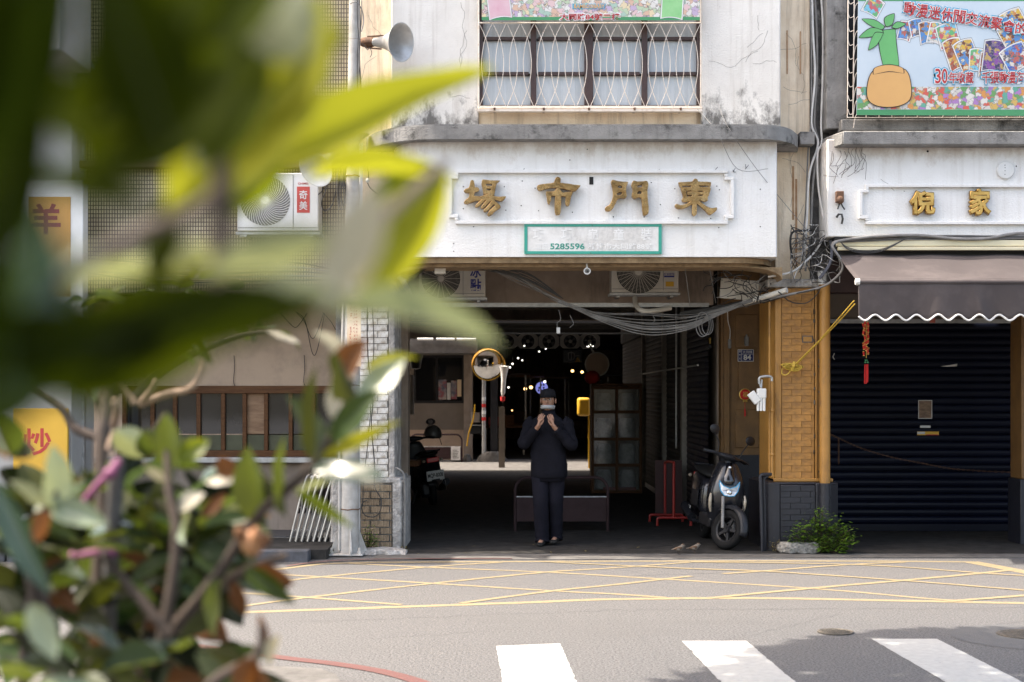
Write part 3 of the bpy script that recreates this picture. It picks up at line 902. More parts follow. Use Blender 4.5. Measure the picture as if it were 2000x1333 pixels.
g3 = [[[(255, 215), (275, 190), (360, 208), (430, 215), (500, 220), (475, 290), (470, 365), (478, 430), (455, 455), (390, 450), (345, 470), (320, 520), (285, 590), (240, 640), (180, 645), (165, 615), (180, 590), (230, 560), (265, 490), (285, 430), (280, 340)], [(345, 285), (375, 265), (410, 270), (422, 305), (370, 308)], [(330, 395), (365, 368), (415, 362), (412, 402), (345, 415)]],
      [[(570, 225), (590, 200), (640, 212), (740, 208), (780, 205), (802, 235), (790, 330), (795, 500), (808, 600), (800, 685), (765, 710), (735, 712), (722, 620), (705, 460), (660, 440), (600, 462), (565, 430), (580, 340), (560, 270)], [(640, 275), (655, 260), (722, 258), (715, 300), (640, 302)], [(635, 385), (660, 350), (712, 352), (712, 395), (640, 398)]]]
glyph_parts(g3, 1160, 330, K, DF, 'bronze character of two door leaves, third from the left on the market sign')
g4 = [[[(1265, 225), (1470, 210), (1490, 180), (1512, 170), (1540, 185), (1545, 212), (1740, 222), (1735, 270), (1725, 300), (1735, 320), (1710, 400), (1690, 450), (1690, 490), (1650, 505), (1560, 480), (1590, 520), (1690, 590), (1760, 610), (1825, 600), (1830, 625), (1770, 680), (1720, 700), (1660, 640), (1590, 580), (1530, 530), (1525, 690), (1495, 720), (1468, 700), (1470, 540), (1400, 580), (1320, 610), (1240, 608), (1210, 575), (1225, 550), (1300, 565), (1380, 545), (1450, 500), (1380, 508), (1325, 510), (1315, 480), (1335, 440), (1310, 350), (1300, 305), (1290, 290), (1275, 265)],
       [(1305, 272), (1460, 266), (1455, 290), (1312, 294)], [(1555, 264), (1722, 270), (1718, 292), (1580, 290)],
       [(1370, 350), (1460, 338), (1460, 356), (1398, 366), (1398, 410), (1465, 403), (1465, 428), (1382, 438)], [(1540, 343), (1645, 348), (1640, 364), (1545, 360)], [(1545, 403), (1635, 400), (1630, 424), (1545, 424)]]]
glyph_parts(g4, 1160, 330, K, DF, 'bronze character at the far right of the market sign')
# bolt stubs and drill holes on the fascia
rnd = random.Random(4)
b = MB()
for x, y in [(905, 365), (905, 408), (985, 365), (988, 411), (1045, 368), (1052, 412), (1118, 415), (1018, 402), (1198, 385), (1272, 357), (1318, 369), (1400, 364), (1405, 371), (1325, 426), (1388, 427), (1198, 424), (1258, 424), (886, 476), (886, 491), (925, 443), (1290, 400), (1485, 370), (1485, 443), (1404, 445), (1020, 354), (1113, 313), (1147, 292)]:
    b.ball(P(x, y, DF - .001), .006, .005, .006, 8, 5)
b.box(XP(1151, DF), XP(1159, DF), DF - .004, DF + .01, ZP(361, DF), ZP(346, DF))
b.build('drill_holes', M['dark'], mk)
b = MB()
for x, y in [(1290, 333), (1396, 333), (1457, 329), (1432, 336), (1022, 334)]:
    p = P(x, y, DF - .004)
    for k in range(3):
        b.tube([p, p + Vector((rnd.uniform(-.02, .03), -.03, rnd.uniform(-.02, .04)))], .003, 5)
b.build('wire_stub', M['cable_black'], mk)

# green framed faded shop sign
gs = thing('shop_sign', 'long faded white shop sign in a teal frame under the bronze letters', 'sign', P(1158, 467, DF - .02))
xa, xb, za, zb = XP(1024, DF), XP(1292, DF), ZP(497, DF), ZP(438, DF)
t_ = 6.2 / F * DF
b = MB(); b.box(xa + .01, xb - .01, DF - .022, DF - .001, za + .01, zb - .01); b.build('sign_panel', M['sign_ground'], gs)
for nm, (x0, x1, z0, z1) in (('frame', (xa, xb, zb - t_ * .9, zb)), ('frame', (xa, xb, za, za + t_ * .9)), ('frame', (xa, xa + t_, za + t_ * .9, zb - t_ * .9)), ('frame', (xb - t_, xb, za + t_ * .9, zb - t_ * .9))):
    MB().box(x0, x1, DF - .028, DF - .002, z0, z1).build('frame', M['green_sign'], gs, bevel=.002)
sg = world_loc(gs)
for ch, x in (('巧', 1051), ('巧', 1106), ('龜', 1158), ('童', 1208), ('裝', 1262)):
    link('print', text_mesh('print', ch, .12, M['sign_white'], .0012, .012, 0, XP(x, DF), ZP(459, DF), DF - .0235, height=.118, width=.112, org=sg), None, gs)
link('print', text_mesh('print', '5285596', .06, M['ink_green'], .0012, .018, 0, XP(1108, DF), ZP(482, DF), DF - .0235, width=67 / F * DF, height=.062, org=sg), None, gs)
link('print', text_mesh('print', '電話', .06, M['sign_white'], .0012, .015, 0, XP(1058, DF), ZP(482, DF), DF - .0235, height=.062, org=sg), None, gs)
link('print', text_mesh('print', '新竹市大同路88號', .06, M['sign_white'], .0012, .02, 0, XP(1211, DF), ZP(482, DF), DF - .0235, width=128 / F * DF, height=.062, org=sg), None, gs)
b = MB()
for x, y in [(1027, 442), (1289, 442), (1027, 492.5), (1154, 494.5), (1289, 494.5), (1157, 441)]:
    b.ball(P(x, y, DF - .028), .005, .004, .005, 8, 5)
b.build('screw_heads', M['iron'], gs)

# interior lintel wall, ceiling slabs
b = MB(); b.box(-1.75, 2.42, DS, DS + .25, ZP(596, DS), 3.6); b.build('lintel_wall', M['grey_inner'], mk)
b = MB(); b.box(-3.3, 2.75, 15.62, 30.8, 3.55, 3.8); b.box(-9.5, 9.5, 15.625, 17.1, 3.56, 3.79); b.build('ceiling_slab', M['grey_inner'], mk)
b = MB(); b.box(-1.25, 2.74, 15.17, 15.61, 3.2, 3.9); b.build('edge_beam', M['grey_inner'], mk)
b = MB(); b.box(-3.3, 2.75, 15.6, 30.8, 7.3, 7.6); b.build('roof', M['cornice'], mk)
b = MB(); b.box(-3.2, -3.0, 17.1, 30.8, 0, 3.55); b.build('passage_wall', M['grey_inner'], mk)
for yb in (20.5, 24.2, 27.8):
    b = MB(); b.box(-3.0, 2.4, yb, yb + .3, 3.12, 3.55); b.build('ceiling_beam', M['grey_inner'], mk)

def brick_grid(parent, xs, xe, z0, z1, rows, blen, D, mat, depth=.03, gap=.008, seed=1, proud=.006, off=0.5, nvar=3):
    """Individual bricks laid in running bond on a face at distance D."""
    rg = random.Random(seed)
    h = (z1 - z0) / rows
    po = world_loc(parent)
    cache = {}
    for r_ in range(rows):
        x = xs - (blen * off if r_ % 2 else 0.0)
        while x < xe - 0.004:
            a, c = max(x, xs), min(x + blen, xe)
            x += blen
            if c - a < 0.02: continue
            key = (round(c - a, 3), rg.randrange(nvar))
            if key not in cache:
                w, hh = c - a - gap, h - gap
                m = MB()
                j = [rg.uniform(-.002, .002) for _ in range(8)]
                m.box(-w / 2, w / 2, -depth / 2, depth / 2, -hh / 2, hh / 2)
                m.v = [(v[0] + j[i] * (.5), v[1] + (j[i] if v[1] < 0 else 0), v[2] + j[7 - i] * .6) for i, v in enumerate(m.v)]
                cache[key] = m.mesh('brick', mat)
            link('brick', cache[key], None, parent, Vector(((a + c) / 2, D + depth / 2 - proud - rg.uniform(0, .004), z0 + (r_ + .5) * h)) - po)

# left pillar with bricks
def pillar_core(name, mat, x0, x1, y0, y1, z0, z1, bev=.012):
    o = MB().box(x0, x1, y0, y1, z0, z1).build(name, mat, mk, bevel=bev)
    return o
xp0, xp1 = XP(655, DCOL), XP(771, DCOL)
zpl = ZP(936, 15.0)
pl = pillar_core('pillar', M['mortar_grey'], xp0, xp1 - .06, DCOL + .012, 16.0, zpl, ZP(556, DCOL))
MB().box(xp1 - .065, xp1, DCOL - .004, 16.0, zpl, ZP(556, DCOL)).build('corner_strip', M['plinth_cement'], mk, bevel=.012)
brick_grid(pl, XP(700, DCOL), xp1 - .067, zpl + .012, ZP(560, DCOL), 30, .205, DCOL + .006, M['old_brick'], seed=3, gap=.007)
zb0 = 0.0
Dp = 14.98
px0, px1 = XP(643, Dp), XP(788, Dp)
pb = pillar_core('pillar_base', M['mortar_grey'], px0 + .1, XP(766, Dp), Dp + .014, 16.05, 0, zpl - .05)
MB().prismz([(XP(766, Dp) + .001, Dp), (px1 - .03, Dp), (px1, Dp + .06), (px1, 16.05), (XP(766, Dp) + .001, 16.05)], 0, zpl - .02).build('base_edge', M['plinth_cement'], mk, bevel=.012)
MB().prismz([(px0, Dp + .06), (px0 + .03, Dp), (px0 + .099, Dp), (px0 + .099, 16.05), (px0, 16.05)], 0, zpl - .03).build('base_edge', M['plinth_cement'], mk, bevel=.012)
b = MB(); b.box(px0 + .03, px1 - .03, Dp - .003, 16.04, zpl - .048, zpl + .01); b.build('base_cap', M['plinth_cement'], mk, bevel=.02)
brick_grid(pb, XP(704, Dp), XP(766, Dp) - .002, .03, zpl - .055, 9, .205, Dp + .008, M['brown_brick'], seed=8, gap=.014, proud=.008)
# broken kerb lump by the left pillar
b = MB()
rr = []
for i in range(9):
    t = i / 8
    x = XP(700 + 95 * t, 14.75)
    h = .075 * (1 - .5 * abs(t - .5)) * (0.75 if i in (0, 8) else 1)
    rr.append([Vector((x, 14.62 + .03 * math.sin(i * 2.1), 0)), Vector((x, 14.64 + .02 * math.sin(i), h * .8)), Vector((x, 14.72, h)), Vector((x, 14.86, h * .9)), Vector((x, 14.9, 0))])
b.loft(rr)
tag(b.build('broken_kerb', M['plinth_cement'], None, bevel=.012), 'low broken lump of pale concrete at the foot of the left brick pillar', 'concrete lump')

# right ochre pillar
xo0, xo1 = XP(1512, DCOL), XP(1601, DCOL)
zpo = ZP(938, 14.98)
zct = ZP(563, DCOL)
po = pillar_core('pillar', M['orange'], xo0 + .07, XP(1591, DCOL), DCOL + .014, 16.0, zpo, zct)
b = MB(); b.prismz([(xo0, DCOL + .05), (xo0 + .015, DCOL + .012), (xo0 + .05, DCOL), (xo0 + .074, DCOL + .002), (xo0 + .074, 16.0), (xo0, 16.0)], zpo, zct); b.build('rounded_corner', M['orange'], mk, smooth=True)
b = MB(); b.box(XP(1592, DCOL), XP(1597, DCOL), DCOL + .0, 16.0, zpo, zct); b.box(XP(1598, DCOL), XP(1624, DCOL), DCOL + .05, 16.0, zpo, zct); b.build('corner_strip', M['orange'], mk, bevel=.008)
brick_grid(po, XP(1527, DCOL), XP(1591, DCOL) - .003, zpo + .012, zct, 30, .21, DCOL + .009, M['orange_brick'], seed=5, gap=.0035, proud=.0045)
b = MB(); b.box(xo0 - .012, XP(1627, 15.07), 15.065, 15.098, zpo - .025, zpo + .012); b.build('ledge', M['orange'], mk, bevel=.008)
Do = 14.96
bx0, bx1 = XP(1496, Do), XP(1642, Do)
pob = pillar_core('pillar_base', M['navy_brick'], XP(1523, Do), XP(1593, Do), Do + .012, 16.05, 0, zpo - .05)
MB().prismz([(bx0, Do + .09), (bx0 + .03, Do + .02), (bx0 + .08, Do), (XP(1523, Do) - .001, Do), (XP(1523, Do) - .001, 16.05), (bx0, 16.05)], 0, zpo - .04).build('base_edge', M['navy_brick'], mk, smooth=True)
MB().prismz([(XP(1593, Do) + .001, Do), (XP(1622, Do), Do), (bx1, Do + .12), (bx1, 16.05), (XP(1593, Do) + .001, 16.05)], 0, zpo - .03).build('base_edge', M['navy_brick'], mk, bevel=.01)
brick_grid(pob, XP(1524, Do), XP(1592, Do), .02, zpo - .055, 11, .21, Do + .006, M['navy_brick'], seed=6, gap=.005, proud=.006)
b = MB(); b.prismz([(bx0 + .03, Do + .03), (bx1 - .04, Do + .03), (bx1 - .02, 16.04), (bx0 + .03, 16.04)], zpo - .049, zpo - .026); b.build('base_cap', M['navy_brick'], mk, bevel=.012)
b = MB()
rgc = random.Random(15)
for k in range(16):
    x = rgc.choice([1589.5, 1590.5, 1600]); y = rgc.uniform(600, 920)
    h = rgc.uniform(2, 9)
    b.box(XP(x, 15.08), XP(x + rgc.uniform(1, 2.4), 15.08), DCOL - .008, DCOL + .02, ZP(y + h, 15.08), ZP(y, 15.08))
b.box(XP(1567, 15.09), XP(1588, 15.09), DCOL - .0025, DCOL + .02, ZP(669.5, 15.09), ZP(656, 15.09))
b.build('bare_patch', M['black_stain'], mk)
b = MB(); b.box(XP(1569, 15.09), XP(1586, 15.09), DCOL - .0045, DCOL - .002, ZP(667.5, 15.09), ZP(658, 15.09)); b.build('box_scar', M['orange'], mk)
# hairline cracks in the plaster
b = MB()
def crack(x, y, D, n, st, ang, r=.0016):
    pts = [P(x, y, D)]
    a = ang
    for k in range(n):
        a += rgc.uniform(-.7, .7); a = a * .8 + ang * .2
        x += st * math.cos(a); y += st * math.sin(a); pts.append(P(x, y, D))
    b.tube(pts, r, 4, caps=False)
for q in ((900, 5, DU, 14, 10, 1.5), (912, 60, DU, 9, 8, 1.7), (1385, 120, DU, 12, 9, .05), (1500, 60, DU, 10, 8, 1.7), (1470, 125, DU, 7, 7, .1), (1490, 65, DU, 6, 7, 2.4), (880, 190, DU, 5, 8, .4), (1480, 30, DU, 5, 6, 1.2),
          (1535, 65, 15.17, 9, 8, 1.3), (1575, 85, 15.17, 7, 8, 2.6), (1530, 170, 15.17, 6, 8, .3), (1540, 205, 15.17, 8, 8, -.2), (1560, 110, 15.17, 10, 8, 1.6), (1528, 310, 15.17, 7, 8, .6), (1550, 300, 15.17, 12, 9, 1.7), (1570, 400, 15.17, 6, 8, 2), (720, 30, 15.17, 8, 8, .8), (735, 110, 15.17, 7, 9, 2.0), (725, 200, 15.17, 6, 8, 1.0), (1720, 350, DR if 'DR' in globals() else 14.78, 6, 6, .2)):
    crack(*q)
b.build('plaster_cracks', pmat('crack_grey', (.22, .20, .175), rough=.95), mk)['kind'] = 'stuff'
rm_ = pmat('rust_stain', (.36, .19, .09), (.50, .33, .20), scale=9, rough=.9)
b = MB()
for x, y0, y1 in ((1536, 60, 145), (1562, 62, 145)): b.box(XP(x, 15.17), XP(x + 2.4, 15.17), 15.162, 15.172, ZP(y1, 15.17), ZP(y0, 15.17))
for x, y0, y1 in ((1547, 325, 430), (1553, 350, 520)): b.box(XP(x, 15.17), XP(x + 4, 15.17), 15.166, 15.172, ZP(y1, 15.17), ZP(y0, 15.17))
b.build('bracket_trace', rm_, mk)
# inner ochre wall carrying the number plate
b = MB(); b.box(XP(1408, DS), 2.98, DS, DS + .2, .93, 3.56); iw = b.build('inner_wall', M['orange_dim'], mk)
b = MB(); b.box(XP(1408, DS), 2.98, DS - .01, DS + .2, .012, .93); b.build('inner_dado', M['navy_brick'], mk)
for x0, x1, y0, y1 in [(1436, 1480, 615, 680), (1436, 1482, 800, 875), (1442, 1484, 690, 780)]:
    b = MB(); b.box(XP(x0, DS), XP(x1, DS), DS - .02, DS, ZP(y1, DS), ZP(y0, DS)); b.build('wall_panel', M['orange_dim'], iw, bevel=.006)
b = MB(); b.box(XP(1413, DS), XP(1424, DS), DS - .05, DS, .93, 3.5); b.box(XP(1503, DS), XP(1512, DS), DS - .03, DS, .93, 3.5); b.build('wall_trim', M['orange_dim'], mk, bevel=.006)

# passage side: posts and roller shutters, one per bay
XW = 2.40
def side_shutter(y0, y1, mat, label, pitch=.075, zt=2.75):
    t = thing('roller_shutter', label, 'shutter', (XW, (y0 + y1) / 2, 0))
    b = MB()
    n = int(zt / pitch)
    for i in range(n):
        z = .03 + i * pitch
        b.add([(XW, y0, z), (XW, y1, z), (XW - .012, y1, z + pitch * .3), (XW - .012, y0, z + pitch * .3), (XW - .012, y1, z + pitch * .72), (XW - .012, y0, z + pitch * .72), (XW, y1, z + pitch), (XW, y0, z + pitch)],
              [(0, 3, 2, 1), (3, 5, 4, 2), (5, 7, 6, 4)])
    c = b.build('curtain', mat, t)
    MB().box(XW - .05, XW + .25, y0, y1, zt, zt + .45).build('roller_box', M['shutter_grey'], t, bevel=.01)
    MB().box(XW - .025, XW + .02, y0, y1, .012, .09).build('bottom_rail', M['galv'], t, bevel=.006)
side_shutter(17.32, 19.45, M['shutter_blue'], 'dark blue shutter on the passage side wall beside the brown wall')
side_shutter(19.75, 22.0, M['shutter_grey'], 'grey ribbed shutter second along the passage side wall')
side_shutter(22.25, 25.4, M['shutter_grey'], 'dim grey shutter behind the wooden glazed cabinet')
side_shutter(25.7, 30.7, M['shutter_grey'], 'deepest shutter on the passage side wall beyond the cabinet')
post_m = pmat('grey_timber_post', (0.30, 0.27, 0.235), (0.2, 0.18, 0.155), scale=6, rough=0.7)
for y, d in ((19.6, .085), (22.12, .06), (25.55, .08)):
    b = MB(); b.box(XW - .07, XW + .1, y - d, y + d, .012, 3.5); b.build('side_post', post_m, mk, bevel=.008)
b = MB(); b.box(XW + .1, XW + .3, 17.3, 30.8, 0, 3.55); b.build('side_wall', M['grey_inner'], mk)
b = MB(); b.cyl((XW - .09, 20.0, .9), (XW - .09, 20.0, 3.2), .014, None, 8); b.cyl((XW - .1, 17.6, 2.02), (XW - .1, 25.0, 2.02), .012, None, 6); b.build('conduit', M['galv'], mk)

# =================================================================== far side of the cross lane
fb = thing('far_market_hall', 'dim market hall across the sunlit lane with a beige wall and window on its left', 'building', (0, 35.4, 0))
DB = 36.0
b = MB()
wx0, wx1, wy0, wy1 = XP(806, DB), XP(906, DB), ZP(786, DB), ZP(684, DB)
wl_, wr_ = -6.0, XP(906, DB)
zw0, zw1 = ZP(788, DB), ZP(694, DB)
b.box(wl_, wr_, DB, DB + .2, ZP(840, DB), zw0)
b.box(wl_, XP(808, DB), DB, DB + .2, zw0, 3.4)
b.box(XP(808, DB), wr_, DB, DB + .2, zw1, 3.4)
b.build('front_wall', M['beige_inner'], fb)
b = MB(); b.box(wl_, wr_ + .02, DB - .03, DB + .2, .012, ZP(840, DB)); b.build('wall_base', M['taupe'], fb)
fr = MB(); z_, Z_ = zw0, zw1
for (x0, x1, a, c) in [(808, 906, 788, 783), (808, 906, 699, 694), (808, 812, 783, 699), (902, 906, 783, 699), (851, 855, 783, 699)]:
    fr.box(XP(x0, DB), XP(x1, DB), DB + .02, DB + .1, ZP(a, DB), ZP(c, DB))
fw = fr.build('window', M['black_plastic'], fb)
gm = pmat('dark_window_glass', (0.012, 0.013, 0.015), rough=0.04, spec=0.8, rvar=0.01)
MB().box(XP(812, DB), XP(851, DB), DB + .05, DB + .06, ZP(783, DB), ZP(699, DB)).build('pane', gm, fw)
MB().box(XP(855, DB), XP(902, DB), DB + .05, DB + .06, ZP(783, DB), ZP(699, DB)).build('pane', gm, fw)
cm = pmat('pasted_notices', (0.42, 0.36, 0.34), (0.10, 0.11, 0.16), scale=2.6, rough=0.6, mix=(0.40, 0.56), dirt=(0.30, 0.08, 0.10), dscale=4, dlo=.5, dhi=.56)
for k, (x0, y0, x1, y1) in enumerate([(856, 742, 872, 781), (873, 748, 880, 781), (881, 744, 892, 780), (893, 742, 901, 775)]):
    MB().box(XP(x0, DB), XP(x1, DB), DB + .035, DB + .045, ZP(y1, DB), ZP(y0, DB)).build('pasted_sheet', [cm, M['paper'], cm, M['paper_warm']][k], fw)
b = MB(); b.box(-6, XP(932, 34.6), 34.6, 36.0, ZP(690, 34.6), ZP(662, 34.6)); b.build('canopy', M['concrete'], fb)
b = MB(); b.box(wr_, wr_ + .22, DB - .1, DB + .3, .012, 3.4); b.build('wall_pier', M['grey_inner'], fb)
b = MB(); b.box(-6.5, 9.0, 36.2, 54, 3.35, 3.6); b.box(-6.5, 9, 35.0, 36.2, 3.42, 3.6); b.build('roof', M['dark'], fb)
b = MB(); b.box(-6.5, 9, 53.8, 54, 0, 3.35); b.box(-6.5, -6.3, 36.2, 54, 0, 3.35); b.box(8.8, 9, 35, 54, 0, 3.35); b.build('back_wall', M['grey_inner'], fb)
b = MB(); b.box(XP(1240, 35.4), 9, 35.2, 35.4, 0, 3.42); b.build('front_wall', M['grey_inner'], fb)
b = MB(); b.box(-6.5, 9, 35.0, 35.2, 3.61, 7); b.box(-6.5, 9, 35.2, 54, 6.8, 7); b.build('upper_wall', M['grey_inner'], fb)
lane = MB().box(-40, 30, 30.9, 36.2, -0.1, 0.016).build('lane', M['concrete']); tag(lane, kind='structure')
tag(MB().box(-6.4, 8.8, 36.2, 53.8, -0.1, 0.012).build('hall_floor', M['floor']), kind='structure')
b = MB(); b.box(-12, 12, 30.4, 30.8, 3.81, 7.3); b.box(2.76, 12, 30.4, 30.8, 0, 3.81); b.box(-12, -3.21, 30.4, 30.8, 0, 3.81)
b.build('rear_wall', M['grey_inner'], mk)

# =================================================================== LEFT BUILDING (mosaic tiles)
lb = thing('tiled_building', 'cream mosaic-tiled building with a dark food shop under it, left of the utility pole', 'building', (-3.2, 15.4, 0))
DL = 15.3
DLS = 16.2
b = MB(); b.box(XP(163, DL), XP(707, DL), DL, DL + .3, ZP(572, DL), 7.6); b.build('tiled_wall', M['mosaic'], lb)
b = MB(); b.box(XP(163, DL), XP(690, DL), DL + .31, DLS + .1, ZP(572, DL) + .02, 3.0); b.build('soffit', M['dark'], lb)
b = MB(); b.box(XP(160, DL), XP(668, DL), DL - .14, DL - .001, ZP(331, DL), ZP(318, DL)); b.build('tile_ledge', pmat('ledge_brown', (0.18, 0.12, 0.07), rough=.8), lb, bevel=.006)
b = MB(); b.box(XP(200, DL), XP(680, DL), DL - .25, DL - .001, ZP(262, DL), ZP(236, DL)); b.build('cable_tray', M['cornice'], lb, bevel=.01)
b = MB(); b.box(-5.2, XP(663, DLS), DLS, DLS + .1, ZP(754, DLS), ZP(575, DLS)); b.build('header_board', M['taupe'], lb)
fr = MB()
for (x0, x1, a, c) in [(230, 664, 769, 754), (230, 664, 893, 880)]:
    fr.box(XP(x0, DLS), XP(x1, DLS), DLS - .03, DLS + .08, ZP(a, DLS), ZP(c, DLS))
for x in (243, 298, 342, 388, 436, 478, 520, 568, 612, 660):
    fr.box(XP(x - 4, DLS), XP(x + 4, DLS), DLS - .02, DLS + .07, ZP(880, DLS), ZP(769, DLS))
sw = fr.build('shopfront_window', M['wood'], lb, bevel=.006)
gl = pmat('dim_shop_glass', (0.035, 0.034, 0.034), (0.02, 0.02, 0.02), scale=1.4, rough=.05, spec=.9, rvar=.02)
bark_b = pmat('brown_brick_paper', (0.36, 0.22, 0.13), (0.20, 0.11, 0.06), scale=16, rough=.7, stretch=(.25, 1, 1.2))
for i, (x0, x1) in enumerate([(247, 294), (302, 338), (346, 384), (392, 432), (440, 474), (482, 516), (524, 564), (572, 608), (616, 656)]):
    MB().box(XP(x0, DLS), XP(x1, DLS), DLS + .03, DLS + .04, ZP(848, DLS), ZP(769, DLS)).build('pane', bark_b if i == 5 else gl, sw)
    MB().box(XP(x0, DLS), XP(x1, DLS), DLS + .03, DLS + .045, ZP(880, DLS), ZP(850, DLS)).build('lower_pane', pmat('green_glass', (0.07, 0.08, 0.045), rough=.2) if i == 0 else bpy.data.materials['green_glass'], sw)
b = MB(); b.box(-5.2, XP(664, DLS), DLS, DLS + .1, .1, ZP(893, DLS)); b.build('counter_wall', M['grey_inner'], lb)
b = MB(); b.box(-5.2, XP(664, DLS - .1), DLS - .14, DLS, ZP(905, DLS - .1), ZP(893, DLS - .1)); b.build('counter_top', M['galv'], lb, bevel=.01)
b = MB(); b.box(XP(664, DLS), -1.75, DLS, DLS + .2, .1, 3.5); b.build('side_jamb', M['dark'], lb)
b = MB(); b.box(-9.5, XP(163, DL) - .002, 14.9, 15.7, 0, 7.6); b.build('white_pilaster', pmat('grey_white_render', (.42, .42, .41), (.34, .34, .33), scale=2, rough=.8, bump=.2), lb, bevel=.01)
b = MB(); b.box(-9.5, XP(150, 14.4), 13.9, 14.9, ZP(122, 14.4), 6.9); b.build('balcony', bpy.data.materials['grey_white_render'], lb, bevel=.02)
b = MB(); b.box(XP(158, DL), XP(168, DL), DL - .06, DL - .001, .1, 7.5); b.build('corner_pipe', M['galv'], lb)
b = MB(); b.box(-9.5, XP(668, 15.5), 15.601, 30, 7.3, 7.6); b.box(-9.5, -9.3, 15.7, 17.2, 0, 3.6); b.build('roof', M['cornice'], lb)  # second box is an unseen wall added to close the arcade against sun
# sheet of crinkled plastic hanging on the upper wall
b = MB()
rg = random.Random(5)
n, m_ = 14, 12
vs = [P(150 + 130 * i / n, 120 + 130 * j / m_, 14.95 + rg.uniform(-.03, .03)) for j in range(m_ + 1) for i in range(n + 1)]
b.add(vs, [(j * (n + 1) + i, (j + 1) * (n + 1) + i, (j + 1) * (n + 1) + i + 1, j * (n + 1) + i + 1) for j in range(m_) for i in range(n)])
o = b.build('plastic_sheet', pmat('grey_plastic_sheet', (0.16, 0.17, 0.17), (0.09, 0.1, 0.1), scale=4, rough=.15), None)
sol = o.modifiers.new('thick', 'SOLIDIFY'); sol.thickness = .004
tag(o, 'crinkled grey plastic sheet hung high on the left building above the tiles', 'plastic sheet')

# =================================================================== RIGHT BUILDING
rb = thing('neighbour_building', 'white plastered shop building right of the black stained strip, with canvas awning and blue shutter', 'building', (5, 15.2, 0))
DR = 14.78
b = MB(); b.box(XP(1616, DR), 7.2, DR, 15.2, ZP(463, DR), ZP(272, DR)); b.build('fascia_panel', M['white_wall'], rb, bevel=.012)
b = MB(); b.box(XP(1646, 14.6), 7.2, 14.6, 15.2, ZP(283, 14.6), ZP(256, 14.6)); b.prismz([(XP(1612, 14.9), 15.2), (XP(1616, 14.9), 14.95), (XP(1646, 14.6) - .001, 14.6), (XP(1646, 14.6) - .001, 15.2)], ZP(283, 14.6), ZP(256, 14.6)); b.build('cornice', M['cornice'], rb, bevel=.012)
b = MB(); b.box(XP(1640, 14.9), 7.2, 14.82, 15.2, ZP(255, 14.82), ZP(236, 14.9)); b.build('window_ledge', M['cornice'], rb, bevel=.01)
b = MB(); b.box(XP(1614, 14.95), XP(1655, 14.95), 14.95, 15.4, ZP(252, 14.95), 7.6); b.build('window_jamb', M['cornice'], rb, bevel=.012)
b = MB(); b.box(XP(1655, 15.3), 7.2, 15.3, 15.4, 4.4, 7.6); b.build('window_back', M['dark'], rb)
b = MB(); b.box(XP(1580, 15.2), XP(1618, 15.2), 15.19, 15.8, ZP(575, 15.2), 7.6); b.build('party_strip', M['black_stain'], rb)
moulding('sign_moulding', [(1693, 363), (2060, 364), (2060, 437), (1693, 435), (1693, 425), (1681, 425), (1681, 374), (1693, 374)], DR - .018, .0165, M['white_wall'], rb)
ro = world_loc(rb)
l1 = link('gilt_letter', text_mesh('gilt_letter', '倪', .27, M['gold'], .018, .02, .012, XP(1799, DR), ZP(398, DR), DR - .035, width=51 / F * DR, height=49 / F * DR, org=ro), None, rb); l1['label'] = 'gilt character on the left of the neighbour sign'
l2 = link('gilt_letter', text_mesh('gilt_letter', '家', .27, M['gold'], .018, .02, .012, XP(1911, DR), ZP(396, DR), DR - .035, width=45 / F * DR, height=54 / F * DR, org=ro), None, rb); l2['label'] = 'gilt character on the right of the neighbour sign'
b = MB(); b.lathe([(0.001, .03), (.085, .028), (.092, .02), (.092, 0)], 28, P(1963, 333, DR), (0, -1, 0)); b.build('round_cover', M['white_plastic'], rb, smooth=True)
b = MB()
for dy in (-10, -5, 1, 8): b.ball(P(1963, 333 + dy, DR - .029), .005, .004, .005, 8, 5)
b.ball(P(1985, 325, DR), .006, .005, .009, 8, 5); b.ball(P(1812, 296, DR), .012, .01, .012, 8, 5); b.ball(P(1766, 374, DR), .005, .004, .005, 8, 5)
b.build('drill_holes', M['dark'], rb)
# old isolator on the wall
iso = MB(); iso.box(XP(1631, DR), XP(1646, DR), DR - .06, DR, ZP(397, DR), ZP(375, DR)); iso.ball(P(1641, 391, DR - .06), .042, .035, .042, 12, 8)
iso.build('porcelain_isolator', M['rust'], rb, bevel=.006)
b = MB(); b.tube([P(1640, 398, DR - .04), P(1638, 403, DR - .05), P(1636, 409, DR - .05)], .008, 6); b.tube([P(1643, 398, DR - .04), P(1646, 404, DR - .05), P(1650, 410, DR - .05)], .008, 6)
b.tube([P(1634, 425, DR - .03), P(1638, 419, DR - .05), P(1644, 419, DR - .05), P(1646, 428, DR - .05), P(1644, 438, DR - .04)], .012, 6); b.build('wire_tail', M['cable_black'], rb)
# shop front inside
DSR = 17.2
b = MB(); b.box(2.7, 7.2, DSR, DSR + .2, 2.56, 3.6); b.build('header_panel', M['beige_inner'], rb)
b = MB(); b.box(2.7, 7.2, DSR - .05, DSR, 2.50, 2.57); b.build('header_trim', M['galv'], rb, bevel=.006)
b = MB(); b.box(7.2, 7.5, 14.8, 17.4, 0, 7.6); b.build('added_end_wall', M['grey_inner'], rb)  # unseen wall added to close the arcade against side sun
b = MB(); b.box(XP(1581, 15.2), 7.2, 15.8, 30, 7.3, 7.6); b.build('roof', M['cornice'], rb)
b = MB(); b.box(XP(1993, 15.6), XP(2050, 15.6), 15.6, 16.0, 0, zpo - .03); b.build('pillar_base', M['navy_brick'], rb, bevel=.01)
b = MB(); b.box(XP(1995, 15.65), XP(2050, 15.65), 15.65, 16.0, zpo - .03, 3.2); b.build('pillar', M['orange_dim'], rb, bevel=.01)

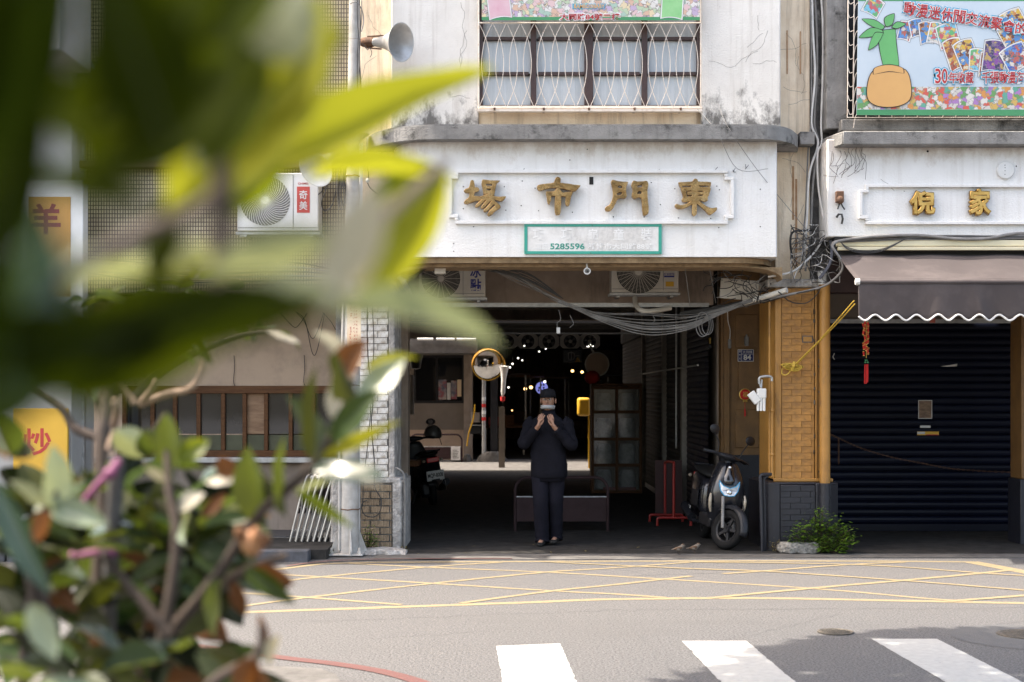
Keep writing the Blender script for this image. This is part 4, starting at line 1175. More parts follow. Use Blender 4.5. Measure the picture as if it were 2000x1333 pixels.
# blue roller shutter, each slat a piece
sh = thing('roller_shutter', 'wide closed dark navy roller shutter under the canvas awning', 'shutter', (5.0, DSR - .05, 0))
pr = MB()
prof = [(0, 0), (-.006, .006), (-.018, .02), (-.024, .045), (-.018, .07), (-.006, .084), (0, .088)]
for i in range(len(prof) - 1):
    a, c = prof[i], prof[i + 1]
    pr.add([(-2.15, a[0], a[1]), (2.15, a[0], a[1]), (2.15, c[0], c[1]), (-2.15, c[0], c[1])], [(0, 1, 2, 3)])
smesh = pr.mesh('slat', M['shutter_blue'], smooth=True)
for i in range(27):
    link('slat', smesh, None, sh, (0, 0, .10 + i * .0895))
MB().box(2.85, 7.15, DSR - .03, DSR - .02, .02, 2.55).build('backing', M['dark'], sh)
MB().box(2.85, 7.15, DSR - .09, DSR - .045, .012, .10).build('bottom_rail', M['shutter_blue'], sh, bevel=.006)
MB().box(XP(1793, DSR), XP(1814, DSR), DSR - .085, DSR - .07, ZP(836, DSR), ZP(831, DSR)).build('handle', M['galv'], sh, bevel=.004)
st = MB().box(XP(1788, DSR), XP(1830, DSR), DSR - .078, DSR - .0745, ZP(850, DSR), ZP(843, DSR)).build('sticker', M['yellow_plastic'], sh)
MB().box(XP(1788, DSR), XP(1803, DSR), DSR - .0795, DSR - .0782, ZP(848, DSR), ZP(843.5, DSR)).build('print_strip', M['paper'], st)
MB().box(XP(1805, DSR), XP(1829, DSR), DSR - .0795, DSR - .0782, ZP(850, DSR), ZP(848.5, DSR)).build('print_strip', M['ink_red'], st)
MB().box(XP(1790, DSR), XP(1817, DSR), DSR - .078, DSR - .0745, ZP(818, DSR), ZP(782, DSR)).build('paper_edge', M['paper'], sh)
MB().box(XP(1791.3, DSR), XP(1815.8, DSR), DSR - .0795, DSR - .0782, ZP(816.8, DSR), ZP(783.3, DSR)).build('faded_notice', pmat('brown_notice', (0.28, 0.19, 0.13), (0.13, 0.085, 0.06), scale=14, rough=.8, stretch=(1, 1, 3)), sh)
b = MB(); b.prism([(XP(1833, DSR), ZP(716, DSR)), (XP(1850, DSR), ZP(714, DSR)), (XP(1866, DSR), ZP(711, DSR)), (XP(1865, DSR), ZP(716, DSR)), (XP(1848, DSR), ZP(717, DSR))], DSR - .078, DSR - .0745); b.build('tape_scrap', M['paper'], sh)
# =================================================================== window grille, banners, air conditioners, horns, cameras, cables
def bez(pts, sub=6):
    g = [Vector(p) for p in pts]
    if len(g) < 3:
        return g
    out = []
    for i in range(len(g) - 1):
        p0, p1, p2, p3 = g[max(i - 1, 0)], g[i], g[i + 1], g[min(i + 2, len(g) - 1)]
        for k in range(sub):
            t = k / sub
            out.append(0.5 * ((2 * p1) + (p2 - p0) * t + (2 * p0 - 5 * p1 + 4 * p2 - p3) * t * t + (3 * p1 - p0 - 3 * p2 + p3) * t ** 3))
    return out + [g[-1]]
def px3(pts, D=None):
    return [P(p[0], p[1], p[2] if len(p) > 2 else D) for p in pts]

DG = 14.74
gr = thing('window_grille', 'cream wrought-iron grille of curved crossing bars over the upstairs window', 'window grille', P(1152, 211, DG))
b = MB()
for y in (45, 211):
    b.tube([P(934, y, DG), P(1370, y, DG)], .0085, 6)
b.box(XP(933, DG), XP(1371, DG), DG - .03, DG + .04, ZP(219, DG), ZP(214.5, DG))
for x in (935, 1369): b.tube([P(x, 213, DG), P(x, -90, DG)], .009, 6)
b.build('frame', M['grille'], gr)
pit = 434 / 16
for k in range(17):
    for s in (1, -1):
        x0 = 935 + k * pit
        if (k == 16 and s > 0) or (k == 0 and s < 0): continue
        h = pit / 2 * s
        bl = 8 * s
        pts = [(x0, 45), (x0 + h, 74), (x0 + h + bl * .75, 100), (x0 + h + bl, 126), (x0 + h + bl * .75, 152), (x0 + h, 178), (x0, 211)]
        MB().tube(bez([P(x, y, DG + .004 * s) for x, y in pts], 3), .0036, 5, caps=False).build('bar', M['grille'], gr, smooth=True)
b = MB()
for x in (966, 1062, 1150, 1239, 1329): b.box(XP(x - 2, DG), XP(x + 2, DG), DG - .04, DG + .12, ZP(217, DG), ZP(212, DG))
b.build('bracket', M['rust'], gr)

# ---- printed banners
def print_mat(name, cols, scale, rough=.45):
    m = bpy.data.materials.new(name); m.use_nodes = True
    nt = m.node_tree; b_ = nt.nodes['Principled BSDF']; b_.inputs['Roughness'].default_value = rough
    tc = nd(nt, 'ShaderNodeTexCoord')
    nz = nd(nt, 'ShaderNodeTexNoise'); nz.inputs['Scale'].default_value = scale * 1.4; nz.inputs['Detail'].default_value = 3
    nt.links.new(tc.outputs['Object'], nz.inputs['Vector'])
    mxv = nd(nt, 'ShaderNodeVectorMath', operation='MULTIPLY_ADD')
    nt.links.new(nz.outputs['Color'], mxv.inputs[0]); mxv.inputs[1].default_value = (.09, .0, .09); nt.links.new(tc.outputs['Object'], mxv.inputs[2])
    vo = nd(nt, 'ShaderNodeTexVoronoi'); vo.inputs['Scale'].default_value = scale
    nt.links.new(mxv.outputs[0], vo.inputs['Vector'])
    sp = nd(nt, 'ShaderNodeSeparateColor'); nt.links.new(vo.outputs['Color'], sp.inputs[0])
    cr = nd(nt, 'ShaderNodeValToRGB'); cr.color_ramp.interpolation = 'CONSTANT'
    while len(cr.color_ramp.elements) < len(cols): cr.color_ramp.elements.new(0.5)
    for i, (e, c) in enumerate(zip(cr.color_ramp.elements, cols)):
        e.position = i / len(cols); e.color = (*c, 1)
    nt.links.new(sp.outputs[0], cr.inputs['Fac'])
    v2 = nd(nt, 'ShaderNodeTexVoronoi', feature='DISTANCE_TO_EDGE'); v2.inputs['Scale'].default_value = scale
    nt.links.new(mxv.outputs[0], v2.inputs['Vector'])
    lt = nd(nt, 'ShaderNodeMapRange'); lt.inputs['From Min'].default_value = .02; lt.inputs['From Max'].default_value = .05
    nt.links.new(v2.outputs[0], lt.inputs['Value'])
    mx = nd(nt, 'ShaderNodeMix', data_type='RGBA'); nt.links.new(lt.outputs[0], mx.inputs['Factor'])
    mx.inputs['A'].default_value = (.22, .19, .18, 1); nt.links.new(cr.outputs['Color'], mx.inputs['B'])
    nt.links.new(mx.outputs['Result'], b_.inputs['Base Color'])
    return m
crowd = print_mat('pastel_print', [(.62, .60, .56), (.42, .52, .36), (.60, .40, .30), (.66, .64, .62), (.46, .36, .50), (.66, .55, .36), (.34, .48, .40), (.64, .46, .46), (.66, .65, .62)], 20)
crowd2 = print_mat('vivid_print', [(.55, .52, .48), (.12, .30, .10), (.60, .26, .07), (.62, .60, .56), (.36, .18, .44), (.58, .10, .07), (.55, .36, .10), (.10, .34, .26), (.62, .60, .57)], 20)
pale = pmat('pale_blue_print', (.46, .55, .62), (.52, .60, .66), scale=2.0, rough=.4)
pgreen = pmat('green_print', (.05, .27, .11), (.045, .25, .10), rough=.4)
pred = pmat('red_print', (.50, .025, .025), rough=.45)
pblue = pmat('sky_blue_print', (.06, .36, .56), rough=.45)
pwhite = pmat('white_print', (.74, .74, .74), rough=.45)
porange = pmat('peach_print', (.66, .37, .13), (.62, .34, .12), scale=2, rough=.45)
DBN = 14.70
bn = thing('shop_banner', 'printed pastel banner with green foot stripe across the top of the upstairs window', 'banner', P(1154, 0, DBN))
xa, xb = XP(941, DBN), XP(1367, DBN)
MB().box(xa, xb, DBN, DBN + .006, ZP(40, DBN), ZP(-70, DBN)).build('banner_sheet', crowd, bn)
MB().box(xa, xb, DBN - .0012, DBN - .0002, ZP(40, DBN), ZP(33.5, DBN)).build('print', pgreen, bn)
bo = world_loc(bn)
link('print', text_mesh('print', '大同路84號二樓', .08, pwhite, .0005, .075, 0, XP(1152, DBN), ZP(33, DBN), DBN - .0024, width=122 / F * DBN, height=17.5 / F * DBN, org=bo), None, bn)
link('print', text_mesh('print', '大同路84號二樓', .08, pred, .0005, .02, 0, XP(1152, DBN), ZP(33.4, DBN), DBN - .0038, width=117 / F * DBN, height=13 / F * DBN, org=bo), None, bn)
link('print', text_mesh('print', 'BAMBOOBABY', .05, pblue, .0005, .07, 0, XP(1151, DBN), ZP(13, DBN), DBN - .0024, width=66 / F * DBN, height=11 / F * DBN, org=bo), None, bn)
link('print', text_mesh('print', 'BAMBOOBABY', .05, porange, .0005, .02, 0, XP(1151, DBN), ZP(13, DBN), DBN - .0038, width=60 / F * DBN, height=8 / F * DBN, org=bo), None, bn)
def card(parent, cx, cy, w, h, a, D, mats_, k):
    c = P(cx, cy, D)
    ca, sa = math.cos(a), math.sin(a)
    W, H = w / F * D / 2, h / F * D / 2
    def quad(m_, W, H, y, bend):
        b = MB()
        n = 6
        vs = []
        for i in range(n + 1):
            t = -1 + 2 * i / n
            off = bend * (1 - t * t) * H
            for s in (-1, 1):
                lx, lz = t * W, s * H + off
                vs.append((c.x + lx * ca - lz * sa, y, c.z + lx * sa + lz * ca))
        b.add(vs, [(2 * i, 2 * i + 2, 2 * i + 3, 2 * i + 1) for i in range(n)])
        return b.build('print', m_, parent)
    quad(M['ink_black'], W + .007, H + .007, D - .0004 - .0003 * k, .14)
    quad(mats_[0], W + .004, H + .004, D - .0005 - .0003 * k, .14)
    quad(mats_[1], W - .008, H - .008, D - .0006 - .0003 * k, .14)
# left banner: two plain rounded shapes at its ends and cards between
card(bn, 975, 12, 44, 50, .12, DBN - .001, (pwhite, pmat('pink_print', (.62, .36, .42), (.66, .46, .50), scale=5, rough=.45)), 1)
card(bn, 1313, 12, 42, 52, -.06, DBN - .001, (pwhite, pmat('light_green_print', (.20, .50, .20), (.28, .56, .26), scale=5, rough=.45)), 1)
b2n = thing('shop_banner', 'large pale blue banner with red slogans and scattered cards on the right shop window', 'banner', P(1840, 110, DBN))
DB2 = 14.66
xa, xb = XP(1676, DB2), XP(2060, DB2)
MB().prism([(XP(1673, DB2), ZP(225, DB2)), (xb, ZP(227, DB2)), (xb, ZP(-40, DB2)), (XP(1677, DB2), ZP(-40, DB2))], DB2, DB2 + .006).build('banner_sheet', pale, b2n)
MB().prism([(XP(1673, DB2), ZP(225, DB2)), (xb, ZP(227, DB2)), (xb, ZP(214.5, DB2)), (XP(1673.2, DB2), ZP(214.5, DB2))], DB2 - .0012, DB2 - .0003).build('print', pgreen, b2n)
MB().box(xa + .002, xb, DB2 - .0012, DB2 - .0003, ZP(2.5, DB2), ZP(-3, DB2)).build('print', pgreen, b2n)
MB().box(XP(1674, DB2), xb, DB2 - .0011, DB2 - .0002, ZP(214, DB2), ZP(170, DB2)).build('print', crowd2, b2n)
cm_ = [print_mat('card_print_%d' % i, cc, 26) for i, cc in enumerate([
    [(.05, .10, .40), (.08, .25, .55), (.60, .55, .50), (.45, .10, .08), (.10, .10, .12)],
    [(.60, .38, .05), (.55, .20, .04), (.62, .55, .40), (.06, .22, .50), (.15, .05, .03)],
    [(.12, .04, .22), (.22, .06, .30), (.04, .03, .10), (.45, .30, .10), (.10, .05, .2)],
    [(.15, .45, .60), (.58, .55, .50), (.10, .38, .15), (.62, .45, .12), (.50, .10, .12)],
    [(.55, .25, .05), (.62, .42, .12), (.40, .08, .03), (.60, .50, .30), (.25, .06, .03)]])]
leafg = pmat('leaf_green_print', (.10, .36, .12), (.12, .42, .14), scale=3, rough=.45)
cards = [(1705, 14, 34, 34, .5, 3), (1768, 62, 26, 36, .25, 0), (1790, 56, 26, 34, -.2, 0), (1808, 66, 24, 42, -.12, 1), (1826, 66, 26, 40, .2, 3), (1852, 72, 40, 46, -.25, 3),
         (1866, 108, 36, 60, -.32, 4), (1890, 112, 40, 62, -.38, 1), (1908, 120, 30, 44, .05, 3), (1926, 128, 26, 48, .12, 4), (1942, 112, 44, 60, .12, 2), (1980, 60, 60, 70, -.5, 1), (1985, 115, 50, 50, -.5, 0)]
for k, (x, y, w, h, a, ci) in enumerate(cards): card(b2n, x, y, w, h, -a, DB2 - .001, (pwhite, cm_[ci]), k)
for k, (x, y, w, h, a, m_) in enumerate([]):
    card(b2n, x, y, w, h, -a, DB2 - .006, (m_, m_), k)
b2o = world_loc(b2n)
def blob(pts, mm, k, grow=0):
    cx0 = sum(p[0] for p in pts) / len(pts); cy0 = sum(p[1] for p in pts) / len(pts)
    def xy(p):
        dx, dy = p[0] - cx0, p[1] - cy0; l = math.hypot(dx, dy) or 1
        return (XP(p[0] + dx / l * grow, DB2), ZP(p[1] + dy / l * grow, DB2))
    me = outline_mesh('print', [[xy(p) for p in pts]], mm, .0004, 0, b2o, DB2 - .0045 - .0006 * k)
    link('print', me, None, b2n)
k_ = 0
plain = [([(1716, 62), (1748, 58), (1750, 85), (1755, 128), (1726, 130), (1718, 95)], leafg), ([(1727, 52), (1708, 40), (1684, 38), (1700, 50), (1722, 58)], leafg), ([(1722, 60), (1700, 56), (1678, 74), (1702, 72), (1724, 66)], leafg), ([(1724, 66), (1708, 66), (1696, 98), (1712, 88)], leafg),
         ([(1730, 52), (1728, 36), (1746, 28), (1742, 48)], leafg), ([(1742, 54), (1752, 44), (1768, 48), (1752, 56)], leafg),
         ([(1705, 140), (1736, 132), (1768, 138), (1778, 165), (1776, 195), (1752, 208), (1716, 208), (1696, 196), (1694, 168)], porange), ([(1706, 146), (1736, 140), (1764, 144), (1762, 134), (1736, 128), (1708, 134)], porange)]
for pts, mm in plain:
    blob(pts, M['ink_black'], k_, 1.6); blob(pts, mm, k_ + 1); k_ += 2
def slogan(chars, D0):
    for (ch, x, y, w, h, rot) in chars:
        for mm, off, gr_, dy in ((pblue, .10, 7, 0), (pwhite, .055, 3.4, .0011), (pred, .012, 0, .0022)):
            link('print', text_mesh('print', ch, .12, mm, .0003, off, 0, XP(x, D0), ZP(y, D0), D0 - dy, width=(w + gr_) / F * D0, height=(h + gr_) / F * D0, rot=rot, org=b2o), None, b2n)
sl = []
for i, ch in enumerate('動漫迷休閒交流聚會的'):
    x = 1777 + i * 24.2
    sl.append((ch, x, 18 + i * 3.7 + max(0, i - 5) * 1.2, 23, 27 - i * .5, -.13))
slogan(sl, DB2 - .010)
sl = [('3', 1832, 149, 11, 29, 0), ('0', 1845, 149, 11, 29, 0)]
for i, ch in enumerate('年收藏'): sl.append((ch, 1861 + i * 16.3, 152, 15.5, 22, 0))
for i, ch in enumerate('千張動漫海'): sl.append((ch, 1926 + i * 16.6, 152, 16, 23, 0))
slogan(sl, DB2 - .010)
# loose grille round the right banner
g2 = thing('window_grille', 'pale grille with scalloped side and short bottom pins round the blue banner', 'window grille', P(1660, 120, 14.69))
b = MB()
DG2 = 14.71
b.tube([P(1657, -40, DG2), P(1655, 230, DG2), P(2060, 230, DG2)], .007, 6)
b.tube([P(1669, -40, DG2), P(1666, 230, DG2)], .006, 6)
for i in range(9): b.tube(bez([P(1656.5, 12 + i * 27 - 14, DG2), P(1660, 8 + i * 27, DG2), P(1668, 8 + i * 27 - 3, DG2)], 4), .0045, 5)
for i in range(9): b.tube(bez([P(1667, 20 + i * 27 + 14, DG2), P(1671, 6 + i * 27 + 6, DG2), P(1678, 4 + i * 27, DG2)], 4), .004, 5)
for i in range(16): b.tube([P(1692 + i * 25, 230, DG2), P(1692 + i * 25, 224, DG2 - .01)], .006, 5)
b.build('bars', M['grille'], g2)

# ---- air conditioners
def aircon(label, x0, y0, x1, y1, D, gx, gr_, blades, col, depth=.3, style='swirl', back=None):
    W = (x0 + x1) / 2
    t = thing('air_conditioner', label, 'air conditioner', P(W, y1, D))
    X0, X1, Z0, Z1 = XP(x0, D), XP(x1, D), ZP(y1, D), ZP(y0, D)
    cx_, cz_ = XP(gx, D), (Z0 + Z1) / 2 + (Z1 - Z0) * .02
    rr = gr_ / F * D
    MB().box(X0, X1, D, D + depth, Z0, Z1).build('casing', col, t, bevel=.012)
    # recessed square of the fan with dark backing, then the guard
    MB().disc((cx_, D - .003, cz_), rr, n=32).build('fan_opening', back or M['dark'], t)
    b = MB()
    for k in range(blades):
        a = 2 * PI * k / blades
        pts = []
        for i in range(6):
            u = i / 5
            ang = a + (u ** 1.2) * (.75 if style == 'swirl' else 0)
            q = rr * (.15 + .86 * u)
            pts.append((cx_ + q * math.cos(ang), D - .013, cz_ + q * math.sin(ang)))
        b.tube(pts, .0031 if style == 'swirl' else .0032, 4, caps=False)
    if style != 'swirl':
        for i in range(14):
            q = rr * (.2 + .8 * i / 13)
            b.tube([(cx_ + q * math.cos(2 * PI * j / 28), D - .013, cz_ + q * math.sin(2 * PI * j / 28)) for j in range(28)], .0016, 4, closed=True)
    b.build('fan_guard', col, t)
    b = MB(); b.lathe([(.001, .006), (rr * .14, .005), (rr * .17, 0)], 20, (cx_, D - .014, cz_), (0, -1, 0)); b.build('hub', col, t)
    b = MB()
    for k in range(3):
        a = 2 * PI * k / 3 + .4
        b.prism([(cx_ + rr * .15 * math.cos(a), cz_ + rr * .15 * math.sin(a)), (cx_ + rr * .85 * math.cos(a - .35), cz_ + rr * .85 * math.sin(a - .35)), (cx_ + rr * .9 * math.cos(a + .5), cz_ + rr * .9 * math.sin(a + .5))], D - .0065, D - .0045)
    b.build('fan_blades', M['cable_grey'] if back else M['black_plastic'], t)
    xs_ = cx_ + rr + .03
    b = MB(); b.box(xs_, xs_ + .005, D - .005, D - .001, Z0 + .02, Z1 - .02); b.box(X0 + .012, X1 - .012, D - .005, D - .001, Z0 + .035, Z0 + .04); b.build('panel_seam', M['cable_grey'], t)
    b = MB(); b.box(X0 - .02, X1 + .02, D + .02, D + .06, Z0 - .035, Z0 - .002); b.box(X0 - .02, X1 + .02, D + depth - .05, D + depth - .01, Z0 - .035, Z0 - .002)
    for x in (X0 + .08, X1 - .08):
        b.box(x - .02, x + .02, D + .02, D + depth + .05, Z0 - .06, Z0 - .036)
    b.build('bracket', M['galv'], t, bevel=.004)
    return t
ac1 = aircon('white air conditioner with red label hung on the mosaic tiled wall', 463, 338, 622, 452, 14.95, 518, 48.5, 44, M['white_plastic'], back=pmat('grey_fan_cowl', (.20, .20, .195), rough=.6))
Da = 14.95
o1 = world_loc(ac1)
MB().box(XP(580, Da), XP(605, Da), Da - .004, Da - .001, ZP(416, Da), ZP(365, Da)).build('label', pmat('red_label', (.55, .07, .055), rough=.4), ac1)
for ch, y in (('奇', 381), ('美', 402)):
    link('print', text_mesh('print', ch, .08, pwhite, .0006, .012, 0, XP(592.5, Da), ZP(y, Da), Da - .0052, width=16 / F * Da, height=17 / F * Da, org=o1), None, ac1)
link('print', text_mesh('print', 'CHIMEI', .03, pred, .0006, .01, 0, XP(592, Da), ZP(359, Da), Da - .0022, width=20 / F * Da, height=4 / F * Da, org=o1), None, ac1)
ac2 = aircon('old white air conditioner with blue painted characters, on the left of the passage lintel', 818, 512, 948, 580, 16.45, 861, 38, 18, M['ac_body'], style='ring')
o2 = world_loc(ac2); Da = 16.45
for ch, y in (('冰', 531), ('點', 557)):
    link('print', text_mesh('print', ch, .1, M['ink_blue'], .0006, .025, 0, XP(929, Da), ZP(y, Da), Da - .0022, width=22 / F * Da, height=24 / F * Da, org=o2), None, ac2)
ac3 = aircon('newer white air conditioner with yellow sticker, on the right of the passage lintel', 1194, 494, 1326, 571, 16.45, 1247, 43, 30, M['ac_body'], style='ring')
o3 = world_loc(ac3)
MB().box(XP(1300, Da), XP(1316, Da), Da - .004, Da - .001, ZP(560, Da), ZP(550.5, Da)).build('label', M['yellow_plastic'], ac3)
link('print', text_mesh('print', 'DC INVERTER', .04, M['ink_blue'], .0006, .015, 0, XP(1307, Da), ZP(536, Da), Da - .0022, width=21 / F * Da, height=4.5 / F * Da, org=o3), None, ac3)
MB().box(XP(1297, Da), XP(1317, Da), Da - .004, Da - .001, ZP(542, Da), ZP(539, Da)).build('label', M['ink_blue'], ac3)

# ---- horn loudspeakers
def horn(label, throat, mouth, rm, mat=M['horn']):
    a, c = Vector(throat), Vector(mouth)
    ax = (c - a); L = ax.length
    t = thing('horn_speaker', label, 'loudspeaker', tuple(a))
    prof = [(rm * .2, 0), (rm * .24, L * .12), (rm * .34, L * .38), (rm * .52, L * .64), (rm * .76, L * .85), (rm * .95, L * .97), (rm, L), (rm * 1.03, L * .995), (rm * 1.0, L * .97), (rm * .72, L * .8), (rm * .46, L * .6), (rm * .28, L * .35), (.001, L * .3)]
    b = MB(); b.lathe(prof, 32, a, ax); b.build('bell', mat, t, smooth=True, angle=1.2)
    b = MB(); b.lathe([(.001, -L * .42), (rm * .24, -L * .41), (rm * .27, -L * .3), (rm * .27, -L * .08), (rm * .22, 0), (rm * .2, L * .05)], 18, a, ax)
    b.build('driver', M['rust'], t, smooth=True)
    d = ax.normalized()
    sd = d.cross(Vector((0, 1, 0)))
    if sd.length < .1: sd = Vector((1, 0, 0))
    sd.normalize()
    b = MB(); b.beam(a - d * L * .25 + sd * rm * .3, a + d * L * .3 + sd * rm * .36, .03, .012); b.beam(a - d * L * .25 - sd * rm * .3, a + d * L * .3 - sd * rm * .36, .03, .012)
    b.build('bracket', M['rust'], t)
    return t
horn('grey horn loudspeaker pointing right near the top of the utility pole', P(730, 83, 14.72), P(784, 83, 14.5), 37 / F * 14.5)
horn('white horn loudspeaker tilted down to the left above the red-label air conditioner', P(652, 303, 14.7), P(616, 331, 14.42), 36 / F * 14.5, M['white_plastic'])
horn('pale horn loudspeaker pointing up behind the utility pole', P(686, 305, 14.88), P(688, 260, 14.86), 33 / F * 14.9)

# ---- utility pole with fittings
up = thing('utility_pole', 'pale steel pole on a gusseted base beside the left brick pillar', 'pole', P(681, 1087, 14.62))
Dp_ = 14.62
D_ = 14.8
cb, ct = P(681, 1083, Dp_), P(692.5, 0, Dp_)
cb.z = 0.012
kx = (ct.x - cb.x) / (ct.z - cb.z)
def pole_at(z): return Vector((cb.x + kx * (z - cb.z), Dp_, z))
b = MB()
zz = [0.012, .6, 1.4, 2.4, 3.2, 4.2, 5.4, 7.5]
b.tube([pole_at(z) for z in zz], [.105, .104, .098, .090, .075, .062, .058, .055], 20)
b.build('shaft', M['pole'], up, smooth=True)
b = MB(); b.box(cb.x - .2, cb.x + .16, Dp_ - .17, Dp_ + .17, .012, .03); b.build('base_plate', M['pole'], up, bevel=.004)
for a in range(4):
    an = a * PI / 2 + .25
    d = Vector((math.cos(an), math.sin(an), 0)); nn = Vector((-d.y, d.x, 0)) * .008
    b = MB()
    q = [cb + d * .10, cb + d * .18, cb + d * .185 + Vector((0, 0, .05)), cb + d * .10 + Vector((0, 0, .28))]
    b.add([v + nn for v in q] + [v - nn for v in q], [(0, 1, 2, 3), (7, 6, 5, 4), (0, 4, 5, 1), (1, 5, 6, 2), (2, 6, 7, 3), (3, 7, 4, 0)])
    b.build('gusset', M['pole'], up)
for x, y in ((-.165, -.12), (.125, -.12)):
    b = MB(); b.cyl((cb.x + x, Dp_ + y, .03), (cb.x + x, Dp_ + y, .055), .026, None, 6); b.cyl((cb.x + x, Dp_ + y, .05), (cb.x + x, Dp_ + y, .09), .014, None, 8); b.build('anchor_bolt', M['pole'], up)
for z in (.48, 1.75, 3.9, 4.75, 5.3):
    p = pole_at(z); r_ = .112 - .011 * z
    b = MB(); b.tube([p + Vector((r_ * math.cos(2 * PI * i / 16), r_ * math.sin(2 * PI * i / 16), .004 * math.sin(i * 2))) for i in range(16)], .006, 5, closed=True); b.build('strap', M['rust'], up)
b = MB(); b.tube([P(663, 1075, 14.55), P(663, 900, 14.55), P(668, 700, 14.56), P(672, 560, 14.56)], .016, 8); b.build('conduit', M['pole'], up, smooth=True)
b = MB(); b.tube([P(699, 1055, 14.7), P(699, 700, 14.7), P(702, 560, 14.72), P(705, 280, 14.75)], .022, 8); b.build('conduit', M['white_plastic'], up, smooth=True)
# plaque with brush lettering
pq = thing('pole_plaque', 'tall narrow cream and orange plaque with small lettering strapped to the pole', 'plaque', P(691, 645, 14.48))
Dq = 14.5
MB().box(XP(678, Dq), XP(705, Dq), Dq, Dq + .008, ZP(716, Dq), ZP(574, Dq)).build('board', M['paper_warm'], pq)
link('print', text_mesh('print', '奉', .08, M['ink_black'], .0006, .0, 0, XP(695, Dq), ZP(583, Dq), Dq - .0015, width=10 / F * Dq, height=10 / F * Dq, org=world_loc(pq)), None, pq)
b = MB()
rg = random.Random(2)
for x, y0, y1, st in ((685.5, 592, 622, 5), (692, 600, 700, 7), (696.5, 600, 690, 7), (684.5, 640, 690, 4.6)):
    y = y0
    while y < y1:
        for k in range(3):
            dx, dy = rg.uniform(-1.4, 1.4), rg.uniform(-1.6, 1.6)
            q = P(x + dx, y + dy, Dq)
            w, h = (rg.uniform(.6, 1.5), .28) if k % 2 else (.28, rg.uniform(.6, 1.5))
            b.box(q.x - w * .0052, q.x + w * .0052, Dq - .0014, Dq - .0004, q.z - h * .0052, q.z + h * .0052)
        y += st
b.build('print', M['ink_red'], pq)
# wires wound up the pole
def nm_is_wire(g): return 'wire' in g
BUNDLES = {}
BUNDLE_LABELS = {
    'fan of wires below the horns': ('wire_bundle', 'fan-shaped bundle of fine grey and black wires below the white horn', 'wires'),
    'wires down the upper utility pole': ('wire_bundle', 'few thin wires running down the upper utility pole beside the grey horn', 'wires'),
    'cables above the awning board': ('cable_bundle', 'bundle of thin cables strung above the cream awning board', 'cables'),
    'slack cables over the awning board': ('cable_bundle', 'slack black cables drooping over the left end of the awning board', 'cables'),
    'cables running down the black stained strip': ('cable_bundle', 'white and grey cables falling down the black stained strip between the buildings', 'cables'),
    'knotted wires beside the awning': ('wire_tangle', 'knotted nest of stripped wires beside the left end of the awning', 'wires'),
    'wires sagging across the passage mouth': ('wire_bundle', 'long bundle of wires sagging across the mouth of the dark passage', 'wires'),
    'black wires under the left soffit': ('wire_bundle', 'black wires strung under the left half of the soffit', 'wires'),
    'short wires on the left haunch': ('wire_bundle', 'short black wires crossing the left haunch beside the bullet camera', 'wires'),
    'loose wire loops': ('wire_coil', 'loose coil of wire hanging right of the middle of the passage', 'wires'),
    'messy wires under the right haunch': ('wire_tangle', 'messy black wires crammed under the right haunch of the passage', 'wires'),
    'wires on the taupe header': ('wire_bundle', 'thin dark wires looped across the taupe header of the left shop', 'wires'),
    'cables slung under the mosaic wall': ('cable_bundle', 'long dark cables slung along the bottom of the mosaic wall', 'cables'),
}
def cable(label, pts, r, mat, group=None, name='cable', cat='cable', sub=6, D=None):
    b = MB(); b.tube(bez(px3(pts, D), sub), r, 6)
    if group in BUNDLE_LABELS:
        if group not in BUNDLES:
            nm, lb_, ct_ = BUNDLE_LABELS[group]
            BUNDLES[group] = thing(nm, lb_, ct_, tuple(px3(pts, D)[0]))
        return b.build('wire' if nm_is_wire(group) else 'cable', mat, BUNDLES[group], smooth=True)
    o = b.build(name, mat, None, smooth=True)
    return tag(o, label, cat, group)
rg = random.Random(11)
for k in range(4):
    x = 698 + k * 2.4
    pts = [(x + rg.uniform(-2, 2), y, 14.52 + .02 * k) for y in (-20, 40, 70, 120, 170, 230)]
    cable('thin wire running down the upper utility pole beside the grey horn', pts, .004, [M['cable_black'], M['cable_grey']][k % 2], 'wires down the upper utility pole')
cable('loop of grey wire curling over the pole top left of the grey horn', [(683, 8, 14.5), (694, 4, 14.48), (703, 12, 14.5), (709, 28, 14.55), (710, 45, 14.55), (706, 62, 14.53)], .005, M['cable_grey'])
cable('short black wire tail dangling under the grey horn driver', [(706, 84, 14.6), (714, 92, 14.58), (718, 98, 14.57), (722, 93, 14.57), (726, 104, 14.57), (723, 112, 14.57)], .0035, M['cable_black'])
# thick bundle of grey wires falling from the white horn
for k in range(16):
    x = 663 + k * 1.9
    pts = [(x + rg.uniform(-1, 1), 322 + rg.uniform(0, 6), 14.75), (x + rg.uniform(-3, 2) - 2, 350, 14.72), (x + rg.uniform(-4, 3) - 3, 380, 14.74), (x + rg.uniform(-4, 3) - 1, 410, 14.76)]
    cable('one of the fine wires in the grey fan-shaped bundle below the horns', pts, .0045, [M['cable_grey'], M['cable_black'], M['cable_grey']][k % 3], 'fan of wires below the horns')
cable('looping black wire between the red-label air conditioner and the pole', [(622, 380, 14.9), (630, 372, 14.8), (634, 350, 14.75), (640, 342, 14.74), (636, 372, 14.74), (628, 396, 14.76), (634, 412, 14.78), (648, 402, 14.78), (656, 372, 14.78)], .006, M['cable_black'])
cable('white plugged wire on the stained left pilaster', [(717, 322, 15.1), (720, 345, 15.05), (717, 352, 15.04), (722, 366, 15.05), (736, 378, 15.08), (746, 380, 15.1)], .006, M['cable_black'])
b = MB(); b.ball(P(718, 353, 15.02), .02, .02, .024); tag(b.build('wall_socket', M['white_plastic']), 'small white round socket hanging on the stained left pilaster', 'socket')

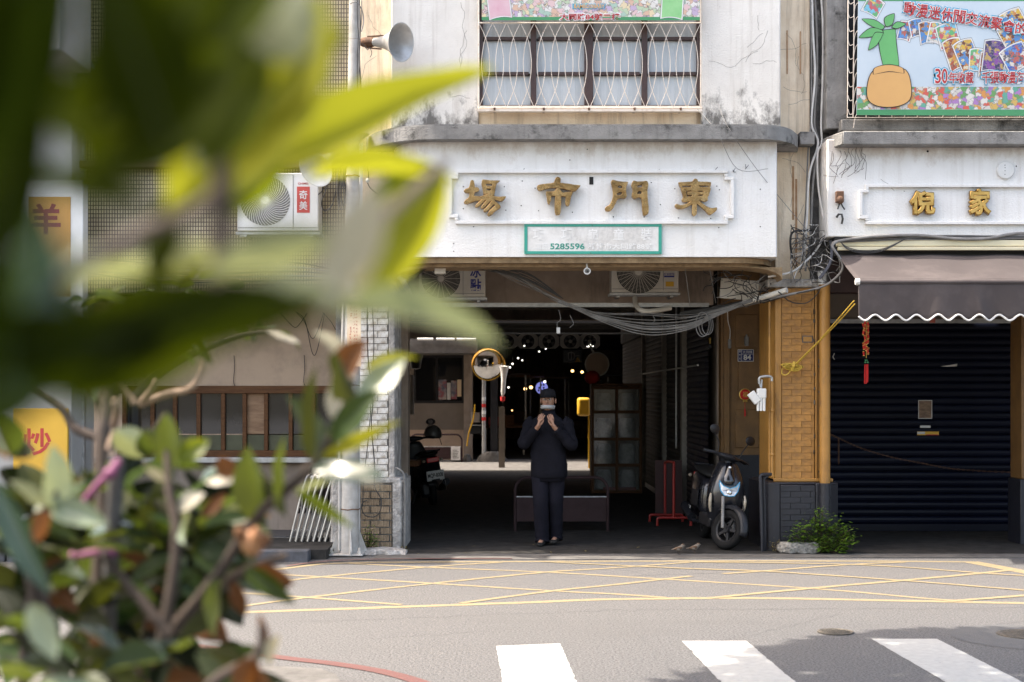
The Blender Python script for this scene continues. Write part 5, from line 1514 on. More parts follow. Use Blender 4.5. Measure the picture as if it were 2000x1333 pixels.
# ---- surveillance cameras
def cctv(label, x, y, D, r, yaw=0.0, arm=None):
    c = P(x, y, D)
    t = thing('security_camera', label, 'camera', tuple(c))
    ax = Vector((math.sin(yaw), -math.cos(yaw), -.12))
    b = MB(); b.lathe([(.001, -r * 2.6), (r * .8, -r * 2.6), (r, -r * 2.2), (r, 0), (r * .92, r * .1), (r * .75, r * .08), (r * .7, -r * .1)], 24, c, ax); b.build('housing', M['white_plastic'], t, smooth=True)
    b = MB(); b.lathe([(r * .7, -r * .1), (.001, -r * .1)], 24, c, ax); b.build('face', M['cable_grey'], t)
    b = MB(); b.lathe([(r * .36, r * .02), (r * .34, r * .1), (.001, r * .16)], 16, c, ax); b.build('lens', M['gloss_black'], t, smooth=True)
    if arm:
        b = MB(); b.tube([c - ax.normalized() * r * 1.4] + [Vector(a) for a in arm], r * .28, 8); b.build('arm', M['white_plastic'], t, smooth=True)
    return t
cctv('white bullet camera above the left brick pillar facing the road', 740, 520, 14.7, .048, .05, [P(734, 532, 14.9), P(732, 545, 15.0)])
cctv('small camera hanging from the middle of the passage soffit', 1147, 530, 14.62, .036, .0, [P(1146, 516, 14.68), P(1146, 512, 14.72)])
t = thing('security_camera', 'white long camera on a side bracket at the top of the left pillar', 'camera', P(720, 545, 14.7))
b = MB(); b.obox(P(720, 544, 14.62), .15, .06, .055, Euler((0, 0, .1))); b.build('housing', M['white_plastic'], t, bevel=.008)
b = MB(); b.box(XP(699, 14.66), XP(706, 14.66), 14.62, 14.7, ZP(562, 14.66), ZP(527, 14.66)); b.build('wall_box', M['white_plastic'], t, bevel=.005)
b = MB(); b.ball(P(736, 541, 14.65), .035, .03, .035); b.tube([P(736, 541, 14.65), P(739, 527, 14.7)], .012, 6); b.build('joint', M['gloss_black'], t, smooth=True)
b = MB(); b.tube(bez(px3([(715, 534, 15.0), (745, 531, 14.95), (775, 538, 14.95), (790, 549, 15.0)]), 5), [.03] * 16, 10); tag(b.build('drain_pipe', M['white_plastic'], None, smooth=True), 'pale curved drain pipe end above the left brick pillar', 'pipe')
b = MB(); b.tube(bez(px3([(786, 548, 15.3), (797, 568, 15.6), (806, 592, 16.0), (812, 610, 16.3)]), 5), .03, 8); tag(b.build('conduit_pipe', M['ac_body'], None, smooth=True), 'beige conduit slanting down under the left haunch', 'pipe')
# =================================================================== AWNING
aw = thing('shop_awning', 'mauve-brown canvas awning with scalloped white-edged valance over the blue shutter', 'awning', (5.2, 14.3, 2.9))
YB, YF = 14.72, 13.9
zb_, zf_ = ZP(497, YB), ZP(549, YF)
XL, XRR = 3.37, 7.0
rg = random.Random(21)
n, m_ = 60, 8
vs = []
for j in range(m_ + 1):
    t = j / m_
    for i in range(n + 1):
        x = XL + (XRR - XL) * i / n
        sag = -.018 * math.sin(PI * t) * (1 + .5 * math.sin(x * 3.1)) + .006 * math.sin(x * 9 + t * 3)
        vs.append((x, YB + (YF - YB) * t, zb_ + (zf_ - zb_) * t + sag))
b = MB(); b.add(vs, [(j * (n + 1) + i, (j + 1) * (n + 1) + i, (j + 1) * (n + 1) + i + 1, j * (n + 1) + i + 1) for j in range(m_) for i in range(n)])
o = b.build('canopy_cloth', M['awning'], aw, smooth=True); s_ = o.modifiers.new('thick', 'SOLIDIFY'); s_.thickness = .004
# valance with folds and scalloped hem
zv0, zv1 = ZP(551, YF), ZP(620, YF)
n, m_ = 260, 8
per = XP(1744.5, YF) - XP(1704, YF)
x00 = XP(1688, YF)
def hem(x): return zv1 + .0 - .028 * (math.cos(2 * PI * (x - x00) / per)) 
def fold(x, t):
    f = .0
    for xc, a, w in ((XP(1712, YF), .03, .10), (XP(1905, YF), .028, .07), (XP(1800, YF), .012, .2), (XP(1840, YF), .01, .12)):
        f += a * math.exp(-((x - xc - (t - .3) * .12) / w) ** 2) * t
    return f + .012 * t * math.sin(x * 6.3) + .008 * t * math.sin(x * 17)
vs = []
for j in range(m_ + 1):
    t = j / m_
    for i in range(n + 1):
        x = XL + .01 + (XRR - XL) * i / n
        vs.append((x, YF - .012 - fold(x, t), zv0 + (hem(x) - zv0) * t))
b = MB(); b.add(vs, [(j * (n + 1) + i, (j + 1) * (n + 1) + i, (j + 1) * (n + 1) + i + 1, j * (n + 1) + i + 1) for j in range(m_) for i in range(n)])
o = b.build('valance', M['awning'], aw, smooth=True); s_ = o.modifiers.new('thick', 'SOLIDIFY'); s_.thickness = .003
b = MB(); b.tube([(XL + .01 + (XRR - XL) * i / n, YF - .016 - fold(XL + .01 + (XRR - XL) * i / n, 1), hem(XL + .01 + (XRR - XL) * i / n) - .004) for i in range(n + 1)], .010, 6)
b.build('piping', M['trim_white'], aw, smooth=True)
b = MB(); b.tube([(XL, YF, zf_ - .012), (XRR, YF, zf_ - .012)], .026, 12); b.build('front_bar', M['awning'], aw, smooth=True)
b = MB(); b.lathe([(.001, .012), (.03, .01), (.034, 0), (.034, -.03)], 14, (XL - .005, YF, zf_ - .01), (-1, 0, 0)); b.build('end_cap', M['white_plastic'], aw, smooth=True)
for x in (XL + .25, 6.2):
    b = MB(); b.beam((x, YB, zb_ - .12), (x + .3, (YB + YF) / 2, zb_ - .30), .035, .04); b.beam((x + .3, (YB + YF) / 2, zb_ - .30), (x, YF + .03, zf_ - .06), .035, .04)
    b.build('folding_arm', M['galv'], aw)
# cassette above the awning
b = MB(); b.box(XP(1634, 14.74), 7.0, 14.7, 14.775, ZP(482, 14.74), ZP(470, 14.74)); b.box(XP(1634, 14.74), 7.0, 14.66, 14.72, ZP(490, 14.7), ZP(483, 14.7))
b.build('back_board', M['cream'], aw, bevel=.006)
b = MB(); b.box(XP(1632, 14.74), 7.0, 14.78, 15.2, ZP(500, 14.8), ZP(464, 14.8)); b.build('shadow_gap', M['dark'], aw)
b = MB(); b.box(3.3, 7.0, 15.2, 15.5, 2.75, 3.3); b.build('roller_beam', M['brown_frame'], aw)

# white strapped trunking and tube along the right shop front
b = MB(); b.tube(bez(px3([(1625, 480, 14.7), (1636, 472, 14.66), (1700, 463, 14.66), (1790, 460, 14.68), (1870, 467, 14.68), (1930, 466, 14.68), (1980, 457, 14.7), (2050, 456, 14.7)]), 6), .016, 8)
tag(b.build('cable', M['cable_grey'], None, smooth=True), 'thick grey cable snaking above the awning board to the right edge', 'cable')
for k in range(5):
    cable('thin grey cable strung with the thick one above the awning board', [(1640, 470 + k, 14.68), (1700, 466 + k * 1.3, 14.69), (1770, 462 + k * 1.6, 14.69), (1850, 460 + k * 2, 14.7), (1960, 461 + k * 1.5, 14.7), (2060, 460 + k, 14.7)], .006, [M['cable_grey'], M['cable_black']][k % 2], 'cables above the awning board')
for k in range(3):
    cable('slack black cable drooping below the awning board near its left end', [(1642, 473, 14.64), (1655, 483 + 2 * k, 14.63), (1685, 490 + 2.4 * k, 14.62), (1725, 486 + 2 * k, 14.63), (1770, 466, 14.65)], .0045, M['cable_black'], 'slack cables over the awning board')

# =================================================================== downpipe, side pipes, cap, meter
dp = thing('downpipe', 'ochre painted downpipe with open white top on the right face of the ochre pillar', 'pipe', P(1611, 950, 14.99))
b = MB(); b.cyl(P(1611, 944, 14.99), P(1611, 556, 14.99), .056, None, 18); b.build('tube', M['orange'], dp, smooth=True)
b = MB(); b.cyl(P(1611, 1083, 14.93), P(1611, 944.5, 14.93), .056, None, 18); b.cyl(P(1611, 976, 14.93), P(1611, 970, 14.93), .063, None, 18); b.build('lower_tube', M['navy_brick'], dp, smooth=True)
b = MB(); b.cyl(P(1606, 556.5, 14.99), P(1606, 531, 14.99), .044, None, 18); b.cyl(P(1606, 538, 14.99), P(1606, 533, 14.99), .05, None, 18); b.build('top_sleeve', M['white_plastic'], dp, smooth=True)
wp = thing('water_pipes', 'pair of dark pipes elbowed against the slate base of the ochre pillar', 'pipe', P(1490, 1085, 14.9))
b = MB(); b.tube(bez(px3([(1489, 1080, 14.9), (1487, 1000, 14.9), (1485, 940, 14.9), (1485, 932, 14.9), (1488, 928, 14.9), (1496, 927, 14.92), (1506, 927, 14.95)]), 4), .019, 8); b.build('outer_pipe', M['navy_brick'], wp, smooth=True)
b = MB(); b.tube(bez(px3([(1494, 1078, 14.93), (1493, 1000, 14.93), (1492, 944, 14.93), (1493, 934, 14.93), (1500, 930, 14.95)]), 4), .017, 8); b.build('inner_pipe', M['navy_brick'], wp, smooth=True)
b = MB(); b.cyl(P(1508, 930, 15.02), P(1508, 742, 15.02), .014, None, 8); b.cyl(P(1503, 926, 15.08), P(1503, 590, 15.08), .012, None, 8)
for y in (930, 888, 802): b.ball(P(1508, y, 15.02), .022, .022, .026, 8, 6)
b.build('riser', M['orange'], wp, smooth=True)
b = MB(); b.cyl(P(1499, 800, 16.0), P(1499, 560, 16.0), .018, None, 8); b.build('rusty_riser', M['rust'], wp)
vt = thing('vent_pipe', 'galvanised bent pipe with white ribbed breather caps on the left of the ochre pillar', 'pipe', P(1490, 800, 14.98))
b = MB(); b.tube(bez(px3([(1507.5, 745, 15.0), (1507, 738, 15.0), (1502, 735.5, 15.0), (1490, 736, 15.0), (1483, 739, 15.0), (1483, 750, 15.0)]), 4), .014, 8); b.build('elbow_pipe', M['galv'], vt, smooth=True)
b = MB()
for x0, x1 in ((1482.5, 1486), (1488, 1487)): b.tube([P(x0, 742, 15.0), P((x0 + x1) / 2, 752, 14.99), P(x1, 758, 14.98)], .009, 6)
b.build('branch', M['galv'], vt, smooth=True)
b = MB(); b.box(XP(1478, 14.97), XP(1496, 14.97), 14.93, 15.01, ZP(779, 14.97), ZP(759, 14.97)); b.build('breather_head', M['white_plastic'], vt, bevel=.012)
b = MB()
for x in (1480.5, 1486.5, 1492.5): b.cyl(P(x, 803, 14.95), P(x, 778, 14.95), .014, .017, 10)
b.cyl(P(1483, 802, 14.99), P(1483, 778, 14.99), .014, .017, 10); b.build('breather_tubes', M['white_plastic'], vt, smooth=True)
b = MB(); b.obox(P(1473, 777, 14.95), .085, .05, .13, Euler((0, R(-38), 0))); b.build('side_box', M['white_plastic'], vt, bevel=.008)
np_ = thing('number_plate', 'dark blue enamel house number plate reading 84 on the brown inner wall', 'sign', P(1456, 706, 17.06))
Dn = 17.06; no = world_loc(np_)
MB().box(XP(1441, Dn), XP(1472, Dn), Dn, Dn + .006, ZP(706.5, Dn), ZP(683, Dn)).build('rim', M['paper'], np_)
MB().box(XP(1442, Dn), XP(1471, Dn), Dn - .0012, Dn - .0002, ZP(705.5, Dn), ZP(684, Dn)).build('enamel', pmat('enamel_blue', (.03, .04, .15), rough=.25), np_)
MB().box(XP(1448.2, Dn), XP(1448.9, Dn), Dn - .002, Dn - .0014, ZP(705.5, Dn), ZP(684, Dn)).build('print', M['paper'], np_)
MB().box(XP(1449, Dn), XP(1471, Dn), Dn - .002, Dn - .0014, ZP(692.4, Dn), ZP(691.8, Dn)).build('print', M['paper'], np_)
link('print', text_mesh('print', '84', .08, M['paper'], .0004, .03, 0, XP(1459.5, Dn), ZP(698.5, Dn), Dn - .0022, width=15 / F * Dn, height=10.5 / F * Dn, org=no), None, np_)
link('print', text_mesh('print', '大同路', .04, M['paper'], .0004, .0, 0, XP(1460, Dn), ZP(688, Dn), Dn - .0022, width=19 / F * Dn, height=5 / F * Dn, org=no), None, np_)
for k, ch in enumerate('新竹市'): link('print', text_mesh('print', ch, .03, M['paper'], .0004, .0, 0, XP(1445.2, Dn), ZP(687 + k * 7, Dn), Dn - .0022, width=4.6 / F * Dn, height=4.8 / F * Dn, org=no), None, np_)
# red lucky ornament
lk = thing('lucky_ornament', 'round red and gold lucky ornament with a red tassel on the brown inner wall', 'ornament', P(1455, 771, 17.05))
q = P(1455, 771, 17.05)
b = MB(); b.lathe([(.001, .03), (.05, .028), (.066, .012), (.066, 0)], 24, q, (0, -1, 0)); b.build('disc', M['red_cloth'], lk, smooth=True)
b = MB(); b.tube([q + Vector((.066 * math.cos(2 * PI * i / 24), -.012, .066 * math.sin(2 * PI * i / 24))) for i in range(24)], .008, 5, closed=True)
for k in (-1, 0, 1): b.ball(q + Vector((k * .02, -.01, -.08)), .009, .006, .012, 6, 4)
b.build('gilt_rim', M['gold_paint'], lk, smooth=True)
link('print', text_mesh('print', '福', .07, M['gold_paint'], .001, .01, 0, q.x, q.z, q.y - .031, width=.065, height=.065, org=world_loc(lk)), None, lk)
b = MB(); b.tube([q + Vector((0, 0, -.09)), q + Vector((0, 0, -.17))], .003, 5); b.tube([q + Vector((0, 0, -.17)), q + Vector((0, -.005, -.26))], [.008, .012], 8); b.build('tassel', M['red_cloth'], lk)
b = MB(); b.box(XP(1454, 17.05), XP(1461, 17.05), 17.0, 17.08, ZP(676, 17.05), ZP(658, 17.05)); b.ball(P(1458, 656, 17.04), .012, .012, .02, 8, 5); tag(b.build('wall_lamp', M['cable_grey'], None, bevel=.006), 'small old glass lamp fitting above the number plate', 'lamp')
cable('white pull cord hanging in front of the brown inner wall', [(1421, 610, 16.6), (1422, 628, 16.6), (1426, 645, 16.6), (1425.5, 664, 16.6)], .004, M['cable_white'])
b = MB(); b.box(XP(1422, 16.6), XP(1428, 16.6), 16.58, 16.62, ZP(681, 16.6), ZP(663, 16.6)); tag(b.build('cord_switch', M['cable_grey'], None, bevel=.006), 'grey switch hanging at the end of the white pull cord', 'switch')
bl = thing('bare_bulb', 'unlit clear bulb in a brass holder hanging before the dark blue side shutter', 'bulb', P(1386, 668, 17.6))
b = MB(); b.cyl(P(1386.5, 672, 17.6), P(1386.5, 660, 17.6), .016, None, 10); b.build('holder', M['gold_paint'], bl)
b = MB(); b.ball(P(1386.5, 677, 17.6), .026, .026, .03, 12, 8); b.build('globe', glass_mat('bulb_glass', (.5, .5, .5)), bl, smooth=True)

# yellow rope: lashing to the awning, coil on the pillar
rp = thing('yellow_rope', 'yellow nylon rope coiled on the ochre pillar and stretched to the awning', 'rope', P(1548, 717, 14.98))
b = MB()
b.tube([P(1553, 712, 15.0), P(1600, 666, 14.8), P(1634, 627, 14.5), P(1668, 588, 14.1)], .006, 6)
b.tube([P(1557, 711, 15.0), P(1604, 664, 14.8), P(1637, 630, 14.5), P(1670, 594, 14.1)], .006, 6)
b.build('guy_line', M['rope'], rp, smooth=True)
b = MB()
rg = random.Random(8)
for k in range(9):
    pts = []
    ph = rg.uniform(0, 6)
    for i in range(14):
        a = 2 * PI * i / 14
        pts.append(P(1547 + (22 - k * .9) * math.cos(a) + rg.uniform(-.8, .8), 717 + (3.2 + k * .28) * math.sin(a) * (1 + .4 * math.sin(a + ph)) + (k - 4) * .5 + 2.5 * math.cos(a), 15.04 - .012 * (k % 4)))
    b.tube(pts, .0062, 6, closed=True)
b.tube(bez(px3([(1528, 720, 15.03), (1527, 730, 15.03), (1533, 733, 15.02), (1540, 730, 15.02), (1544, 724, 15.02)]), 4), .0062, 6)
for k in range(4): b.tube([P(1550 + k, 707, 15.0), P(1548 + k, 716, 14.975), P(1546 + k, 725, 15.0)], .0065, 6)
b.build('coil', M['rope'], rp, smooth=True)

# chain across the blue shutter
ch = thing('rusty_chain', 'thin rusty chain sagging across the blue roller shutter', 'chain', P(1640, 860, 16.6))
cpts = bez(px3([(1622, 849, 16.2), (1640, 857, 16.3), (1680, 875, 16.4), (1740, 893, 16.5), (1800, 905, 16.6), (1860, 916, 16.6), (1930, 921, 16.6), (2010, 924, 16.6)]), 14)
lk_m = MB(); lk_m.tube([(.019 * math.cos(2 * PI * i / 8), 0, .008 * math.sin(2 * PI * i / 8)) for i in range(8)], .0028, 4, closed=True)
lmesh = lk_m.mesh('chain_link', M['rust'], smooth=True)
L = 0
co = world_loc(ch)
for i in range(len(cpts) - 1):
    a, c = cpts[i], cpts[i + 1]
    nseg = max(1, int((c - a).length / .031))
    for s in range(nseg):
        p = a.lerp(c, (s + .5) / nseg); d = (c - a).normalized()
        q = Vector((1, 0, 0)).rotation_difference(d) @ Euler((R(90) * (L % 2), 0, 0)).to_quaternion()
        o = link('chain_link', lmesh, None, ch, p - co, q.to_euler()); L += 1
for s in range(20):
    o = link('chain_link', lmesh, None, ch, P(1638, 858 + s * 2.5, 16.3) - co, Euler((R(90) * (s % 2), R(90), 0)))
# firecracker string
fc = thing('firecracker_string', 'string of red and gold imitation firecrackers with a long tassel hanging under the awning', 'ornament', P(1692, 628, 15.2))
rg = random.Random(3)
Df = 15.2
b1, b2_ = MB(), MB()
for i in range(26):
    t = i / 25
    y = 631 + t * 60
    x = 1691 + rg.choice([-4.5, -1.5, 1.5, 4.5]) * (1 if t < .5 else .9)
    an = rg.uniform(-.35, .35)
    p = P(x, y, Df + rg.uniform(-.02, .02)); d = Vector((math.sin(an), 0, -math.cos(an))) * .024
    MB().cyl(p - d, p + d, .0105, None, 8).build('firecracker', M['red_cloth'], fc)
    b2_.cyl(p - d * 1.06, p - d * .8, .0115, None, 8); b2_.cyl(p + d * .8, p + d * 1.06, .0115, None, 8)
b2_.tube([P(1692, 626, Df), P(1692, 700, Df)], .003, 5)
b2_.build('gilt_ends', M['gold_paint'], fc)
b = MB()
for x in (1689.5, 1692.5, 1695): b.tube([P(x, 712, Df), P(x + rg.uniform(-1, .5), 735, Df), P(x - .6, 752 - abs(x - 1691) * 1.2, Df)], [.006, .008, .007], 7)
b.build('tassel', M['red_cloth'], fc)
b = MB(); b.ball(P(1692, 704, Df), .016, .01, .01, 8, 5); b.ball(P(1690, 708, Df), .012, .01, .01, 8, 5); b.ball(P(1695, 708, Df), .012, .01, .01, 8, 5); b.build('beads', pmat('jade_beads', (.05, .28, .12), rough=.3), fc)
b = MB(); b.box(XP(1816, 15.3), XP(1827, 15.3), 15.3, 15.31, ZP(631, 15.3), ZP(621, 15.3)); tag(b.build('lucky_card', pmat('red_card', (.36, .08, .05), rough=.6)), 'tiny square red card peeping out below the awning hem', 'card')
b = MB(); b.tube(bez(px3([(1630, 690, 16.0), (1627, 697, 16.0), (1630, 703, 16.0)]), 4), .005, 6); tag(b.build('hook', M['white_plastic']), 'small white hook on the edge of the blue shutter', 'hook')

# =================================================================== cable tangle at the black strip
GR = 'cables running down the black stained strip'
rg = random.Random(31)
for k, (x, mt, r) in enumerate([(1588, 'cable_white', .012), (1593, 'cable_grey', .011), (1605, 'cable_white', .011), (1584, 'cable_grey', .008)]):
    pts = [(x - 2, -20, 15.1), (x + 3 * math.sin(k), 60, 15.1), (x + 4 - k, 150, 15.1), (x - 3 + k, 240, 15.1), (x + 10 - 5 * k, 280, 15.1)]
    if k == 0: pts += [(1581, 340, 15.05), (1576, 430, 15.0), (1570, 520, 15.0)]
    if k == 1: pts += [(1588, 360, 15.05), (1583, 460, 15.0), (1573, 530, 15.0)]
    if k == 2: pts += [(1597, 300, 15.06), (1598, 360, 15.05), (1606, 415, 15.0), (1611, 448, 14.96), (1600, 480, 14.95), (1575, 510, 14.9), (1545, 532, 14.9), (1500, 541, 14.9)]
    if k == 3: pts += [(1574, 400, 15.05), (1570, 450, 15.0), (1567, 510, 15.0)]
    cable('cable running down the black stained strip between the two buildings', pts, r, M[mt], GR)
cable('thin white cable falling from the top of the black strip', [(1609, -10, 15.1), (1611, 20, 15.1), (1617, 48, 15.1)], .005, M['cable_white'])
cable('black conduit bent out of the beige pilaster below the cornice', [(1548, 505, 15.05), (1544, 480, 15.03), (1545, 460, 15.02), (1552, 452, 15.0), (1565, 451, 15.0), (1590, 450, 15.0)], .012, M['cable_black'])
cable('fine grey line slanting from the white wall to the cable tangle', [(1362, 213, 14.7), (1400, 258, 14.4), (1440, 330, 14.4), (1500, 330, 14.5)], .003, M['cable_grey'])
cable('fine grey line crossing the right end of the cornice', [(1402, 203, 14.8), (1420, 245, 14.35), (1470, 320, 14.42), (1530, 395, 14.7), (1600, 478, 14.9)], .003, M['cable_grey'])
for k in range(62):
    x0, y0 = rg.uniform(1556, 1622), rg.uniform(448, 530)
    pts = [(x0, y0, 14.95)]
    a = rg.uniform(0, 6.28)
    for i in range(rg.randint(3, 6)):
        a += rg.uniform(-1.0, 1.0)
        l = rg.uniform(8, 22)
        nx = min(1640, max(1545, pts[-1][0] + l * math.cos(a))); ny = min(552, max(440, pts[-1][1] + l * math.sin(a)))
        pts.append((nx, ny, 14.95 + rg.uniform(-.14, .1)))
    cable('one of the knotted wires in the tangle beside the awning', pts, rg.choice([.003, .004, .005]), M[rg.choice(['cable_grey', 'cable_black', 'cable_black', 'cable_white', 'cable_grey'])], 'knotted wires beside the awning')
cable('blue-grey insulated bundle in the middle of the wire tangle', [(1622, 470, 14.9), (1625, 490, 14.88), (1622, 512, 14.88), (1612, 530, 14.9), (1600, 545, 14.92)], .016, pmat('blue_grey_sleeve', (.16, .17, .21), rough=.5))
cable('thick grey cable looping from the awning corner down to the passage', [(1636, 472, 14.66), (1626, 480, 14.62), (1632, 492, 14.6), (1641, 505, 14.6), (1646, 520, 14.6), (1640, 535, 14.62), (1615, 556, 14.7), (1580, 568, 14.8), (1530, 578, 14.9), (1460, 596, 15.3), (1380, 610, 15.6)], .013, M['cable_grey'])
cable('second thick black cable hugging the loop at the awning corner', [(1640, 500, 14.62), (1645, 522, 14.62), (1634, 545, 14.66), (1600, 563, 14.75), (1550, 575, 14.85), (1490, 592, 15.2)], .008, M['cable_black'])
cable('black cable drooping below the pillar cap', [(1520, 570, 14.9), (1545, 590, 14.95), (1575, 592, 15.0), (1596, 575, 14.95), (1604, 560, 14.9)], .006, M['cable_black'])
cable('white hooked cable end above the downpipe', [(1606, 532, 14.97), (1616, 524, 14.95), (1616, 516, 14.95), (1611, 515, 14.95)], .008, M['cable_white'])
tb = thing('cable_trunking', 'worn white plastic tube slanting beneath the right end of the soffit', 'pipe', P(1500, 575, 15.0))
b = MB(); b.tube(px3([(1452, 592, 15.2), (1537, 567, 14.9)]), .030, 12); b.build('tube', M['ac_body'], tb, smooth=True)
b = MB(); b.tube(px3([(1330, 612, 15.7), (1400, 604, 15.45), (1452, 592, 15.2)]), [.02, .032, .03], 10); b.build('black_sleeve', M['cable_black'], tb, smooth=True)
b = MB(); 
for x, y in ((1524, 571), (1480, 584)):
    b.tube([P(x, y, 14.97) + Vector((.01 * math.sin(2 * PI * i / 10), .035 * math.cos(2 * PI * i / 10), .035 * math.sin(2 * PI * i / 10))) for i in range(10)], .005, 5, closed=True)
b.build('strap', M['cable_black'], tb)
# sagging wires over the passage
GP = 'wires sagging across the passage mouth'
rg = random.Random(12)
for k in range(14):
    y1 = 578 + rg.uniform(-3, 5)
    s_ = rg.uniform(0, 1)
    pts = [(880, 516 + rg.uniform(-2, 4), 15.0), (940, 522 + rg.uniform(-4, 6), 15.2), (1010, 545 + rg.uniform(-5, 8), 15.3), (1090, 588 + rg.uniform(-4, 3), 15.4), (1170, 608 + s_ * 18 + rg.uniform(-2, 2), 15.5), (1260, 612 + s_ * 42 + rg.uniform(-3, 3), 15.5), (1340, 614 + s_ * 32 + rg.uniform(-3, 3), 15.4), (1400, 604 + s_ * 14, 15.3), (1470, 586 + rg.uniform(-4, 6), 15.1)]
    if k > 5: pts = pts[3:]
    cable('one of the long wires sagging across the dark passage mouth', pts, rg.choice([.0032, .0042, .006]), M[rg.choice(['cable_grey', 'cable_black', 'cable_grey'])], GP)
for k in range(12):
    pts = [(780, 520 + rg.uniform(-4, 4), 15.0), (820, 512 + rg.uniform(-4, 6), 14.95), (880, 516 + rg.uniform(-4, 4), 14.95), (960, 524 + rg.uniform(-5, 8), 15.0), (1030, 540 + rg.uniform(-10, 12), 15.1), (1100, 584, 15.3)]
    cable('black wire strung under the soffit from the left pillar', pts, .0045, M['cable_black'], 'black wires under the left soffit')
for k in range(4):
    pts = [(760, 524, 14.95), (775, 527 + k * 2, 14.92), (800, 540 + k * 2, 14.95), (835, 522 + k, 14.95), (870, 512, 14.98)]
    cable('short black wire crossing the left haunch', pts, .004, M['cable_black'], 'short wires on the left haunch')
for k in range(3):
    c = (1372 + k * 5, 634 + k)
    pts = [(c[0] + (13 - k) * math.cos(a / 10 * 2 * PI + k), c[1] + (24 - 3 * k) * math.sin(a / 10 * 2 * PI + k), 15.3 + .02 * k) for a in range(12)]
    cable('loose loop of wire hanging right of the passage middle', pts, .0045, M['cable_grey'], 'loose wire loops')
for x0, y0, x1, y1 in [(1338, 524, 1348, 600), (1386, 524, 1398, 592)]:
    cable('thin stay wire dropping from the soffit to the sagging bundle, ' + ('left one' if x0 < 1360 else 'right one'), [(x0, y0, 14.9), ((x0 + x1) / 2, (y0 + y1) / 2, 15.1), (x1, y1, 15.35)], .004, M['cable_grey'], 'thin stay wires')
for k in range(34):
    x0, y0 = rg.uniform(1410, 1500), rg.uniform(535, 590)
    pts = [(x0, y0, 15.1)]
    a = rg.uniform(0, 6.28)
    for i in range(4):
        a += rg.uniform(-.9, .9)
        pts.append((min(1505, pts[-1][0] + 14 * math.cos(a)), min(600, max(528, pts[-1][1] + 10 * math.sin(a))), 15.1 + rg.uniform(-.15, .15)))
    cable('one of the messy black wires under the right haunch', pts, .0045, M[rg.choice(['cable_black', 'cable_black', 'cable_grey'])], 'messy wires under the right haunch')
b = MB(); b.obox(P(1444, 566, 15.6), .42, .04, .22, Euler((0, .08, 0))); tag(b.build('spare_board', M['ac_body'], None, bevel=.006), 'pale spare board wedged among the wires under the right haunch', 'board')
b = MB(); b.box(XP(826, 14.9), XP(868, 14.9), 14.82, 15.0, ZP(518, 14.9), ZP(505, 14.9)); tag(b.build('junction_box', M['maroon'], None, bevel=.008), 'dull red metal junction box under the left end of the soffit', 'junction box')
b = MB(); b.box(XP(849, 14.95), XP(871, 14.95), 14.88, 14.98, ZP(536, 14.95), ZP(519, 14.95)); tag(b.build('junction_box', M['ac_body'], None, bevel=.012), 'small rounded beige box hanging below the dull red one', 'junction box')
b = MB(); b.tube(bez(px3([(1240, 582, 16.4), (1242, 596, 16.3), (1252, 606, 16.2), (1272, 608, 16.2), (1310, 602, 16.3)]), 5), .028, 8); tag(b.build('hose', M['ac_body'], None, smooth=True), 'pale insulated hose curving under the newer air conditioner', 'hose')
b = MB(); b.box(-1.2, 2.3, 16.6, 16.64, ZP(600, 16.6), ZP(592, 16.6)); tag(b.build('slotted_rail', M['galv'], None), 'long slotted steel rail under the lintel air conditioners', 'rail')
for x, y0, y1 in ((1091, 605, 650), (1113, 616, 640), (1272, 612, 632)):
    cable({1091: 'short wire holding the white plug below the sagging bundle', 1113: 'curly wire end just right of the hanging white plug', 1272: 'short wire end hanging below the pale curved hose'}[x], [(x, y0, 15.5), (x + 4, (y0 + y1) / 2 - 4, 15.5), (x - 3 + (x > 1100) * 10, (y0 + y1) / 2 + 5, 15.5), (x, y1, 15.5)], .004, M['cable_grey'], 'loose hanging wire ends')
b = MB(); b.box(XP(1087, 15.5), XP(1094, 15.5), 15.49, 15.53, ZP(652, 15.5), ZP(640, 15.5)); tag(b.build('plug', M['white_plastic'], None, bevel=.004), 'white plug dangling below the sagging wires in the passage', 'plug')
# cables down the left pillar
cable('black cable running down the bricks of the left pillar into a loop', [(718, 560, 15.0), (717, 640, 15.0), (719, 700, 15.0), (728, 780, 15.0), (725, 830, 15.0), (731, 900, 14.98), (732, 950, 14.93), (744, 975, 14.92), (742, 1000, 14.92), (730, 1010, 14.92), (712, 1006, 14.92), (706, 990, 14.92), (710, 981, 14.92), (717, 978, 14.92)], .006, M['cable_black'])
cable('second black cable on the left pillar beside the looped one', [(724, 560, 15.02), (730, 660, 15.02), (728, 730, 15.02), (724, 800, 15.0), (718, 870, 15.0), (711, 930, 14.95), (708, 990, 14.93)], .0045, M['cable_black'])
cable('dark conduit bulging out right of the left pillar base', [(773, 914, 15.0), (781, 918, 14.99), (789, 928, 15.0), (791, 960, 15.0), (791, 1030, 15.0), (790, 1072, 15.0)], .012, M['cable_grey'])
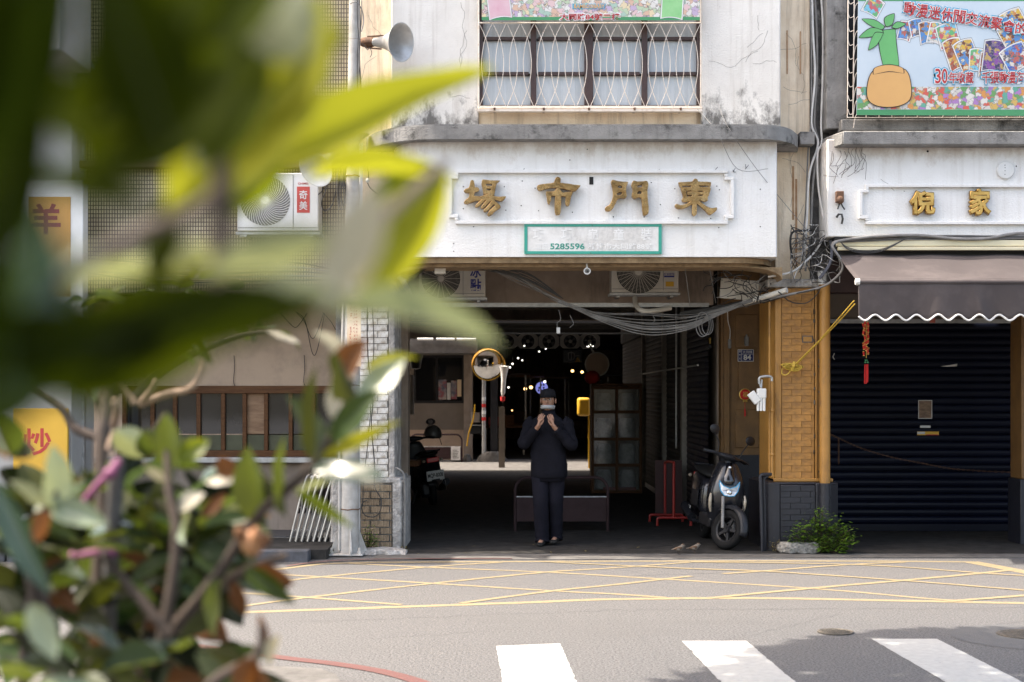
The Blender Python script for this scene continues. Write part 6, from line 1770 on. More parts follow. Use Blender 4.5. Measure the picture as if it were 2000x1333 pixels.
# wires on the left shop header
for k, (x, y) in enumerate([(588, 660), (556, 640), (640, 650), (590, 690)]):
    cable('thin dark wire hanging across the taupe header of the left shop', [(x - 10, 610, 16.15), (x + 6, 628, 16.15), (x + 20, y, 16.15), (x + 30, y - 8, 16.15), (x + 44, 612, 16.15)], .004, M['cable_black'], 'wires on the taupe header')
for x in (457, 594):
    cable('thin vertical wire on the taupe header, ' + ('middle of the shop' if x < 500 else 'near the utility pole'), [(x, 694, 16.18), (x + 1, 720, 16.18), (x - 1, 745, 16.18), (x + 2, 754, 16.18)], .0035, M['cable_black'], 'vertical wires on the taupe header')
for k in range(5):
    cable('long dark cable slung under the mosaic wall over the left shop', [(170, 505 + k * 7, 15.1), (300, 515 + k * 9, 15.1), (420, 520 + k * 8, 15.1), (560, 512 + k * 9, 15.1), (668, 530 + k * 4, 15.0)], .008, M[['cable_black', 'cable_grey'][k % 2]], 'cables slung under the mosaic wall')

# =================================================================== folding chairs leaning by the pole
fc_m = pmat('aluminium_frame', (.52, .51, .50), (.40, .39, .38), scale=8, rough=.32, metal=.75)
proto = None
for k in range(7):
    x0 = 566 + k * 11.5
    lab = ['leftmost folded metal chair frame in the stack leaning by the utility pole', 'second folded metal chair from the left in the leaning stack', 'third folded metal chair from the left in the leaning stack', 'middle one of the seven folded metal chairs leaning by the pole', 'third folded metal chair from the right in the leaning stack', 'folded metal chair next to the innermost one of the leaning stack', 'innermost folded metal chair frame, pressed against the plinth by the pole'][k]
    t = thing('folding_chair', lab, 'folding chair', (0, 0, 0), 'folded chairs stacked by the utility pole')
    t.location = (XP(x0, 15.0), 15.0, .103)
    for s in (0, 1):
        yy = .02 + s * .42
        MB().tube(bez([(0, yy, 0), (.10 + k * .004, yy, .42), (.17 + k * .006, yy, .66), (.20 + k * .006, yy + .01, .70)], 4), .0125, 8).build('frame_leg', fc_m, t, smooth=True, org=(0, 0, 0))
        MB().tube(bez([(.05, yy + .03, 0), (.11, yy + .03, .3), (.13 + k * .006, yy + .03, .58)], 4), .0115, 8).build('rear_leg', fc_m, t, smooth=True, org=(0, 0, 0))
    for q0, q1, r_ in (((.20 + k * .006, .03, .70), (.20 + k * .006, .43, .70), .0125), ((.1, .03, .36), (.1, .44, .36), .009), ((.03, .03, .1), (.03, .44, .1), .009)):
        MB().tube([q0, q1], r_, 8).build('cross_bar', fc_m, t, smooth=True, org=(0, 0, 0))
    b = MB(); b.obox((.115, .24, .47), .02, .38, .36, Euler((0, .2, 0))); b.build('seat', M['maroon'], t, bevel=.006, org=(0, 0, 0))
cable('yellowed water hose on the pavement left of the pole base', [(600, 1096, 14.3), (618, 1092, 14.38), (634, 1083, 14.55), (646, 1077, 14.7)], .02, pmat('yellow_hose', (.62, .48, .24), (.66, .60, .50), scale=3, rough=.5))
# rock and stone
b = MB()
rr = []
rg = random.Random(6)
for i in range(13):
    t = i / 12
    x = XP(1518 + 86 * t, 14.78)
    w = .12 * (1 - (abs(t - .5) * 2) ** 6) + .03
    h = .125 * (1 - (abs(t - .5) * 2) ** 8 * .6)
    ring = []
    for j in range(10):
        a = 2 * PI * j / 10
        ring.append(Vector((x + rg.uniform(-.008, .008), 14.80 + w * math.copysign(abs(math.cos(a)) ** .5, math.cos(a)) * .8 + rg.uniform(-.008, .008), max(.009, .062 + h * .5 * math.copysign(abs(math.sin(a)) ** .5, math.sin(a)) + rg.uniform(-.008, .008)))))
    rr.append(ring)
b.loft(rr)
tag(b.build('stone_block', M['rock'], None, smooth=True, angle=.5), 'rough grey stone block lying at the foot of the slate pillar base', 'stone')

# =================================================================== signs of the left shop
lbx = thing('light_box_sign', 'white framed orange light box with a dark red character at the far left', 'sign', P(110, 600, 14.7))
Dl = 14.7
MB().box(XP(40, Dl), XP(162, Dl), Dl, 14.88, ZP(620, Dl), ZP(352, Dl)).build('casing', M['white_plastic'], lbx, bevel=.01)
MB().box(XP(56, Dl), XP(138, Dl), Dl - .006, Dl - .001, ZP(580, Dl), ZP(385, Dl)).build('panel', pmat('orange_panel', (.46, .24, .05), (.40, .20, .04), scale=2, rough=.4), lbx)
link('print', text_mesh('print', '羊', .3, pmat('dark_red_print', (.22, .03, .03), rough=.5), .001, .03, 0, XP(90, Dl), ZP(428, Dl), Dl - .008, width=58 / F * Dl, height=60 / F * Dl, org=world_loc(lbx)), None, lbx)
mn = thing('menu_sign', 'bright yellow sign board with red brush characters at the lower left', 'sign', P(78, 915, 14.75))
Dl = 14.75
MB().box(XP(25, Dl), XP(132, Dl), Dl, Dl + .05, ZP(935, Dl), ZP(798, Dl)).build('board', pmat('yellow_board', (.72, .42, .05), (.66, .37, .04), scale=2, rough=.5), mn, bevel=.01)
link('print', text_mesh('print', '炒', .3, M['ink_red'], .001, .02, 0, XP(72, Dl), ZP(864, Dl), Dl - .0015, width=56 / F * Dl, height=54 / F * Dl, org=world_loc(mn)), None, mn)
# =================================================================== things inside the passage
MB().box(-1.75, XP(797, 17.1), 17.101, 17.4, 0.012, 3.5).build('inner_post', M['grey_inner'], mk)

# wooden glazed cabinet
cb_ = thing('glazed_cabinet', 'tall dark wooden glazed cabinet standing against the shutters inside the passage', 'cabinet', P(1205, 965, 23.7))
Dc = 23.7
X0, X1, Z1 = XP(1155, Dc), XP(1254, Dc), ZP(754, Dc)
for x in (X0, (X0 + X1) / 2 - .02, X1 - .045):
    MB().box(x, x + .045, Dc, Dc + .04, .012, Z1).build('stile', M['wood'], cb_, bevel=.004)
for i, y in enumerate((758, 805, 858, 909, 961)):
    MB().box(X0 + .046, X1 - .046, Dc + .003, Dc + .037, ZP(y, Dc) - .025, ZP(y, Dc) + .025).build('rail', M['wood'], cb_, bevel=.004)
for x in (X0, X1 - .03): MB().box(x, x + .03, Dc + .041, Dc + .5, .012, Z1).build('side', M['wood'], cb_)
MB().box(X0, X1, Dc - .02, Dc + .52, Z1, Z1 + .04).build('top', M['wood'], cb_, bevel=.006)
MB().box(X0 + .03, X1 - .03, Dc + .45, Dc + .47, .02, Z1).build('back', M['grey_inner'], cb_)
for y in (805, 858, 909, 958): MB().box(X0 + .03, X1 - .03, Dc + .06, Dc + .45, ZP(y, Dc) - .01, ZP(y, Dc) + .01).build('shelf', M['wood'], cb_)
gp = glass_mat('cabinet_glass', (.7, .72, .72), .05, .10)
for c in range(2):
    for r_, (ya, yb) in enumerate(((761, 802), (808, 855), (861, 906), (912, 958))):
        a = X0 + .046 if c == 0 else (X0 + X1) / 2 + .026
        MB().box(a, a + (X1 - X0) / 2 - .072, Dc + .018, Dc + .022, ZP(yb, Dc), ZP(ya, Dc)).build('pane', gp, cb_)
bag = pmat('translucent_wrap', (.62, .62, .63), (.34, .34, .36), scale=9, rough=.3, bump=.6, bscale=14)
rg = random.Random(14)
k = 0
lbl = ['pale wrapped bundle on the top shelf of the glazed cabinet, left side', 'pale wrapped bundle on the top shelf of the glazed cabinet, right side', 'wrapped grey bundle on the second cabinet shelf, left side', 'wrapped grey bundle on the second cabinet shelf, right side',
       'wrapped bundle on the third cabinet shelf, left side', 'wrapped bundle on the third cabinet shelf, right side', 'wrapped bundle on the lowest cabinet shelf, left side', 'wrapped bundle on the lowest cabinet shelf, right side']
for yb, ya in ((804, 768), (857, 818), (908, 868), (957, 920)):
    for s in (0, 1):
        a = X0 + .07 + s * .39
        z0, z1 = ZP(yb, Dc) + .011, ZP(ya, Dc)
        b = MB()
        rings = []
        for i in range(7):
            t = i / 6
            ring = []
            for j in range(14):
                an = 2 * PI * j / 14
                w = (.15 - .03 * t) * (1 if i not in (0, 6) else .85) * (1 + rg.uniform(-.08, .08))
                ring.append((a + .15 + w * math.copysign(abs(math.cos(an)) ** .6, math.cos(an)), Dc + .25 + .14 * math.copysign(abs(math.sin(an)) ** .6, math.sin(an)), z0 + (z1 - z0) * t))
            rings.append(ring)
        b.loft(rings)
        tag(b.build('wrapped_bundle', bag, None, smooth=True), lbl[k], 'bundle', 'wrapped bundles in the cabinet'); k += 1
b = MB(); b.box(X0 + .2, X1 - .1, Dc + .05, Dc + .055, .05, .11); tag(b.build('red_label_strip', M['red_steel']), 'dull red strip along the foot of the glazed cabinet', 'strip')
b = MB(); b.ball((X0 + .03, Dc + .3, Z1 + .14), .13, .13, .12, 14, 8); tag(b.build('red_bag', M['red_cloth'], None, smooth=True), 'round red bag lying on top of the glazed cabinet', 'bag')

# red display stand
rs = thing('sign_stand', 'empty red tubular sign stand with bent feet parked inside the passage', 'stand', P(1310, 1030, 17.8))
Dr = 17.8
def foot(d, xa, xc, yt):
    b = MB(); b.tube(bez([P(xa, yt + 18, d), P(xa, yt + 6, d), P(xa + 4, yt, d), P((xa + xc) / 2, yt, d), P(xc - 4, yt, d), P(xc, yt + 6, d), P(xc, yt + 18, d)], 4), .017, 8)
    return b.build('foot', M['red_steel'], rs, smooth=True)
foot(17.8, 1284, 1349, 1012); foot(18.4, 1269, 1333, 1006)
for x, d in ((1316, 17.8), (1299, 18.4)):
    MB().tube([P(x, 1011 if d < 18 else 1005, d), P(x, 906, d)], .017, 8).build('upright', M['red_steel'], rs, smooth=True)
MB().tube(bez([P(1316, 907, 17.8), P(1315.5, 903.5, 17.85), P(1305, 902.5, 18.2), P(1299, 904, 18.4), P(1299, 908, 18.4)], 4), .017, 8).build('top_rail', M['red_steel'], rs, smooth=True)
b = MB(); b.add([P(1311, 1011, 17.8), P(1321, 1011, 17.8), P(1316, 1003, 17.8), P(1311, 1011, 17.83), P(1321, 1011, 17.83), P(1316, 1003, 17.83)], [(0, 1, 2), (5, 4, 3), (0, 3, 4, 1), (1, 4, 5, 2), (2, 5, 3, 0)]); b.build('gusset', M['red_steel'], rs)
b = MB(); b.obox(P(1305, 928, 19.0), .42, .03, .75, Euler((.12, 0, 0))); 
b = MB(); b.obox(Vector((XP(1306, 19.0), 19.0, .40)), .36, .03, .76, Euler((-.10, 0, 0)))
tag(b.build('leaning_board', pmat('dark_red_board', (.045, .008, .007), rough=.6), None), 'dark red board standing behind the red sign stand', 'board')

def barrier(label, x0, x1, yt, yb, D, panel, rad, notice=False):
    t = thing('tube_barrier', label, 'barrier', P((x0 + x1) / 2, yb, D))
    X0, X1, Zt = XP(x0, D), XP(x1, D), ZP(yt, D)
    r_ = .15
    pts = [(X0, D, .012), (X0, D, Zt - r_)]
    pts += [(X0 + r_ * (1 - math.cos(a)), D, Zt - r_ * (1 - math.sin(a))) for a in (.3, .6, .9, 1.2, 1.5)]
    pts += [(X1 - r_ * (1 - math.cos(a)), D, Zt - r_ * (1 - math.sin(a))) for a in (1.5, 1.2, .9, .6, .3)]
    pts += [(X1, D, Zt - r_), (X1, D, .012)]
    MB().tube(pts, rad, 10).build('tube_frame', M['maroon'], t, smooth=True)
    za, zb = ZP(panel[0], D), ZP(panel[1], D)
    MB().box(X0 + rad, X1 - rad, D - .008, D + .008, zb, za).build('panel', M['maroon'], t, bevel=.003)
    MB().cyl((X0, D, za), (X1, D, za), .012, None, 8).build('rail', M['galv'], t, smooth=True)
    if notice:
        MB().box(XP(881, D), XP(899, D), D - .03, D - .015, ZP(899, D), ZP(873, D)).build('notice', M['paper'], t)
        b = MB()
        for k in range(6): b.box(XP(884, D), XP(893 + (k * 7) % 4, D), D - .0312, D - .0302, ZP(880.6 + k * 3, D), ZP(879 + k * 3, D))
        b.build('print', M['cable_grey'], t)
    return t
barrier('low dark tube barrier with a plain panel standing across the front of the passage', 1006, 1187, 933, 1040, 17.1, (971, 1019), .019)
barrier('far pinkish tube barrier with a white notice, beyond the sunlit lane', 802, 902, 849, 906, 34.7, (873, 897), .022, True)

# convex mirror on a pole
cm_t = thing('traffic_mirror', 'round orange-hooded convex traffic mirror on a striped pole beyond the sunlit lane', 'mirror', (XP(945, 34.9), 34.9, 0))
Dm = 34.6
cx_, cz_ = XP(953, Dm), ZP(713, Dm)
rm = 30 / F * Dm
tilt = Vector((.16, -1, -.26)).normalized()
prof = [(rm * math.sin(a * .55 / 8) / math.sin(.55), -rm * (1 - math.cos(a * .55 / 8)) / math.sin(.55) + .11) for a in range(9)]
MB().lathe([(max(.001, r_), h) for r_, h in prof[::-1]], 32, (cx_, Dm, cz_), tilt).build('mirror_face', M['chrome'], cm_t, smooth=True)
MB().lathe([(.001, -.05), (rm * .9, -.04), (rm * 1.03, .0), (rm * 1.05, .03), (rm * 1.0, .035)], 32, (cx_, Dm, cz_), tilt).build('back_shell', M['yellow_plastic'], cm_t, smooth=True)
b = MB()
q = Vector((0, 0, 1)).rotation_difference(tilt)
vs = []
for i in range(15):
    a = PI * (-.02 + 1.04 * i / 14)
    for dpt, rr_ in ((0.0, 1.05), (.17, 1.07)):
        base = Vector((cx_, Dm, cz_)) + tilt * dpt
        vs.append(base + Vector((math.cos(a), 0, math.sin(a))) * rm * rr_)
b.add(vs, [(2 * i, 2 * i + 1, 2 * i + 3, 2 * i + 2) for i in range(14)])
o = b.build('hood', pmat('orange_hood', (.62, .30, .04), rough=.4), cm_t, smooth=True); s_ = o.modifiers.new('thick', 'SOLIDIFY'); s_.thickness = .012
MB().cyl((XP(945, 34.9), 34.9, .012), (XP(945, 34.9), 34.9, 2.6), .05, None, 12).build('pole', M['galv'], cm_t, smooth=True)
for k in range(4):
    z = ZP(822 - k * 13, 34.9)
    b = MB()
    b.tube([(XP(945, 34.9), 34.9, z), (XP(945, 34.9), 34.9, z + .085)], .0535, 12); b.build('stripe', M['red_cloth'] if k % 2 == 0 else M['white_plastic'], cm_t, smooth=True)
# odds and ends beyond the lane
b = MB(); b.tube(bez([P(928, 790, 35), P(924, 820, 35), P(916, 845, 35), P(912, 872, 35)], 4), .018, 6); tag(b.build('orange_pole', M['yellow_plastic'], None, smooth=True), 'bent orange stick leaning by the striped mirror pole', 'stick')
for x0, x1, y0, y1, lab in ((920, 938, 806, 826, 'small tan crate on a rack left of the mirror pole'), (918, 940, 832, 848, 'dark crate below the tan one left of the mirror pole')):
    t_ = MB().box(XP(x0, 35.4), XP(x1, 35.4), 35.3, 35.6, ZP(y1, 35.4), ZP(y0, 35.4)).build('crate', M['beige_inner'] if y0 < 820 else M['black_plastic'], None, bevel=.02); tag(t_, lab, 'crate')
MB().box(XP(916, 35.3), XP(942, 35.3), 35.25, 35.7, ZP(832, 35.3), ZP(830, 35.3)).build('crate_rack', M['galv'], None)
tag(bpy.data.objects['crate_rack'], 'thin steel rack shelf left of the mirror pole', 'rack')
rg = random.Random(19)
for x0, x1, yt, lab in ((880, 905, 886, 'square pale concrete block at the wall foot beyond the lane'), (903, 922, 889, 'small round stone between the block and the mirror pole'), (930, 990, 884, 'low spread of broken concrete at the mirror pole base')):
    b = MB(); c = P((x0 + x1) / 2, 905, 34.9); w = (x1 - x0) / 2 / F * 34.9; h = ZP(yt, 34.9)
    rings = []
    for i in range(5):
        t = i / 4
        rings.append([(c.x + w * (1 - .45 * t * t) * math.cos(2 * PI * j / 12) * rg.uniform(.9, 1.05), 35.0 + .25 * math.sin(2 * PI * j / 12), .012 + max(.02, h) * t) for j in range(12)])
    b.loft(rings); tag(b.build('concrete_lump', M['concrete'], None, smooth=True, angle=.5), lab, 'concrete lump')
b = MB(); b.box(XP(801, 30), XP(808.5, 30), 29.98, 30.02, ZP(810, 30), ZP(733, 30)); tag(b.build('notice_board', M['paper'], None), 'narrow white board hanging at the left edge of the passage', 'board')
fl = thing('fluorescent_row', 'row of white tube lamps fixed on the grey canopy over the far window', 'lamp', P(870, 663, 34.5))
for x0, x1 in ((815, 846), (852, 888), (892, 930)):
    MB().cyl(P(x0, 663, 34.5), P(x1, 663, 34.5), .035, None, 8).build('tube', M['white_plastic'], fl, smooth=True)
b = MB(); b.lathe([(.001, 0), (.1, .02), (.16, .32)], 12, P(812, 722, 30.5), (0, 0, 1)); tag(b.build('lampshade', M['black_plastic'], None, smooth=True), 'dark metal lampshade hanging at the left of the passage', 'lampshade')
um = thing('folded_umbrella', 'folded white umbrella with a red end hanging right of the traffic mirror', 'umbrella', P(983, 780, 33))
MB().lathe([(.02, 0), (.05, .1), (.055, .4), (.09, .62), (.12, .7), (.001, .72)], 14, P(982, 775, 33), (.05, 0, 1)).build('cloth', M['cable_white'], um, smooth=True)
MB().lathe([(.001, -.12), (.05, -.1), (.06, 0.0)], 14, P(982, 775, 33), (.05, 0, 1)).build('red_end', M['red_cloth'], um, smooth=True)
b = MB(); b.box(XP(974, 32), XP(986, 32), 32, 32.06, .012, ZP(795, 32)); tag(b.build('pale_panel', M['beige_inner'], None), 'upright pale panel standing behind the dark post beyond the lane', 'panel')
b = MB(); b.box(XP(958, 35.2), XP(972, 35.2), 35.1, 35.4, .012, 3.4); tag(b.build('steel_column', M['black_plastic'], None), 'dark steel column right behind the mirror pole', 'column')

# row of box fans
for k, x in enumerate((991, 1031, 1072, 1114, 1152)):
    Df = 25.0
    lab = ['leftmost of the five box fans hung in the passage', 'second box fan from the left in the dark passage', 'middle box fan of the row in the dark passage', 'fourth box fan from the left, with a clear hub', 'rightmost box fan beside the hanging round sign'][k]
    t = thing('box_fan', lab, 'fan', P(x, 680, Df), 'row of box fans in the passage')
    w = 20 / F * Df
    c = P(x, 667, Df); zt, zb = ZP(653, Df), ZP(681, Df)
    b = MB()
    for i in range(16):
        a0, a1 = 2 * PI * i / 16, 2 * PI * (i + 1) / 16
        def edge(a):
            ca, sa = math.cos(a), math.sin(a); m = max(abs(ca) / w, abs(sa) / ((zt - zb) / 2)); return (c.x + ca / m, c.z + sa / m)
        r_ = .115
        p = [(c.x + r_ * math.cos(a0), c.z + r_ * math.sin(a0)), edge(a0), edge(a1), (c.x + r_ * math.cos(a1), c.z + r_ * math.sin(a1))]
        b.prism(p, Df, Df + .05)
    b.build('housing', M['ac_body'], t)
    b = MB(); b.lathe([(.001, .02), (.03, .015), (.035, 0)], 12, (c.x, Df + .01, c.z), (0, -1, 0)); b.build('hub', M['ac_body'], t, smooth=True)
    for q_ in range(5):
        a = 2 * PI * q_ / 5 + k
        MB().prism([(c.x + .03 * math.cos(a), c.z + .03 * math.sin(a)), (c.x + .105 * math.cos(a - .3), c.z + .105 * math.sin(a - .3)), (c.x + .105 * math.cos(a + .45), c.z + .105 * math.sin(a + .45))], Df + .03, Df + .036).build('blade', M['cable_grey'], t)
b = MB(); b.box(-1.0, 2.3, 25.02, 25.06, ZP(653, 25) + .002, ZP(650, 25)); tag(b.build('fan_rail', M['galv']), 'steel rail carrying the row of box fans', 'rail')
ex = thing('pictogram_sign', 'small dark hanging sign with a white outline drawing and an orange triangle', 'sign', P(1117, 697, 25.5))
Dx = 25.5
MB().box(XP(1100, Dx), XP(1136, Dx), Dx, Dx + .02, ZP(709, Dx), ZP(684, Dx)).build('board', M['black_plastic'], ex, bevel=.004)
b = MB()
for x0, y0, x1, y1 in ((1110, 690, 1116, 688), (1116, 688, 1122, 691), (1110, 690, 1110, 702), (1110, 702, 1116, 704), (1116, 688, 1116, 704), (1116, 704, 1122, 701), (1122, 691, 1122, 701), (1122, 696, 1131, 695)):
    b.beam(P(x0, y0, Dx - .004), P(x1, y1, Dx - .004), .012, .004, up=(0, 1, 0))
b.build('outline', M['paper'], ex)
b = MB(); b.prism([(XP(1122, Dx), ZP(708, Dx)), (XP(1134.5, Dx), ZP(708, Dx)), (XP(1128, Dx), ZP(698, Dx))], Dx - .006, Dx - .001); b.build('triangle', M['yellow_plastic'], ex)
rd = thing('round_sign', 'dull round hanging sign right of the pictogram sign in the passage', 'sign', P(1165, 712, 24.2))
MB().lathe([(.001, .02), (.19, .018), (.2, 0), (.2, -.04)], 28, P(1166, 712, 24.2), (0, -1, 0)).build('disc', M['taupe'], rd, smooth=True, angle=.4)
MB().tube([P(1166, 712, 24.2) + Vector((.2 * math.cos(2 * PI * i / 24), -.01, .2 * math.sin(2 * PI * i / 24))) for i in range(24)], .012, 6, closed=True).build('rim', M['ac_body'], rd, smooth=True)
MB().beam(P(1162, 694, 24.3), P(1150, 672, 24.3), .03, .03).build('hanger', M['ac_body'], rd)
yb = thing('yellow_box', 'bright yellow rounded box on a yellow post in the lane beyond the passage', 'box', P(1145, 900, 31.6))
MB().box(XP(1128, 31.6), XP(1153, 31.6), 31.6, 31.85, ZP(813, 31.6), ZP(777, 31.6)).build('box', M['yellow_plastic'], yb, bevel=.06, seg=3)
MB().box(XP(1149, 31.7), XP(1154, 31.7), 31.7, 31.75, .012, ZP(813, 31.6)).build('post', M['yellow_plastic'], yb)
ls = thing('lit_round_sign', 'lit blue round shop sign glowing far inside the market hall', 'sign', P(1060, 757, 44))
MB().lathe([(.001, .03), (.17, .03), (.19, 0)], 24, P(1058, 758, 44), (0, -1, 0)).build('disc', M['lit_blue'], ls, smooth=True, angle=.4)
b = MB()
for x, y in ((1057, 752), (1062, 752), (1053, 758), (1062, 758), (1052, 763), (1058, 763), (1063, 763)): b.box(XP(x - 1.6, 43.9), XP(x + 1.6, 43.9), 43.95, 43.96, ZP(y + 1.8, 43.9), ZP(y - 1.8, 43.9))
b.build('print', M['maroon'], ls)
lamps = [(1037, 757, 42, .075, 'w', 'warm lamp just left of the lit blue round sign'), (1026, 760, 43, .07, 'w', 'yellowish lamp second left of the lit blue sign'), (1118, 725, 40, .06, 'w', 'warm lamp left of two under the pictogram sign'), (1137, 727, 41, .06, 'w', 'warm lamp right of two under the pictogram sign'),
         (993, 757, 44, .04, 'c', 'small bluish lamp right of the folded umbrella'), (1064, 746, 43, .05, 'c', 'white lamp right above the lit blue sign'), (1000, 802, 41, .03, 'w', 'tiny warm lamp low beside the pale panel'), (1024, 676, 37, .03, 'c', 'small white plastic-sheet glint under the leftmost box fans, made as a lit bulb'), (1053, 687, 38, .03, 'c', 'white plastic-sheet glint below the second box fan, made as a lit bulb'), (1066, 681, 38, .035, 'c', 'white plastic-sheet glint below the middle box fan, made as a lit bulb'),
         (1012, 700, 39, .035, 'c', 'highest white glint of the cluster right of the mirror, made as a lit bulb'), (1020, 704, 39, .03, 'c', 'outer white glint of the cluster right of the mirror, made as a lit bulb'), (1001, 711, 39, .035, 'c', 'middle white glint of the cluster right of the mirror, made as a lit bulb'), (996, 718, 39, .035, 'c', 'lowest white glint of the cluster right of the mirror, made as a lit bulb'), (989, 721, 38, .03, 'c', 'white glint nearest the rim of the traffic mirror, made as a lit bulb')]  # white ones by fans and mirror: added bulbs standing in for plastic-sheet reflections
for x, y, D, r_, kd, lab in lamps:
    t = thing('lamp_and_glint', lab, 'lamp', P(x, y, D), 'small lamps deep in the market')
    r_ *= .72
    MB().ball(P(x, y, D), r_, r_, r_ * .9, 10, 6).build('bulb', M['bulb_warm' if kd == 'w' else 'bulb_white'], t, smooth=True)
    MB().cyl(P(x, y, D) + Vector((0, 0, r_ * .8)), P(x, y, D) + Vector((0, 0, r_ * 1.6)), r_ * .5, None, 8).build('holder', M['black_plastic'], t)
    MB().cyl(P(x, y, D) + Vector((0, 0, r_ * 1.5)), Vector((P(x, y, D).x, D, 3.35)), .006, None, 4).build('cord', M['cable_black'], t)
tl = thing('tube_lamp', 'short lit white tube lamp at the right end of the box fan row', 'lamp', P(1152, 676, 26))
MB().cyl(P(1146, 676, 26), P(1159, 675, 26), .022, None, 8).build('tube', M['bulb_white'], tl, smooth=True)
MB().beam(P(1146, 674, 26.02), P(1159, 673, 26.02), .03, .02).build('fitting', M['white_plastic'], tl)
# stalls in the far hall
st_cols = [M['maroon'], M['wood'], M['taupe'], M['black_plastic'], M['beige_inner']]
rg = random.Random(77)
names = ['dim market stall with red boxes left of the walkway', 'dim market stall on the left deep in the hall', 'dim market stall behind the walking person', 'dim market stall on the right side of the hall', 'dim market stall at the very back of the hall']
for k, (x, D) in enumerate(((-.2, 39), (.3, 43), (1.2, 47), (3.4, 41), (2.6, 50))):
    t = thing('market_stall', names[k], 'stall', (x, D, .012))
    MB().box(x - .6, x + .6, D, D + .8, .75, .8).build('counter', M['wood'], t)
    for sx in (-.55, .5):
        for sy in (.05, .7): MB().box(x + sx, x + sx + .05, D + sy, D + sy + .05, .012, .75).build('leg', M['galv'], t)
    MB().box(x - .7, x + .7, D - .2, D + .9, 2.2, 2.24).build('roof_sheet', st_cols[k % 5], t)
    for sx in (-.6, .56): MB().box(x + sx, x + sx + .04, D + .75, D + .79, .8, 2.2).build('post', M['galv'], t)
for k in range(6):
    x, D = [(-.5, 39.2), (-.1, 39.3), (.2, 43.2), (1.0, 47.2), (3.1, 41.2), (3.6, 41.3)][k]
    lab = ['red box on the nearest left stall, left one', 'brown box on the nearest left stall, right one', 'box on the second left stall in the hall', 'box on the stall behind the walking person', 'left box on the right-hand stall', 'right box on the right-hand stall'][k]
    tag(MB().box(x - .16, x + .16, D, D + .3, .801, 1.05 + .05 * (k % 3)).build('goods_box', [M['red_steel'], M['wood'], M['maroon'], M['taupe'], M['red_cloth'], M['wood']][k], None, bevel=.01), lab, 'box', 'boxes on the hall stalls')
# =================================================================== scooters
def rot_about(v, org, axis, ang):
    return Matrix.Rotation(ang, 3, axis) @ (Vector(v) - Vector(org)) + Vector(org)
def wheel(t, c, steer=None, r=.215, w=.055):
    def tf(m):
        if steer: m.v = [tuple(rot_about(v, *steer)) for v in m.v]
        return m
    b = MB()
    prof = [(r - .075, -w * .55), (r - .045, -w * .85), (r - .015, -w * .72), (r, -w * .3), (r, w * .3), (r - .015, w * .72), (r - .045, w * .85), (r - .075, w * .55)]
    b.lathe(prof, 32, c, (0, 1, 0))
    ty = tf(b).build('wheel', M['tyre'], t, smooth=True, org=(0, 0, 0), angle=.9)
    b = MB(); b.lathe([(r - .075, -w * .55), (r - .09, -w * .4), (r - .09, w * .4), (r - .075, w * .55)], 32, c, (0, 1, 0))
    b.lathe([(.001, -w * .6), (.035, -w * .6), (.04, 0), (.035, w * .6), (.001, w * .6)], 16, c, (0, 1, 0))
    for k in range(5):
        a = 2 * PI * k / 5
        d = Vector((math.cos(a), 0, math.sin(a)))
        b.beam(Vector(c) + d * .03, Vector(c) + d * (r - .085), .03, .022, up=(0, 1, 0))
    tf(b).build('rim', M['black_plastic'], ty, smooth=True, org=(0, 0, 0), angle=.5)
    b = MB(); b.tube([Vector(c) + Vector((.09 * math.cos(2 * PI * i / 20), w * .75, .09 * math.sin(2 * PI * i / 20))) for i in range(20)], .006, 4, closed=True)
    tf(b).build('brake_disc', M['galv'], ty, org=(0, 0, 0))
    return ty

